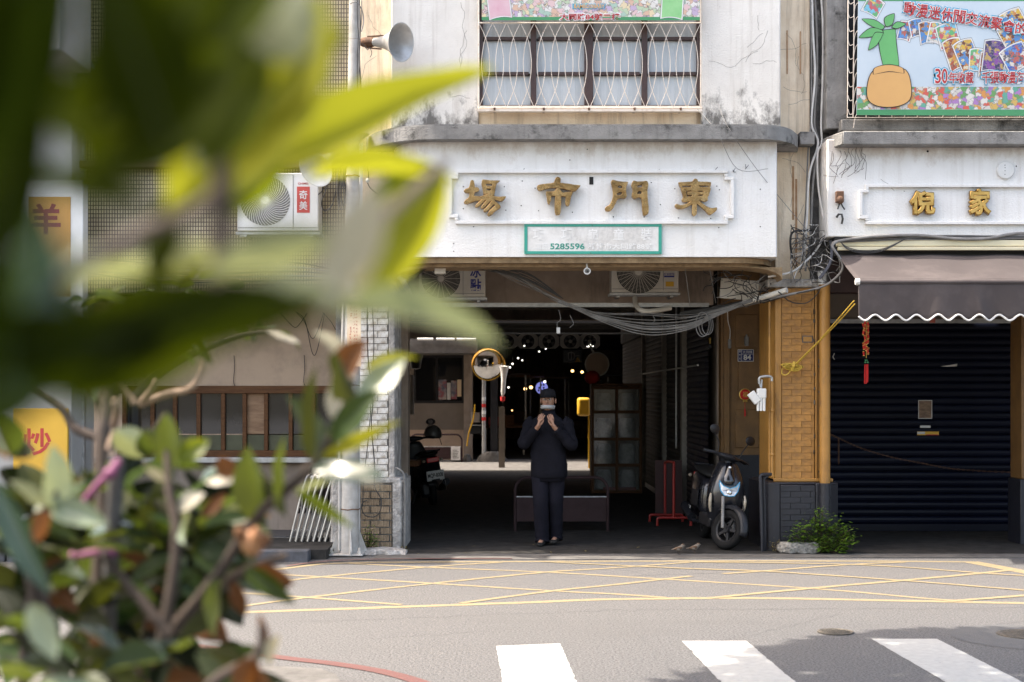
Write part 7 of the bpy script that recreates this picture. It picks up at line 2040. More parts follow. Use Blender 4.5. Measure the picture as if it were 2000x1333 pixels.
def scooter(label, paint, steer_deg, plate=None, mirror=True):
    t = thing('motor_scooter', label, 'scooter', (0, 0, 0))
    O = (0, 0, 0)
    head, axle = Vector((.99, 0, .93)), Vector((1.22, 0, .215))
    ax = (head - axle).normalized()
    S = (head, ax, R(steer_deg))
    def st(m):
        m.v = [tuple(rot_about(v, *S)) for v in m.v]; return m
    wheel(t, (0, 0, .215)); wheel(t, tuple(axle), S)
    # front shield: rings up the height
    rings = []
    for z, xf, w, d in [(.20, .98, .13, .10), (.30, 1.05, .165, .13), (.42, 1.10, .195, .16), (.52, 1.135, .205, .18), (.62, 1.14, .200, .19), (.70, 1.125, .185, .18), (.80, 1.08, .15, .15), (.88, 1.03, .115, .12), (.93, 1.0, .085, .09)]:
        ring = []
        for j in range(24):
            a = 2 * PI * j / 24
            ca, sa = math.cos(a), math.sin(a)
            px_ = math.copysign(abs(ca) ** .8, ca) * (d if ca > 0 else d * .55)
            ring.append((xf - d + px_, math.copysign(abs(sa) ** .75, sa) * w, z))
        rings.append(ring)
    b = MB(); b.loft(rings); b.build('front_shield', paint, t, smooth=True, org=O, subsurf=1, angle=3)
    # glossy upper cowl, emblem
    rings = []
    for z, xf, w in [(.665, 1.136, .115), (.72, 1.126, .118), (.78, 1.10, .105), (.84, 1.067, .085), (.90, 1.03, .06)]:
        rings.append([(xf + .004 - .10 * (s * s), s * w, z + .012 * (1 - s * s)) for s in [x / 5 for x in range(-5, 6)]])
    b = MB(); b.loft(rings, closed=False, cap=False); o = b.build('front_cowl', M['gloss_black'], t, smooth=True, org=O, angle=3)
    sm = o.modifiers.new('thick', 'SOLIDIFY'); sm.thickness = .01
    MB().ball((1.072, .0, .862), .008, .017, .017, 12, 8).build('emblem', M['chrome'], t, smooth=True, org=O)
    # headlight: swept-up lens with blue rim
    def lensring(k, out):
        pts = []
        top = [(-1, .085), (-.62, .035), (0, .012), (.62, .035), (1, .085)]
        bot = [(1, .06), (.82, -.015), (.5, -.06), (0, -.066), (-.5, -.06), (-.82, -.015), (-1, .06)]
        for u, v in top + bot:
            y = u * .108 * k
            pts.append((1.146 + out - .50 * y * y * 6 - .07 * max(0, v), y, .60 + .03 + v * k))
        return pts
    b = MB(); r0, r1 = lensring(1.0, -.03), lensring(.97, .012)
    b.loft([r0, r1]); b.build('headlight', M['lens_white'], t, org=O)
    b = MB(); b.tube(lensring(1.03, .008), .006, 5, closed=True); b.build('headlight_rim', M['lens_blue'], t, smooth=True, org=O)
    MB().ball((1.146, 0, .60), .014, .032, .026, 12, 8).build('projector', M['chrome'], t, smooth=True, org=O)
    for s in (1, -1):
        b = MB()
        q = [Vector((1.065, s * .168, .38)), Vector((1.09, s * .186, .44)), Vector((1.095, s * .19, .52)), Vector((1.08, s * .182, .575))]
        b.tube(q, [.010, .017, .018, .009], 8); b.build('turn_signal', M['lens_amber'], t, smooth=True, org=O)
    # floor, leg shield back, rear body, seat
    b = MB(); b.prism([(.42, .2), (.96, .2), (1.0, .30), (.93, .33), (.40, .33)], -.16, .16); b.build('floorboard', M['black_plastic'], t, bevel=.02, org=O)
    rings = []
    for x, w, z0, z1 in [(-.46, .05, .66, .74), (-.36, .11, .56, .76), (-.15, .165, .42, .76), (.1, .175, .34, .74), (.3, .165, .28, .72), (.44, .14, .24, .68)]:
        ring = []
        for j in range(20):
            a = 2 * PI * j / 20
            ring.append((x, math.copysign(abs(math.cos(a)) ** .6, math.cos(a)) * w, (z0 + z1) / 2 + math.copysign(abs(math.sin(a)) ** .6, math.sin(a)) * (z1 - z0) / 2))
        rings.append(ring)
    b = MB(); b.loft(rings); b.build('rear_body', paint, t, smooth=True, org=O, subsurf=1, angle=3)
    rings = []
    for x, w, z0, z1 in [(-.42, .09, .75, .80), (-.3, .13, .75, .835), (-.08, .15, .74, .835), (.06, .145, .73, .80), (.3, .13, .71, .785), (.43, .09, .70, .76)]:
        rings.append([(x, math.copysign(abs(math.cos(2 * PI * j / 16)) ** .7, math.cos(2 * PI * j / 16)) * w, (z0 + z1) / 2 + math.sin(2 * PI * j / 16) * (z1 - z0) / 2) for j in range(16)])
    b = MB(); b.loft(rings); b.build('seat', M['seat'], t, smooth=True, org=O, subsurf=1, angle=3)
    # engine, exhaust, rear guard, tail
    b = MB(); b.box(-.12, .38, .03, .15, .16, .34); b.cyl((0, .05, .215), (0, .16, .215), .10, None, 16); b.build('engine_case', M['satin_black'], t, bevel=.02, org=O)
    b = MB(); b.tube([(.3, -.12, .22), (.12, -.15, .2), (0, -.17, .24)], .02, 8); b.tube([(.08, -.17, .23), (-.28, -.19, .34)], [.05, .055], 14); b.build('exhaust', M['satin_black'], t, smooth=True, org=O)
    MB().box(-.30, -.05, -.178, -.170, .22, .36).build('heat_guard', M['galv'], t, bevel=.004, org=O)
    b = MB()
    n = 8
    vs = []
    for i in range(n + 1):
        a = R(20 + 115 * i / n)
        for y in (-.07, -.05, 0, .05, .07):
            rr_ = .245 - (abs(y) * .35)
            vs.append((-.0 + rr_ * math.cos(PI - a) * -1 * -1, y, .215 + rr_ * math.sin(a)))
    b.add(vs, [(i * 5 + j, i * 5 + j + 1, (i + 1) * 5 + j + 1, (i + 1) * 5 + j) for i in range(n) for j in range(4)])
    o = b.build('rear_mudguard', M['black_plastic'], t, smooth=True, org=O); sm = o.modifiers.new('thick', 'SOLIDIFY'); sm.thickness = .006
    b = MB(); b.box(-.475, -.43, -.09, .09, .66, .735); b.build('tail_light', M['lens_red'], t, bevel=.012, org=O)
    for s in (1, -1): MB().ball((-.44, s * .13, .69), .03, .025, .022, 10, 6).build('rear_signal', M['lens_amber'], t, smooth=True, org=O)
    b = MB(); b.tube([(-.2, .12, .80), (-.45, .12, .83), (-.50, .08, .83), (-.50, -.08, .83), (-.45, -.12, .83), (-.2, -.12, .80)], .012, 8); b.build('grab_rail', M['black_plastic'], t, smooth=True, org=O)
    b = MB(); b.beam((-.40, 0, .55), (-.50, 0, .40), .12, .012); b.build('plate_bracket', M['black_plastic'], t, org=O)
    if plate:
        pm = Matrix.Rotation(R(-12), 3, 'Y')
        b = MB(); b.obox((-.505, 0, .47), .006, .26, .15, pm); b.build('licence_plate', M['paper'], t, bevel=.003, org=O)
        me = text_mesh('plate_print', plate, .08, M['ink_black'], .0006, .02, 0, 0, 0, 0, width=.225, height=.075)
        for v in me.vertices:
            q = Vector((-.0042 + v.co.y, -v.co.x, v.co.z))
            v.co = pm @ q + Vector((-.505, 0, .47))
        link('plate_print', me, None, t)
    # steered parts: fork, mudguard, bar, mirrors
    for s in (1, -1):
        q = axle + Vector((0, s * .085, 0))
        st(MB().tube([q, q + ax * .34], .017, 10)).build('fork_leg', M['cable_grey'], t, smooth=True, org=O)
    b = MB(); vs = []
    n = 12
    for i in range(n + 1):
        a = R(-8 + 140 * i / n)
        wv = .062 - .012 * abs(i / n - .4)
        for k_ in range(-3, 4):
            y = wv * k_ / 3
            rr_ = .268 - .05 * (k_ / 3) ** 2 + (.035 * max(0, .25 - i / n) if True else 0)
            vs.append((axle.x + rr_ * math.cos(a), y, axle.z + rr_ * math.sin(a)))
    b.add(vs, [(i * 7 + j, i * 7 + j + 1, (i + 1) * 7 + j + 1, (i + 1) * 7 + j) for i in range(n) for j in range(6)])
    o = st(b).build('front_mudguard', M['satin_black'], t, smooth=True, org=O, angle=3); sm = o.modifiers.new('thick', 'SOLIDIFY'); sm.thickness = .006
    b = MB(); b.tube(bez([(1.2, .12, .28), (1.22, .16, .42), (1.18, .15, .56), (1.08, .1, .66)], 5), .006, 6); st(b).build('brake_hose', M['cable_black'], t, smooth=True, org=O)
    rings = []
    for y, x0, x1, z0, z1 in [(-.17, .93, .99, .955, .985), (-.10, .90, 1.03, .935, 1.0), (0, .88, 1.055, .92, 1.01), (.10, .90, 1.03, .935, 1.0), (.17, .93, .99, .955, .985)]:
        rings.append([((x0 + x1) / 2 + (x1 - x0) / 2 * math.cos(2 * PI * j / 14), y, (z0 + z1) / 2 + (z1 - z0) / 2 * math.sin(2 * PI * j / 14)) for j in range(14)])
    st(MB().loft(rings)).build('handlebar_cover', M['satin_black'], t, smooth=True, org=O, angle=3)
    b = MB(); b.tube([(.99, 0, .86), (.975, 0, .95)], .035, 10); st(b).build('steering_neck', M['satin_black'], t, smooth=True, org=O)
    for s in (1, -1):
        hb = st(MB().tube(bez([(.96, s * .12, .968), (.95, s * .22, .975), (.915, s * .34, .965)], 4), .018, 10)).build('handlebar_grip', M['black_plastic'], t, smooth=True, org=O)
        st(MB().tube([(1.0, s * .17, .972), (1.0, s * .25, .968), (.965, s * .34, .958)], .007, 6)).build('brake_lever', M['satin_black'], hb, smooth=True, org=O)
        if mirror:
            mm = st(MB().tube(bez([(.96, s * .17, .985), (.97, s * .20, 1.09), (.95, s * .27, 1.17)], 4), .007, 6)).build('mirror', M['black_plastic'], t, smooth=True, org=O)
            c = Vector((.95, s * .29, 1.215))
            st(MB().ball(c, .022, .075, .052, 16, 8)).build('mirror_shell', M['black_plastic'], mm, smooth=True, org=O)
            st(MB().disc(c + Vector((-.0225, 0, 0)), .04, (-1, 0, 0), 16)).build('mirror_glass', M['chrome'], mm, org=O)
    b = MB(); b.tube([(.42, .14, .22), (.38, .24, .02), (.36, .25, .012)], .012, 6); b.build('side_stand', M['satin_black'], t, smooth=True, org=O)
    MB().box(-.05, .33, .168, .176, .38, .56).build('side_vent', M['satin_black'], t, bevel=.004, org=O)
    MB().box(-.05, .33, -.176, -.168, .38, .56).build('side_vent', M['satin_black'], t, bevel=.004, org=O)
    return t

sc1 = scooter('glossy black scooter with clear headlight parked by the ochre pillar', pmat('scooter_black', (.012, .013, .018), (.010, .011, .015), scale=3, rough=.28, coat=.5, rvar=.05), 36)
fx, fy = XP(1420, 14.98), 15.05
yaw = -PI / 2 + R(3.5)
mrot = Euler((0, 0, yaw)).to_matrix() @ Matrix.Rotation(R(5), 3, 'X') .inverted()
sc1.rotation_euler = mrot.to_euler()
off = mrot @ Vector((1.22, 0, 0))
sc1.location = (fx - off.x, fy - off.y, .014)
sc2 = scooter('dark scooter seen from behind with a white plate deep in the passage', M['satin_black'], -14, 'MQP-8008')
sc2.location = (XP(846, 21.2), 21.25, .012); sc2.rotation_euler = (0, R(0), PI / 2 + R(16))
sc2.rotation_euler = (Euler((0, 0, PI / 2 + R(14))).to_matrix() @ Matrix.Rotation(R(-8), 3, 'X')).to_euler()
he = thing('helmet', 'grey open helmet resting on the handlebar of the scooter in the passage', 'helmet', P(846, 850, 22.4))
hc = P(846, 848, 22.4)
b = MB(); vs = []
rings = []
for i in range(9):
    a = PI * .60 * i / 8
    rings.append([(hc.x + .125 * math.sin(a) * math.cos(2 * PI * j / 20) + .002, hc.y + .15 * math.sin(a) * math.sin(2 * PI * j / 20), hc.z + .14 * math.cos(a) - .01) for j in range(20)])
b.loft(rings, cap=False); o = b.build('shell', pmat('helmet_grey', (.13, .125, .12), rough=.35, coat=.3), he, smooth=True, angle=3); sm = o.modifiers.new('thick', 'SOLIDIFY'); sm.thickness = .012
MB().tube([(hc.x + .105 * math.cos(2 * PI * j / 20), hc.y + .13 * math.sin(2 * PI * j / 20), hc.z - .058) for j in range(20)], .012, 6, closed=True).build('lining', M['seat'], he, smooth=True)
MB().tube(bez([(hc.x + .1, hc.y - .02, hc.z - .06), (hc.x + .12, hc.y - .03, hc.z - .12), (hc.x + .135, hc.y - .03, hc.z - .17)], 4), .006, 5).build('strap', M['seat'], he)
sc3 = scooter('silver scooter tail with red lamp and white plate at the lower left edge', M['horn'], 0, '326-MDS')
sc3.rotation_euler = (0, 0, PI / 2 + R(38))
sc3.location = (-3.02, 7.0, .002)
# delivery box ledge left inside the passage
b = MB(); b.box(XP(786, 20), XP(818, 20), 20, 20.5, ZP(912, 20), ZP(901, 20)); tag(b.build('plank', M['wood'], None, bevel=.01), 'short plank shelf left of the scooter in the passage', 'plank')
b = MB(); b.lathe([(.09, 0), (.11, .3)], 16, (XP(802, 30.2), 30.2, .012)); tag(b.build('white_bucket', M['white_plastic'], None, smooth=True), 'small white bucket at the left edge of the sunlit lane', 'bucket')
# =================================================================== walking person
def skin_mesh(name, verts, edges, rad, mat, root=0, sub=2, smooth=True):
    me = bpy.data.meshes.new(name)
    me.from_pydata([tuple(v) for v in verts], edges, [])
    o = bpy.data.objects.new(name, me)
    COL.objects.link(o)
    m = o.modifiers.new('skin', 'SKIN')
    m.use_smooth_shade = smooth
    m.branch_smoothing = .4
    for i, r in enumerate(rad):
        d = me.skin_vertices[0].data[i]
        d.radius = r if isinstance(r, tuple) else (r, r)
        d.use_root = (i == root)
    s = o.modifiers.new('sub', 'SUBSURF'); s.levels = sub; s.render_levels = sub
    dg = bpy.context.evaluated_depsgraph_get()
    m2 = bpy.data.meshes.new_from_object(o.evaluated_get(dg))
    bpy.data.objects.remove(o)
    m2.name = name
    m2.materials.clear(); m2.materials.append(mat)
    m2.polygons.foreach_set('use_smooth', [True] * len(m2.polygons))
    return m2
class SK:
    def __init__(s): s.v, s.e, s.r = [], [], []
    def add(s, p, r, par=None):
        s.v.append(Vector(p)); s.r.append(r)
        if par is not None: s.e.append((par, len(s.v) - 1))
        return len(s.v) - 1
    def chain(s, par, pts):
        for p, r in pts: par = s.add(p, r, par)
        return par

pe = thing('person', 'person in dark navy jacket and black cap walking with both hands at the chin', 'person', (XP(1071, 15.5), 15.5, .013))
pe.rotation_euler = (0, 0, R(-10))
# joints: x to the right of the photo, -y towards the camera
J = dict(hipL=(-.09, 0, .86), hipR=(.09, 0, .86), kneeL=(-.075, -.06, .47), kneeR=(.075, .03, .47), ankL=(-.07, .01, .09), ankR=(.06, .14, .11),
         shL=(-.185, 0, 1.345), shR=(.185, 0, 1.345), elL=(-.265, -.07, 1.10), elR=(.275, -.07, 1.09), wrL=(-.085, -.20, 1.29), wrR=(.10, -.20, 1.285))
b = SK()
p0 = b.add((0, 0, .90), (.12, .10))
ch_ = b.chain(p0, [((0, 0, 1.05), (.12, .095)), ((0, .005, 1.22), (.14, .105)), ((0, .01, 1.34), (.11, .075))])
nk = b.chain(ch_, [((0, .0, 1.43), .055), ((0, -.01, 1.475), .052)])
hd = b.chain(nk, [((0, -.025, 1.52), (.068, .078)), ((0, -.02, 1.585), (.076, .092)), ((0, -.01, 1.635), (.070, .085))])
for s in 'LR':
    b.chain(p0, [(J['hip' + s], .085), (J['knee' + s], .056), (J['ank' + s], .038), (Vector(J['ank' + s]) + Vector((0, -.06, -.055)), .036), (Vector(J['ank' + s]) + Vector((0, -.15, -.06)), .030)])
    k = -1 if s == 'L' else 1
    w = b.chain(ch_, [(Vector(J['sh' + s]) * .97 + Vector((0, 0, .01)), .042), (J['el' + s], .038), (J['wr' + s], .028)])
    wr = Vector(J['wr' + s])
    palm = b.chain(w, [(wr + Vector((-k * .02, -.015, .035)), (.03, .018)), (wr + Vector((-k * .03, -.02, .07)), (.036, .016))])
    pv = b.v[palm]
    for f in range(4):
        fo = Vector((k * (.026 - .017 * f), 0, 0))
        l = [.062, .072, .068, .052][f]
        b.chain(palm, [(pv + fo + Vector((-k * .004, -.012, .018)), .0085), (pv + fo + Vector((-k * .014, -.006, .018 + l * .5)), .008), (pv + fo + Vector((-k * .024, .012, .018 + l * .85)), .007)])
    b.chain(w, [(wr + Vector((-k * .045, -.02, .04)), .0105), (wr + Vector((-k * .062, -.022, .065)), .009), (wr + Vector((-k * .066, -.016, .088)), .008)])
link('body', skin_mesh('body', b.v, b.e, b.r, M['skin']), None, pe)
rgp = random.Random(33)
def cloth_ring(c, rx, ry, n=28, e=.8, wr=.0, ph=0.0):
    out = []
    for j in range(n):
        a = 2 * PI * j / n
        ca, sa = math.cos(a), math.sin(a)
        k = 1 + wr * math.sin(3 * a + ph) + wr * .7 * math.sin(7 * a - 2 * ph)
        out.append((c[0] + rx * k * math.copysign(abs(ca) ** e, ca), c[1] + ry * k * math.copysign(abs(sa) ** e, sa), c[2] + wr * .12 * math.sin(5 * a + ph)))
    return out
q = MB()
prof = [(.735, .190, .135), (.75, .198, .143), (.80, .200, .145), (.88, .198, .142), (.93, .192, .138), (.98, .196, .138), (1.04, .192, .132), (1.10, .194, .134), (1.17, .198, .134), (1.24, .204, .130), (1.30, .205, .122), (1.345, .192, .108), (1.385, .15, .092), (1.415, .095, .078), (1.44, .072, .070), (1.475, .068, .068)]
q.loft([cloth_ring((.006 * math.sin(z * 9), .004, z), rx, ry, wr=.022, ph=z * 17) for z, rx, ry in prof])
for s in 'LR':
    sh, el, wr = (Vector(J[t_ + s]) for t_ in ('sh', 'el', 'wr'))
    k = -1 if s == 'L' else 1
    pts = [sh + Vector((-k * .03, 0, .0)), sh + Vector((k * .012, 0, -.03)), sh.lerp(el, .35), sh.lerp(el, .7), el + Vector((0, -.005, .015)), el.lerp(wr, .12) + Vector((0, -.02, -.01)), el.lerp(wr, .4), el.lerp(wr, .7), el.lerp(wr, .92)]
    rr = [.072, .084, .074, .068, .066, .064, .060, .053, .046]
    pp = bez(pts, 3)
    rad = [rr[min(8, i // 3)] * (1 - (i % 3) / 3) + rr[min(8, i // 3 + 1)] * (i % 3) / 3 for i in range(len(pp))]
    rad = [r_ * (1 + .05 * math.sin(i * 1.9 + k)) for i, r_ in enumerate(rad)]
    q.tube(pp, rad, 16)
link('jacket', q.mesh('jacket', M['navy_cloth'], (0, 0, 0), True), None, pe)
q = MB()
q.loft([cloth_ring((0, .0, z), rx, ry, wr=.01, ph=z * 11) for z, rx, ry in [(.70, .172, .122), (.80, .180, .128), (.92, .165, .118)]])
for s in 'LR':
    h, kn, an = (Vector(J[q_ + s]) for q_ in ('hip', 'knee', 'ank'))
    pts = [h + Vector((0, 0, -.02)), h.lerp(kn, .3), h.lerp(kn, .7), kn, kn.lerp(an, .4), kn.lerp(an, .8), an + Vector((0, -.005, -.02)), an + Vector((0, -.012, -.06))]
    rr = [.095, .100, .090, .084, .081, .078, .077, .082]
    pp = bez(pts, 3)
    rad = [rr[min(7, i // 3)] * (1 - (i % 3) / 3) + rr[min(7, i // 3 + 1)] * (i % 3) / 3 for i in range(len(pp))]
    rad = [r_ * (1 + .035 * math.sin(i * 2.3 + (1 if s == 'L' else 2)) * (1.6 if i > 14 else 1)) for i, r_ in enumerate(rad)]
    q.tube(pp, rad, 16)
link('trousers', q.mesh('trousers', M['trouser'], (0, 0, 0), True), None, pe)
for s in 'LR':
    an = Vector(J['ank' + s])
    rr = []
    for y, w, h in [(.045, .03, .03), (.03, .042, .06), (-.02, .044, .07), (-.08, .046, .055), (-.15, .044, .04), (-.19, .03, .025)]:
        rr.append([(an.x + w * math.cos(2 * PI * j / 14), an.y + y, max(0, an.z - .09) + .002 + h * .5 + h * .5 * math.sin(2 * PI * j / 14)) for j in range(14)])
    q = MB(); q.loft(rr)
    o = link('shoe', q.mesh('shoe', M['seat'], (0, 0, 0), True), None, pe)
def pchild(name, m, mat, smooth=True): return link(name, m.mesh(name, mat, (0, 0, 0), smooth), None, pe)
q = MB(); rr = []
for z, rx, ry, yo in [(1.615, .082, .098, -.012), (1.64, .084, .10, -.010), (1.675, .078, .093, -.006), (1.70, .056, .068, -.004), (1.71, .01, .012, -.004)]:
    rr.append([(rx * math.cos(2 * PI * j / 20), yo + ry * math.sin(2 * PI * j / 20), z) for j in range(20)])
q.loft(rr); cap = pchild('cap', q, M['cap'])
q = MB(); q.add([(x * .072, -.10 - .085 * (1 - x * x) ** .5 * d - .004, 1.622 - .012 * d) for d in (0, 1) for x in (-1, -.6, -.2, .2, .6, 1)], [(i, i + 1, i + 7, i + 6) for i in range(5)])
o = pchild('cap_peak', q, M['cap']); sm = o.modifiers.new('thick', 'SOLIDIFY'); sm.thickness = .004
q = MB(); rr = []
for z, rx, ry, yo in [(1.555, .079, .092, .004), (1.59, .083, .098, -.002), (1.622, .083, .098, -.006)]:
    rr.append([(rx * math.cos(PI * j / 14), yo + ry * math.sin(PI * j / 14), z) for j in range(15)])
q.loft(rr, closed=False, cap=False); o = pchild('hair', q, M['hair']); sm = o.modifiers.new('thick', 'SOLIDIFY'); sm.thickness = .006
q = MB(); q.ball((0, -.122, 1.563), .013, .02, .024, 10, 8); pchild('nose', q, M['skin'])
for s in (-1, 1):
    q = MB(); q.ball((s * .031, -.103, 1.588), .012, .008, .008, 10, 6); pchild('eye', q, M['cable_white'])
    q = MB(); q.ball((s * .031, -.110, 1.588), .0055, .003, .0055, 8, 6); pchild('iris', q, M['hair'])
    q = MB(); q.ball((s * .079, .0, 1.573), .010, .020, .032, 10, 8); pchild('ear', q, M['skin'])
    q = MB(); q.tube([(s * .018, -.112, 1.608), (s * .034, -.110, 1.611), (s * .048, -.10, 1.606)], .0035, 5); pchild('eyebrow', q, M['hair'])
q = MB(); q.tube([(-.024, -.112, 1.53), (0, -.118, 1.532), (.024, -.112, 1.53)], .005, 6); pchild('mouth', q, pmat('lips', (.36, .14, .11), rough=.5))
q = MB(); rr = []
for z, k in [(1.478, .84), (1.493, .95), (1.510, 1.0), (1.522, .98)]:
    rr.append([(.082 * k * math.sin(a), -.022 - .10 * k * math.cos(a), z + .008 * math.cos(a)) for a in [R(-80 + 160 * j / 14) for j in range(15)]])
q.loft(rr, closed=False, cap=False); o = pchild('face_mask', q, M['mask']); sm = o.modifiers.new('thick', 'SOLIDIFY'); sm.thickness = .004

# =================================================================== sparrows
def sparrow(label, x, y, yaw, D=None):
    g = G(x, y, .012)
    t = thing('sparrow', label, 'bird', (g.x, g.y, .012), 'sparrows on the passage threshold')
    t.rotation_euler = (0, 0, yaw)
    rr = []
    for px_, z, w, h in [(-.085, .052, .006, .004), (-.055, .056, .010, .006), (-.032, .055, .017, .016), (-.008, .053, .026, .027), (.016, .060, .025, .027), (.034, .076, .017, .018), (.046, .087, .0175, .017), (.060, .088, .013, .012), (.066, .087, .005, .005), (.078, .085, .001, .001)]:
        rr.append([(px_ - .012 * math.sin(2 * PI * j / 12) * (1 if 0 < px_ < .05 else 0), w * math.cos(2 * PI * j / 12), z + h * math.sin(2 * PI * j / 12)) for j in range(12)])
    q = MB(); q.loft(rr); link('body', q.mesh('body', M['feather_pale'], (0, 0, 0), True), None, t)
    for s in (-1, 1):
        q = MB(); rr = []
        for px_, z, h in [(.022, .064, .012), (.0, .062, .018), (-.03, .058, .014), (-.062, .054, .004)]:
            rr.append([(px_, s * (.021 + .006 * math.cos(2 * PI * j / 8)) * (1 if px_ > -.03 else .6), z + h * math.sin(2 * PI * j / 8)) for j in range(8)])
        q.loft(rr); link('wing', q.mesh('wing', M['feather'], (0, 0, 0), True), None, t)
        q = MB(); q.tube([(.0, s * .010, .032), (.006, s * .011, .015), (.0, s * .011, .002)], .0018, 5); q.tube([(-.008, s * .011, .002), (.014, s * .012, .002)], .0018, 5); link('leg', q.mesh('leg', M['twig'], (0, 0, 0)), None, t)
        q = MB(); q.ball((.056, s * .0125, .092), .0028, .002, .0028, 6, 4); link('eye', q.mesh('eye', M['gloss_black'], (0, 0, 0)), None, t)
    q = MB(); q.ball((.047, 0, .099), .017, .0145, .008, 10, 6); link('crown', q.mesh('crown', M['feather'], (0, 0, 0), True), None, t)
sparrow('sparrow with raised head, the left of two on the threshold', 1326, 1083, R(20))
sparrow('sparrow nearer the scooter wheel, the right of two on the threshold', 1356, 1081, R(12))

# =================================================================== leaves
def leaf_mat(name, top, under, trans, tfac=.35, rough=.32, spec=.5, var=.25):
    m = bpy.data.materials.new(name); m.use_nodes = True
    nt = m.node_tree; b_ = nt.nodes['Principled BSDF']
    ge = nd(nt, 'ShaderNodeNewGeometry')
    tc = nd(nt, 'ShaderNodeTexCoord')
    nz = nd(nt, 'ShaderNodeTexNoise'); nz.inputs['Scale'].default_value = 5; nz.inputs['Detail'].default_value = 5
    nt.links.new(tc.outputs['Object'], nz.inputs['Vector'])
    oi = nd(nt, 'ShaderNodeObjectInfo')
    mx = nd(nt, 'ShaderNodeMix', data_type='RGBA')
    nt.links.new(ge.outputs['Backfacing'], mx.inputs['Factor'])
    mx.inputs['A'].default_value = (*top, 1); mx.inputs['B'].default_value = (*under, 1)
    ad = nd(nt, 'ShaderNodeMath', operation='ADD'); nt.links.new(nz.outputs['Fac'], ad.inputs[0]); nt.links.new(oi.outputs['Random'], ad.inputs[1])
    mr = nd(nt, 'ShaderNodeMapRange'); mr.inputs['From Min'].default_value = .3; mr.inputs['From Max'].default_value = 1.6
    mr.inputs['To Min'].default_value = 1 - var; mr.inputs['To Max'].default_value = 1 + var
    nt.links.new(ad.outputs[0], mr.inputs['Value'])
    # midrib and veins paler, from the leaf's own coordinates
    sp = nd(nt, 'ShaderNodeSeparateXYZ'); nt.links.new(tc.outputs['Object'], sp.inputs[0])
    ab = nd(nt, 'ShaderNodeMath', operation='ABSOLUTE'); nt.links.new(sp.outputs['Y'], ab.inputs[0])
    rb_ = nd(nt, 'ShaderNodeMapRange'); rb_.inputs['From Min'].default_value = .008; rb_.inputs['From Max'].default_value = .022; rb_.inputs['To Min'].default_value = .55; rb_.inputs['To Max'].default_value = 0
    nt.links.new(ab.outputs[0], rb_.inputs['Value'])
    hs = nd(nt, 'ShaderNodeHueSaturation'); nt.links.new(mx.outputs['Result'], hs.inputs['Color']); nt.links.new(mr.outputs[0], hs.inputs['Value'])
    m2 = nd(nt, 'ShaderNodeMix', data_type='RGBA'); nt.links.new(rb_.outputs[0], m2.inputs['Factor']); nt.links.new(hs.outputs['Color'], m2.inputs['A']); m2.inputs['B'].default_value = (*[min(1, c * 1.5 + .06) for c in top], 1)
    nt.links.new(m2.outputs['Result'], b_.inputs['Base Color'])
    b_.inputs['Roughness'].default_value = rough; b_.inputs['Specular IOR Level'].default_value = spec
    tr = nd(nt, 'ShaderNodeBsdfTranslucent'); tr.inputs['Color'].default_value = (*trans, 1)
    ms = nd(nt, 'ShaderNodeMixShader'); ms.inputs[0].default_value = tfac
    nt.links.new(b_.outputs[0], ms.inputs[1]); nt.links.new(tr.outputs[0], ms.inputs[2])
    nt.links.new(ms.outputs[0], nt.nodes['Material Output'].inputs['Surface'])
    return m
LM = {
    'green': leaf_mat('dark_green_leaf', (.020, .040, .008), (.040, .038, .014), (.09, .13, .012), .28, rough=.42, spec=.28),
    'mid': leaf_mat('mid_green_leaf', (.024, .040, .009), (.042, .044, .015), (.10, .13, .014), .35, rough=.40, spec=.3),
    'yellow': leaf_mat('yellow_green_leaf', (.20, .195, .016), (.215, .21, .02), (.36, .345, .022), .45, rough=.5, spec=.25),
    'lime': leaf_mat('lime_leaf', (.085, .112, .010), (.11, .13, .014), (.27, .31, .018), .45, rough=.45, spec=.3),
    'brown': leaf_mat('rusty_underside_leaf', (.085, .034, .012), (.10, .042, .014), (.22, .08, .02), .25, rough=.65, spec=.2),
    'teal': leaf_mat('glossy_blue_green_leaf', (.022, .045, .028), (.042, .048, .022), (.08, .13, .035), .22, rough=.26, spec=.6),
    'pale': leaf_mat('painted_sheen_leaf', (.17, .21, .145), (.19, .20, .115), (.28, .31, .12), .30, rough=.32, spec=.6),  # sky gloss of the upper faces painted into the leaf colour
    'cream': leaf_mat('painted_sunlit_leaf', (.36, .33, .26), (.33, .30, .21), (.38, .34, .21), .3, rough=.4),  # whiteness of sunlit blades painted into the leaf colour
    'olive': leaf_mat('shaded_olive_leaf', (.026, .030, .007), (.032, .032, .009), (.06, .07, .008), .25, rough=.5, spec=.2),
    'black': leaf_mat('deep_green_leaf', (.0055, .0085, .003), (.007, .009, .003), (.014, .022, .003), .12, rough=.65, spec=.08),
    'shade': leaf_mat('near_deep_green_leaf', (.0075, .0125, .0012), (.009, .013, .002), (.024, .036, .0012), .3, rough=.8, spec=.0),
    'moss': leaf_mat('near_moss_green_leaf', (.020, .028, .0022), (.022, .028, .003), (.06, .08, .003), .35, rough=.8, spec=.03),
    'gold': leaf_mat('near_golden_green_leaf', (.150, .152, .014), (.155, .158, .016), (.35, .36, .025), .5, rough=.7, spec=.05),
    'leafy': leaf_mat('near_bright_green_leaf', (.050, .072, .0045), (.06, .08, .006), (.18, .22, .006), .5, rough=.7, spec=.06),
    'small': leaf_mat('small_fresh_leaf', (.075, .112, .026), (.10, .125, .05), (.19, .25, .04), .35, rough=.4, spec=.35),
}
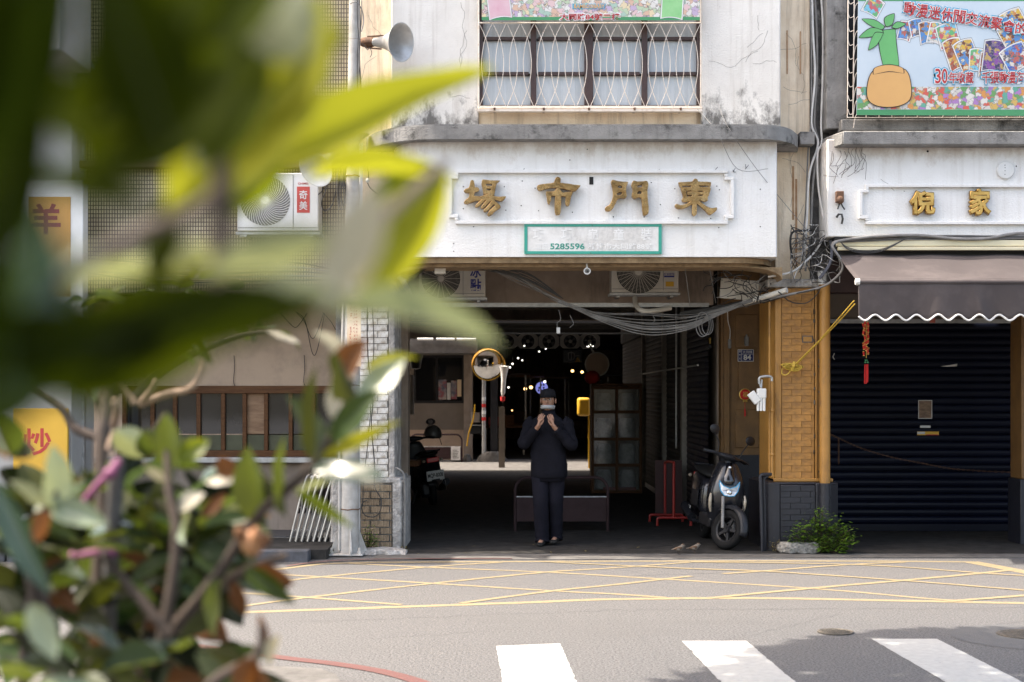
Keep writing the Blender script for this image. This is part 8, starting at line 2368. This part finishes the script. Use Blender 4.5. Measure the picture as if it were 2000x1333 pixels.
def leaf_shape(name, bend, fold, curl, pw=.85, seed=0):
    """Unit leaf along +X (length 1, half width .5 at widest), upper side +Z."""
    rg = random.Random(seed)
    n, w = 12, 4
    vs, fs = [], []
    ph = rg.uniform(0, 6)
    for i in range(n + 1):
        t = i / n
        hw = .5 * (math.sin(PI * min(1, t ** pw * .985 + .012)) ** .8)
        if t < .06: hw = max(hw * .5, .02)
        z0 = -bend * t * t + .3 * bend * t
        for j in range(-w, w + 1):
            u = j / w
            z = z0 + abs(u) ** 1.4 * hw * fold - curl * (u * u) * hw * hw * 4 * .25 + .012 * math.sin(t * 13 + ph + (2 if u > 0 else 0)) * abs(u)
            vs.append((t, u * hw, z))
    m = 2 * w + 1
    for i in range(n):
        for j in range(2 * w):
            fs.append((i * m + j, (i + 1) * m + j, (i + 1) * m + j + 1, i * m + j + 1))
    me = bpy.data.meshes.new(name); me.from_pydata(vs, [], fs)
    me.polygons.foreach_set('use_smooth', [True] * len(me.polygons)); me.update()
    return me
_shapes = {}
def leaf_mesh(kind, k):
    key = (kind, k)
    if key not in _shapes:
        prm = [(.10, .25, .2, .85), (.22, .35, .1, .9), (-.12, .30, .3, .8), (.32, .18, .5, .95), (.05, .55, .0, .85), (.45, .3, .2, .85)][k]
        me = leaf_shape('leaf', *prm, seed=k)
        me.materials.append(LM[kind]); _shapes[key] = me
    return _shapes[key]
def leaf(parent, base, tip, width, roll, kind, k=0, po=None):
    """Leaf from base to tip; roll 0 = blade faces +Y-ish sideways about its axis, degrees about the axis from 'top side up'."""
    base, tip = Vector(base), Vector(tip)
    d = tip - base; L = d.length; x = d.normalized()
    up = Vector((0, 0, 1))
    z = up - x * up.dot(x)
    if z.length < .05: z = Vector((0, -1, 0)) - x * x.dot(Vector((0, -1, 0)))
    z.normalize(); y = z.cross(x)
    m = Matrix((x, y, z)).transposed() @ Matrix.Rotation(R(roll), 3, 'X')
    o = bpy.data.objects.new('leaf', leaf_mesh(kind, k)); COL.objects.link(o)
    o.parent = parent
    M4 = Matrix.Translation(base - (po if po is not None else world_loc(parent))) @ m.to_4x4() @ Matrix.Diagonal((L, width, L, 1))
    o.matrix_basis = M4
    return o
def pleaf(parent, bx, by, tx, ty, D, dD, wpx, roll, kind, k=0):
    w = wpx / F * D
    leaf(parent, P(bx, by, D), P(tx, ty, D + dD), w, roll, kind, k)

# ---- very near overhanging branch (upper left)
nb = thing('overhanging_branch', 'very near branch of broad yellow-green leaves filling the upper left, strongly out of focus', 'branch', P(-120, 500, .7))
# roll 90 turns a horizontal leaf to face the camera
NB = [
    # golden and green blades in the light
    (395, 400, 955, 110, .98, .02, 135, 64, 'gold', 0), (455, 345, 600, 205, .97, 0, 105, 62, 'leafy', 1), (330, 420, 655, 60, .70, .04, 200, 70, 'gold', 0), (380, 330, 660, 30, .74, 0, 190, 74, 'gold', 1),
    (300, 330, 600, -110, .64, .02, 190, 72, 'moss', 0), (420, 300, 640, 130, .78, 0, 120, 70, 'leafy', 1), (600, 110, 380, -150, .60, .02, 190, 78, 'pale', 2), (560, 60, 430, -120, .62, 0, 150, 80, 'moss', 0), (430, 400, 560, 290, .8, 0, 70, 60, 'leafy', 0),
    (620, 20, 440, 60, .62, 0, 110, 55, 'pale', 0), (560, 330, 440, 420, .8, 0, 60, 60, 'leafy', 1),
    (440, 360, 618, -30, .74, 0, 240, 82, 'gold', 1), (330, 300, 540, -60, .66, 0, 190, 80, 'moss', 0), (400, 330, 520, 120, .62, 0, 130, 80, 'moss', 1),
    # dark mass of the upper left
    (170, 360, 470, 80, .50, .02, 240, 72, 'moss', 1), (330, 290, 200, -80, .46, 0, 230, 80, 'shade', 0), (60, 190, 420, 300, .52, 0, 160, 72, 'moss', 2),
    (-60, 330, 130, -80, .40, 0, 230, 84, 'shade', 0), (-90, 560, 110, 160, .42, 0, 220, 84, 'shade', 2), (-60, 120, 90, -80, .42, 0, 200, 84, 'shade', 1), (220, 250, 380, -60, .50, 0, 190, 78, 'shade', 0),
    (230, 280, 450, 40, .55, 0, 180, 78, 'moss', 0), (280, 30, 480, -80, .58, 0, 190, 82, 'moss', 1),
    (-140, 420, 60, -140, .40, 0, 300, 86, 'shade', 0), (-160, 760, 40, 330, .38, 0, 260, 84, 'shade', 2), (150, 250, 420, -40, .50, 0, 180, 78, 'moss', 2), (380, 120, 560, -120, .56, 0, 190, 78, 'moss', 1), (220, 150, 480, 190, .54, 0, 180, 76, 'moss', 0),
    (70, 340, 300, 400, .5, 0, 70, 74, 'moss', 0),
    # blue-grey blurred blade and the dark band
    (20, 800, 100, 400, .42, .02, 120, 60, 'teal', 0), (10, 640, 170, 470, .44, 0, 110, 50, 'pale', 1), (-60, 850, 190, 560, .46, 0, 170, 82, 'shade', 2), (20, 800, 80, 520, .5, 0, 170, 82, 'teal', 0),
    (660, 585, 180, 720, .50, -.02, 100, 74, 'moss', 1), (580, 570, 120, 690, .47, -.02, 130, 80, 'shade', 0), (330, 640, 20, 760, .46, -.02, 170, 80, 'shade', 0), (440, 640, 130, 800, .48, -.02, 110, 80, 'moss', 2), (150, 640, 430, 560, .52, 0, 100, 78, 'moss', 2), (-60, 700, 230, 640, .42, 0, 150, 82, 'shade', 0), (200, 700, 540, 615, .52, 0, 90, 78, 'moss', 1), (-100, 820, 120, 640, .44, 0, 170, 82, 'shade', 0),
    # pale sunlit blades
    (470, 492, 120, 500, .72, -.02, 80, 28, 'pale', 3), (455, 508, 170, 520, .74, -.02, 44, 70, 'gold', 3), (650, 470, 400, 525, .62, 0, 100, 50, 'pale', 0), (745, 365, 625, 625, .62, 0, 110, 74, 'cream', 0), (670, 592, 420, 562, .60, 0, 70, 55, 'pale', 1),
    # drop shaped blade beside the sign, its shaded half painted as a green copy behind
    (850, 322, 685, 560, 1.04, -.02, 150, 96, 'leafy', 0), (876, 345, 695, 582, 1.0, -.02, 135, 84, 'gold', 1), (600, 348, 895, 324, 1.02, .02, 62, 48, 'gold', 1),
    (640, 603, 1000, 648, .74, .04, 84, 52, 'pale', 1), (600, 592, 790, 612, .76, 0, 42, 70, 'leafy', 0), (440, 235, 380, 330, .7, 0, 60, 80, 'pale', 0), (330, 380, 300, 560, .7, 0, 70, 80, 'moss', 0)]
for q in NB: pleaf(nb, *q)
for pts, r in (([(-200, 620, .60), (60, 560, .62), (250, 470, .66), (400, 385, .8), (480, 335, .9)], .004), ([(250, 470, .66), (420, 380, .68), (436, 260, .68), (440, 180, .68)], .0035), ([(-100, 700, .55), (200, 640, .56), (430, 590, .6), (640, 560, .66), (760, 420, .8), (868, 322, 1.0)], .0035), ([(436, 330, .68), (432, 480, .68), (420, 640, .66)], .005)):
    b = MB(); b.tube(bez([P(*q) for q in pts], 6), r, 7); b.build('twig', M['twig'], nb, smooth=True)

# ---- magnolia shrub (lower left)
mg = thing('magnolia_shrub', 'magnolia shrub of leathery green leaves with rusty undersides filling the lower left corner', 'shrub', (-.62, 1.9, 0))
def branch(parent, pts, r0, r1, mat, name='branch'):
    v = bez([P(*q) for q in pts], 6)
    n = len(v)
    b = MB(); b.tube(v, [r0 + (r1 - r0) * i / (n - 1) for i in range(n)], 8)
    return b.build(name, mat, parent, smooth=True)
branch(mg, [(150, 1900, 1.9), (185, 1333, 1.9), (190, 1150, 1.9), (200, 1000, 1.92), (196, 860, 1.95), (215, 760, 2.0)], .0125, .007, M['bark'], 'trunk')
branch(mg, [(250, 1900, 1.8), (290, 1400, 1.8), (330, 1240, 1.8), (400, 1170, 1.8), (470, 1120, 1.8), (560, 1085, 1.8)], .012, .005, M['bark'])
branch(mg, [(330, 1240, 1.8), (420, 1130, 1.78), (500, 1010, 1.75), (590, 930, 1.72), (650, 850, 1.7), (690, 740, 1.7)], .009, .0045, M['bark'])
branch(mg, [(100, 1900, 1.7), (120, 1400, 1.7), (90, 1250, 1.7), (60, 1100, 1.66), (90, 1000, 1.62), (105, 960, 1.6)], .012, .005, M['bark'])
branch(mg, [(300, 1330, 1.75), (330, 1180, 1.75), (345, 1050, 1.76), (330, 960, 1.78), (325, 880, 1.8)], .009, .004, M['bark'])
branch(mg, [(330, 1240, 1.7), (240, 1130, 1.7), (200, 1080, 1.66)], .007, .004, M['bark'])
branch(mg, [(350, 1420, 1.6), (420, 1330, 1.6), (500, 1280, 1.6), (510, 1220, 1.6)], .008, .0035, M['twig'])
ML = [  # base x, y, tip x, y, D, dD, width px, roll, kind, shape
    (690, 745, 628, 642, 1.70, .03, 62, 55, 'cream', 1), (668, 735, 706, 664, 1.66, -.03, 62, 105, 'brown', 1), (700, 770, 655, 690, 1.64, -.06, 75, 110, 'olive', 4),
    (715, 725, 806, 677, 1.70, .0, 30, 40, 'yellow', 5), (700, 790, 790, 695, 1.70, .03, 58, 50, 'pale', 0), (618, 905, 606, 712, 1.68, -.02, 62, 85, 'olive', 0),
    (628, 905, 572, 768, 1.70, .0, 56, 60, 'teal', 1), (650, 820, 668, 730, 1.72, .02, 46, 40, 'cream', 0), (648, 862, 738, 760, 1.69, -.02, 60, 80, 'green', 0),
    (630, 895, 790, 828, 1.67, -.03, 30, 75, 'yellow', 2), (612, 915, 740, 910, 1.66, -.05, 58, 45, 'teal', 3), (612, 930, 740, 922, 1.66, -.05, 20, 20, 'cream', 3), (660, 940, 575, 958, 1.68, -.02, 38, 30, 'pale', 0),
    (560, 1010, 545, 850, 1.74, -.03, 66, 88, 'mid', 0), (520, 1030, 470, 868, 1.75, -.03, 72, 82, 'mid', 1), (575, 955, 690, 1030, 1.73, -.03, 22, 70, 'lime', 0), (540, 985, 455, 905, 1.76, .0, 48, 80, 'olive', 2),
    (345, 915, 318, 805, 1.82, -.02, 66, 86, 'mid', 0), (350, 900, 405, 860, 1.82, .0, 46, 78, 'lime', 1), (105, 1000, 108, 868, 1.60, .0, 92, 70, 'pale', 0), (100, 995, 205, 1018, 1.60, -.02, 56, 60, 'pale', 1), (95, 990, 15, 945, 1.6, .0, 46, 50, 'pale', 2),
    (100, 1000, 60, 1060, 1.58, -.03, 50, 90, 'brown', 0), (-10, 940, 95, 1165, 1.45, -.03, 60, 72, 'teal', 0), (60, 1180, 110, 1290, 1.4, .0, 55, 70, 'pale', 2), (490, 1120, 572, 1140, 1.78, -.02, 62, 100, 'brown', 0), (480, 1110, 572, 1178, 1.76, -.02, 40, 75, 'mid', 1),
    (455, 1135, 478, 1205, 1.78, .0, 34, 90, 'brown', 1), (430, 1130, 410, 1245, 1.74, -.03, 84, 90, 'mid', 0), (505, 1290, 452, 1365, 1.58, -.04, 66, 100, 'brown', 0), (500, 1285, 535, 1370, 1.58, -.03, 70, 100, 'brown', 1), (480, 1300, 400, 1270, 1.6, .0, 46, 70, 'olive', 2),
    (430, 1330, 385, 1275, 1.62, .0, 56, 60, 'teal', 0), (320, 940, 285, 915, 1.8, .0, 40, 40, 'cream', 0), (350, 1000, 395, 960, 1.78, .0, 44, 50, 'cream', 1), (395, 1010, 445, 965, 1.78, .0, 30, 70, 'brown', 2), (370, 1005, 350, 1060, 1.76, -.03, 60, 60, 'pale', 1),
    (450, 935, 430, 890, 1.8, .0, 40, 100, 'brown', 1), (400, 945, 470, 925, 1.8, .0, 34, 30, 'cream', 3), (330, 880, 280, 840, 1.84, .0, 40, 80, 'mid', 1), (520, 1260, 505, 1200, 1.62, .0, 20, 90, 'brown', 2), (545, 1240, 520, 1300, 1.62, 0, 36, 40, 'cream', 1),
]
for q in ML: pleaf(mg, *q)
rg = random.Random(42)
whorls = [(40, 1060, 1.7), (130, 1090, 1.75), (40, 1240, 1.6), (150, 1210, 1.8), (240, 960, 1.9), (270, 1040, 1.85), (330, 1080, 1.85), (250, 1150, 1.85), (310, 1190, 1.8), (380, 1060, 1.85), (400, 1190, 1.8), (330, 1290, 1.7), (240, 1290, 1.7), (150, 1320, 1.6), (60, 1340, 1.55), (290, 900, 1.95), (410, 1330, 1.7), (100, 1150, 1.8), (20, 900, 1.7), (60, 1010, 1.75), (350, 1130, 1.9), (420, 1000, 1.9), (280, 1340, 1.75), (180, 1270, 1.85), (200, 1140, 1.95)]
n_ = 0
for wi, (wx, wy, D) in enumerate(whorls):
    c = P(wx, wy, D)
    for i in range(rg.randint(4, 6)):
        a = rg.uniform(0, 2 * PI); el = rg.uniform(-.5, .8)
        L = rg.uniform(.055, .095)
        d = Vector((math.cos(a) * math.cos(el), math.sin(a) * math.cos(el) * .7, math.sin(el))) * L
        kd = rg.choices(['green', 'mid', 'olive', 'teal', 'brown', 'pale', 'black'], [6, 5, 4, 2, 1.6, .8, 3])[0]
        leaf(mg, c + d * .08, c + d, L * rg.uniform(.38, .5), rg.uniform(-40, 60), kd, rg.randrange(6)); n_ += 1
b = MB(); b.ball(P(493, 1062, 1.74), .014, .014, .017, 12, 8); b.ball(P(500, 1046, 1.73), .007, .007, .011, 8, 6); b.build('bud', pmat('orange_bud', (.34, .13, .05), (.25, .14, .06), scale=30, rough=.6), mg, smooth=True)
b = MB(); b.ball(P(468, 1042, 1.73), .007, .007, .009, 8, 6); b.ball(P(520, 1055, 1.73), .006, .006, .008, 8, 6); b.build('bud', M['brown'] if 'brown' in M else M['wood'], mg, smooth=True)

# ---- denser dark shrub behind the magnolia
dsb = thing('dark_shrub', 'dense dark green shrub growing behind the magnolia at the bottom left', 'shrub', (-.75, 2.3, 0))
rg = random.Random(55)
nl = 0
for wi in range(60):
    wx = rg.uniform(-20, 445); wy = rg.uniform(900, 1380)
    if wi % 3 == 0: wx = rg.uniform(260, 430); wy = rg.uniform(980, 1330)
    if wx > 250 and wy < 960: wx -= 130
    D = rg.uniform(1.95, 2.5)
    c = P(wx, wy, D)
    for i in range(rg.randint(5, 6)):
        if nl >= 296: break
        a = rg.uniform(0, 2 * PI); el = rg.uniform(-.6, .7)
        L = rg.uniform(.07, .115)
        d = Vector((math.cos(a) * math.cos(el), math.sin(a) * math.cos(el) * .6, math.sin(el))) * L
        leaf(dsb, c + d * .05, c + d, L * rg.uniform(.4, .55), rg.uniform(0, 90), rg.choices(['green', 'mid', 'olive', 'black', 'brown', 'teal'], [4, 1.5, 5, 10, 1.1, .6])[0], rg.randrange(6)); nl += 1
for x0, x1 in ((30, 60), (120, 90), (260, 300), (310, 380), (180, 230)):
    branch(dsb, [(x0, 1900, 2.2), (x0 + 10, 1400, 2.2), (x1, 1150, 2.2), (x1 + 10, 980, 2.2)], .014, .004, M['twig'])

# ---- small-leaved shrub behind it, with bare pale branches
ss = thing('bare_shrub', 'half bare shrub with pale dry branches and small fresh leaves, left of the shop window', 'shrub', (-.95, 2.7, 0))
for pts, r0, r1, mt in (([(205, 1333, 2.6), (200, 1000, 2.6), (198, 880, 2.6), (215, 790, 2.6), (262, 715, 2.6), (340, 660, 2.6), (450, 600, 2.6), (560, 560, 2.6)], .016, .004, 'twig'),
                       ([(215, 860, 2.6), (150, 840, 2.6), (120, 800, 2.6), (60, 760, 2.6)], .010, .005, 'twig'), ([(262, 780, 2.6), (300, 745, 2.62), (370, 700, 2.64), (470, 660, 2.66), (545, 650, 2.66)], .009, .003, 'twig'),
                       ([(275, 790, 2.6), (330, 770, 2.55), (370, 760, 2.5), (392, 730, 2.5), (400, 700, 2.5)], .007, .004, 'pale_twig'), ([(265, 790, 2.55), (240, 760, 2.55), (225, 735, 2.55)], .007, .005, 'pale_twig'),
                       ([(280, 785, 2.55), (300, 760, 2.5), (305, 745, 2.5)], .007, .005, 'pale_twig'), ([(222, 830, 2.55), (228, 800, 2.5), (220, 780, 2.5)], .008, .006, 'pale_twig'), ([(215, 880, 2.5), (220, 860, 2.5), (224, 850, 2.5)], .010, .008, 'pale_twig'),
                       ([(240, 750, 2.5), (250, 720, 2.5), (258, 700, 2.5)], .005, .003, 'pale_twig'), ([(280, 740, 2.55), (288, 710, 2.55), (290, 690, 2.55), (286, 680, 2.5)], .005, .003, 'pale_twig'), ([(320, 690, 2.55), (335, 670, 2.5), (346, 660, 2.5)], .005, .0035, 'pale_twig'),
                       ([(345, 700, 2.55), (348, 670, 2.5), (346, 645, 2.5)], .004, .003, 'pale_twig'), ([(400, 650, 2.55), (420, 625, 2.5)], .004, .0025, 'pale_twig'), ([(240, 895, 2.5), (275, 865, 2.5), (310, 825, 2.5), (322, 805, 2.5)], .005, .003, 'twig'),
                       ([(238, 905, 2.55), (300, 908, 2.55), (370, 900, 2.55)], .005, .003, 'twig'), ([(350, 640, 2.5), (368, 612, 2.5), (372, 596, 2.5)], .003, .002, 'pale_twig'), ([(170, 760, 2.6), (190, 790, 2.6), (200, 850, 2.6)], .006, .005, 'twig')):
    branch(ss, pts, r0, r1, M[mt])
rg = random.Random(9)
for wx, wy, D, n in ((170, 585, 2.6, 5), (215, 580, 2.6, 5), (250, 590, 2.6, 4), (300, 570, 2.65, 7), (330, 590, 2.6, 7), (360, 560, 2.65, 6), (220, 625, 2.6, 6), (240, 640, 2.6, 5), (460, 640, 2.7, 5), (500, 645, 2.7, 4), (380, 545, 2.6, 4), (270, 545, 2.6, 4), (420, 590, 2.7, 4), (540, 645, 2.65, 2), (345, 690, 2.5, 2), (190, 745, 2.55, 3), (280, 840, 2.5, 2), (160, 640, 2.6, 4), (440, 560, 2.7, 4)):
    c = P(wx, wy, D)
    for i in range(n):
        a = rg.uniform(0, 2 * PI); el = rg.uniform(-.5, .6); L = rg.uniform(.04, .065)
        d = Vector((math.cos(a) * math.cos(el), math.sin(a) * math.cos(el) * .6, math.sin(el))) * L
        leaf(ss, c + d * .1, c + d, L * rg.uniform(.34, .44), rg.uniform(-30, 60), rg.choices(['small', 'mid', 'pale', 'olive'], [5, 3, 1.5, 2])[0], rg.randrange(6))
for q in ((370, 655, 405, 690, 2.4, 0, 34, 60, 'cream', 1), (365, 650, 420, 712, 2.4, 0, 26, 100, 'olive', 2), (520, 650, 588, 660, 2.45, 0, 26, 30, 'cream', 3), (186, 790, 190, 735, 2.4, 0, 16, 80, 'pale', 0)): pleaf(ss, *q)
# stake and ties
skk = thing('support_stake', 'grey upright stake tied to the magnolia trunk at the lower left', 'stake', (XP(205, 1.85), 1.85, 0))
b = MB(); b.tube([P(196, 1500, 1.85), P(228, 893, 1.85)], .0105, 10); b.cyl(Vector(P(196, 1500, 1.85)), Vector((P(196, 1500, 1.85).x - .012, 1.85, -.05)), .0105, None, 10); b.build('rod', M['stake'], skk, smooth=True)
for lab, pts in (('pink plastic tie slanting up to the top of the grey stake', [(160, 990, 1.84), (185, 955, 1.83), (215, 925, 1.82), (232, 900, 1.83)]), ('purple-pink tie knotted round the middle of the grey stake', [(140, 1085, 1.84), (170, 1082, 1.83), (196, 1076, 1.82), (224, 1082, 1.83)])):
    b = MB(); b.tube(bez([P(*q) for q in pts], 5), .0055, 7); b.ball(P(*pts[2]), .009, .009, .008, 8, 6); tag(b.build('plant_tie', M['tie'], None, smooth=True), lab, 'tie', 'pink ties on the stake')

# ---- weeds
def weed(label, cx, cy, D, w, h, n, kind_, seed, stems=8, lsz=.028):
    rg = random.Random(seed)
    base = P(cx, cy, D); base.z = .012
    t = thing('weed', label, 'plant', tuple(base))
    bs = MB()
    tips = []
    for s in range(stems):
        a = rg.uniform(-1, 1); hh = h * rg.uniform(.5, 1) * (1 - .45 * abs(a))
        tip = base + Vector((a * w * .5, rg.uniform(-.12, .05) * (w / .5), hh))
        mid = base + Vector((a * w * .28, rg.uniform(-.04, .02), hh * .6))
        v = bez([base, mid, tip], 5); bs.tube(v, .003, 4); tips.append(v)
    bs.build('stem', M['twig'], t)
    b = MB()
    for i in range(n):
        v = rg.choice(tips); q = v[rg.randint(len(v) // 3, len(v) - 1)] + Vector((rg.gauss(0, w * .09), rg.gauss(0, .03), rg.gauss(0, h * .08)))
        if q.z < .02: q.z = .02 + rg.random() * .03
        a = rg.uniform(0, 2 * PI); el = rg.uniform(-.5, .3)
        d = Vector((math.cos(a) * math.cos(el), math.sin(a) * math.cos(el), math.sin(el)))
        L = lsz * rg.uniform(.6, 1.25)
        s_ = d.cross(Vector((rg.uniform(-.4, .4), rg.uniform(-.4, .4), 1))).normalized() * L * .36
        b.add([q, q + d * L * .5 + s_, q + d * L, q + d * L * .5 - s_], [(0, 1, 2, 3)])
    o = b.build('foliage', LM[kind_], t); o['kind'] = 'stuff'
    return t
LM['weed'] = leaf_mat('weed_leaf', (.075, .155, .016), (.085, .145, .027), (.19, .32, .02), .3, rough=.45)
LM['weed2'] = leaf_mat('bright_weed_leaf', (.075, .14, .018), (.085, .13, .026), (.17, .25, .02), .3, rough=.45)
LM['dry'] = leaf_mat('yellowish_weed_leaf', (.19, .155, .035), (.18, .15, .05), (.18, .15, .03), .25, rough=.6)
weed('lush green weed spilling over the stone at the foot of the ochre pillar', 1604, 1083, 14.78, .64, .46, 1300, 'weed', 2, 34, .046)
weed('second low tuft of the green weed right of the stone block', 1630, 1084, 14.7, .36, .22, 380, 'weed', 5, 16, .044)
weed('bright green weed sprouting at the bottom of the left brick pillar', 718, 1080, 14.85, .22, .31, 300, 'weed2', 3, 12, .03)
weed('tiny low weed between the left pillar bricks and the broken kerb', 752, 1082, 14.88, .22, .09, 70, 'weed2', 4, 8, .022)
weed('small yellowish weed at the passage corner of the left pillar base', 789, 1087, 14.8, .10, .10, 36, 'dry', 6, 6, .02)
weed('dry yellow-flowered weed left of the stone block', 1518, 1084, 14.82, .20, .16, 70, 'dry', 7, 12, .018)
weed('small yellow-green sprout left of the utility pole base', 650, 1085, 14.55, .07, .11, 24, 'weed2', 8, 5, .022)
b = MB()
rg = random.Random(10)
for i in range(16):
    g = Vector((rg.uniform(-1.0, 2.4), rg.uniform(14.5, 15.6), .014)); a = rg.uniform(0, 6.28); L = rg.uniform(.015, .035)
    d = Vector((math.cos(a), math.sin(a), .15)) * L; s_ = Vector((-math.sin(a), math.cos(a), .1)) * L * .4
    b.add([g, g + d + s_, g + d * 2, g + d - s_], [(0, 1, 2, 3)])
tag(b.build('leaf_litter', LM['dry']), kind='stuff')
# tiny plants rooted on the ledge of the neighbour building
b = MB()
rg = random.Random(17)
for k in range(12):
    x = rg.uniform(1622, 1690); y0 = rg.uniform(284, 300)
    pts = [P(x, y0, 14.76)]
    for i in range(4): pts.append(P(x + rg.uniform(-10, 10) * (i + 1) * .5, y0 + (i + 1) * rg.uniform(8, 16), 14.75))
    b.tube(bez(pts, 3), .0022, 4)
tag(b.build('dry_creeper', M['twig']), 'wiry dead creeper hanging on the white wall above the old isolator', 'creeper')

# =================================================================== street tree whose crown shades the crossing (outside the frame)
tr = thing('street_tree', 'broad dense street tree standing right of the camera and shading the crossing', 'tree', (4.3, 4.6, 0))
b = MB(); b.tube(bez([(4.3, 4.6, 0), (4.2, 4.8, 1.6), (3.6, 5.2, 3.4), (2.4, 5.9, 5.0), (1.2, 6.4, 6.0)], 6), [.26 - .006 * i for i in range(25)], 12); b.build('trunk', M['bark'], tr, smooth=True)
rg = random.Random(23)
CR = Vector((.62, 6.75, 6.2))
for k in range(7):
    a = 2 * PI * k / 7
    MB().tube(bez([(2.4, 5.9, 5.0), Vector((2.4, 5.9, 5.0)).lerp(CR, .5) + Vector((math.cos(a), math.sin(a), .2)) * .8, CR + Vector((2.4 * math.cos(a), 2.4 * math.sin(a), .1))], 5), [.1 - .0075 * i for i in range(11)], 7).build('limb', M['bark'], tr, smooth=True)
b = MB()
for i in range(9000):
    a = rg.uniform(0, 2 * PI); q = math.sqrt(rg.random()) * 3.45
    lob = 1 + .03 * math.sin(3 * a + 1) + .02 * math.sin(7 * a)
    c = CR + Vector((q * lob * math.cos(a), q * lob * math.sin(a), rg.gauss(.15, .38) * (1.15 - q / 4.2)))
    n = Vector((rg.gauss(0, .5), rg.gauss(0, .5), 1)).normalized()
    u = n.orthogonal().normalized(); u = Matrix.Rotation(rg.uniform(0, 6.28), 3, n) @ u; v = n.cross(u)
    L = rg.uniform(.10, .19)
    b.add([c - u * L, c + v * L * .45, c + u * L, c - v * L * .45], [(0, 1, 2, 3)])
o = b.build('crown', LM['green'], tr); o['kind'] = 'stuff'
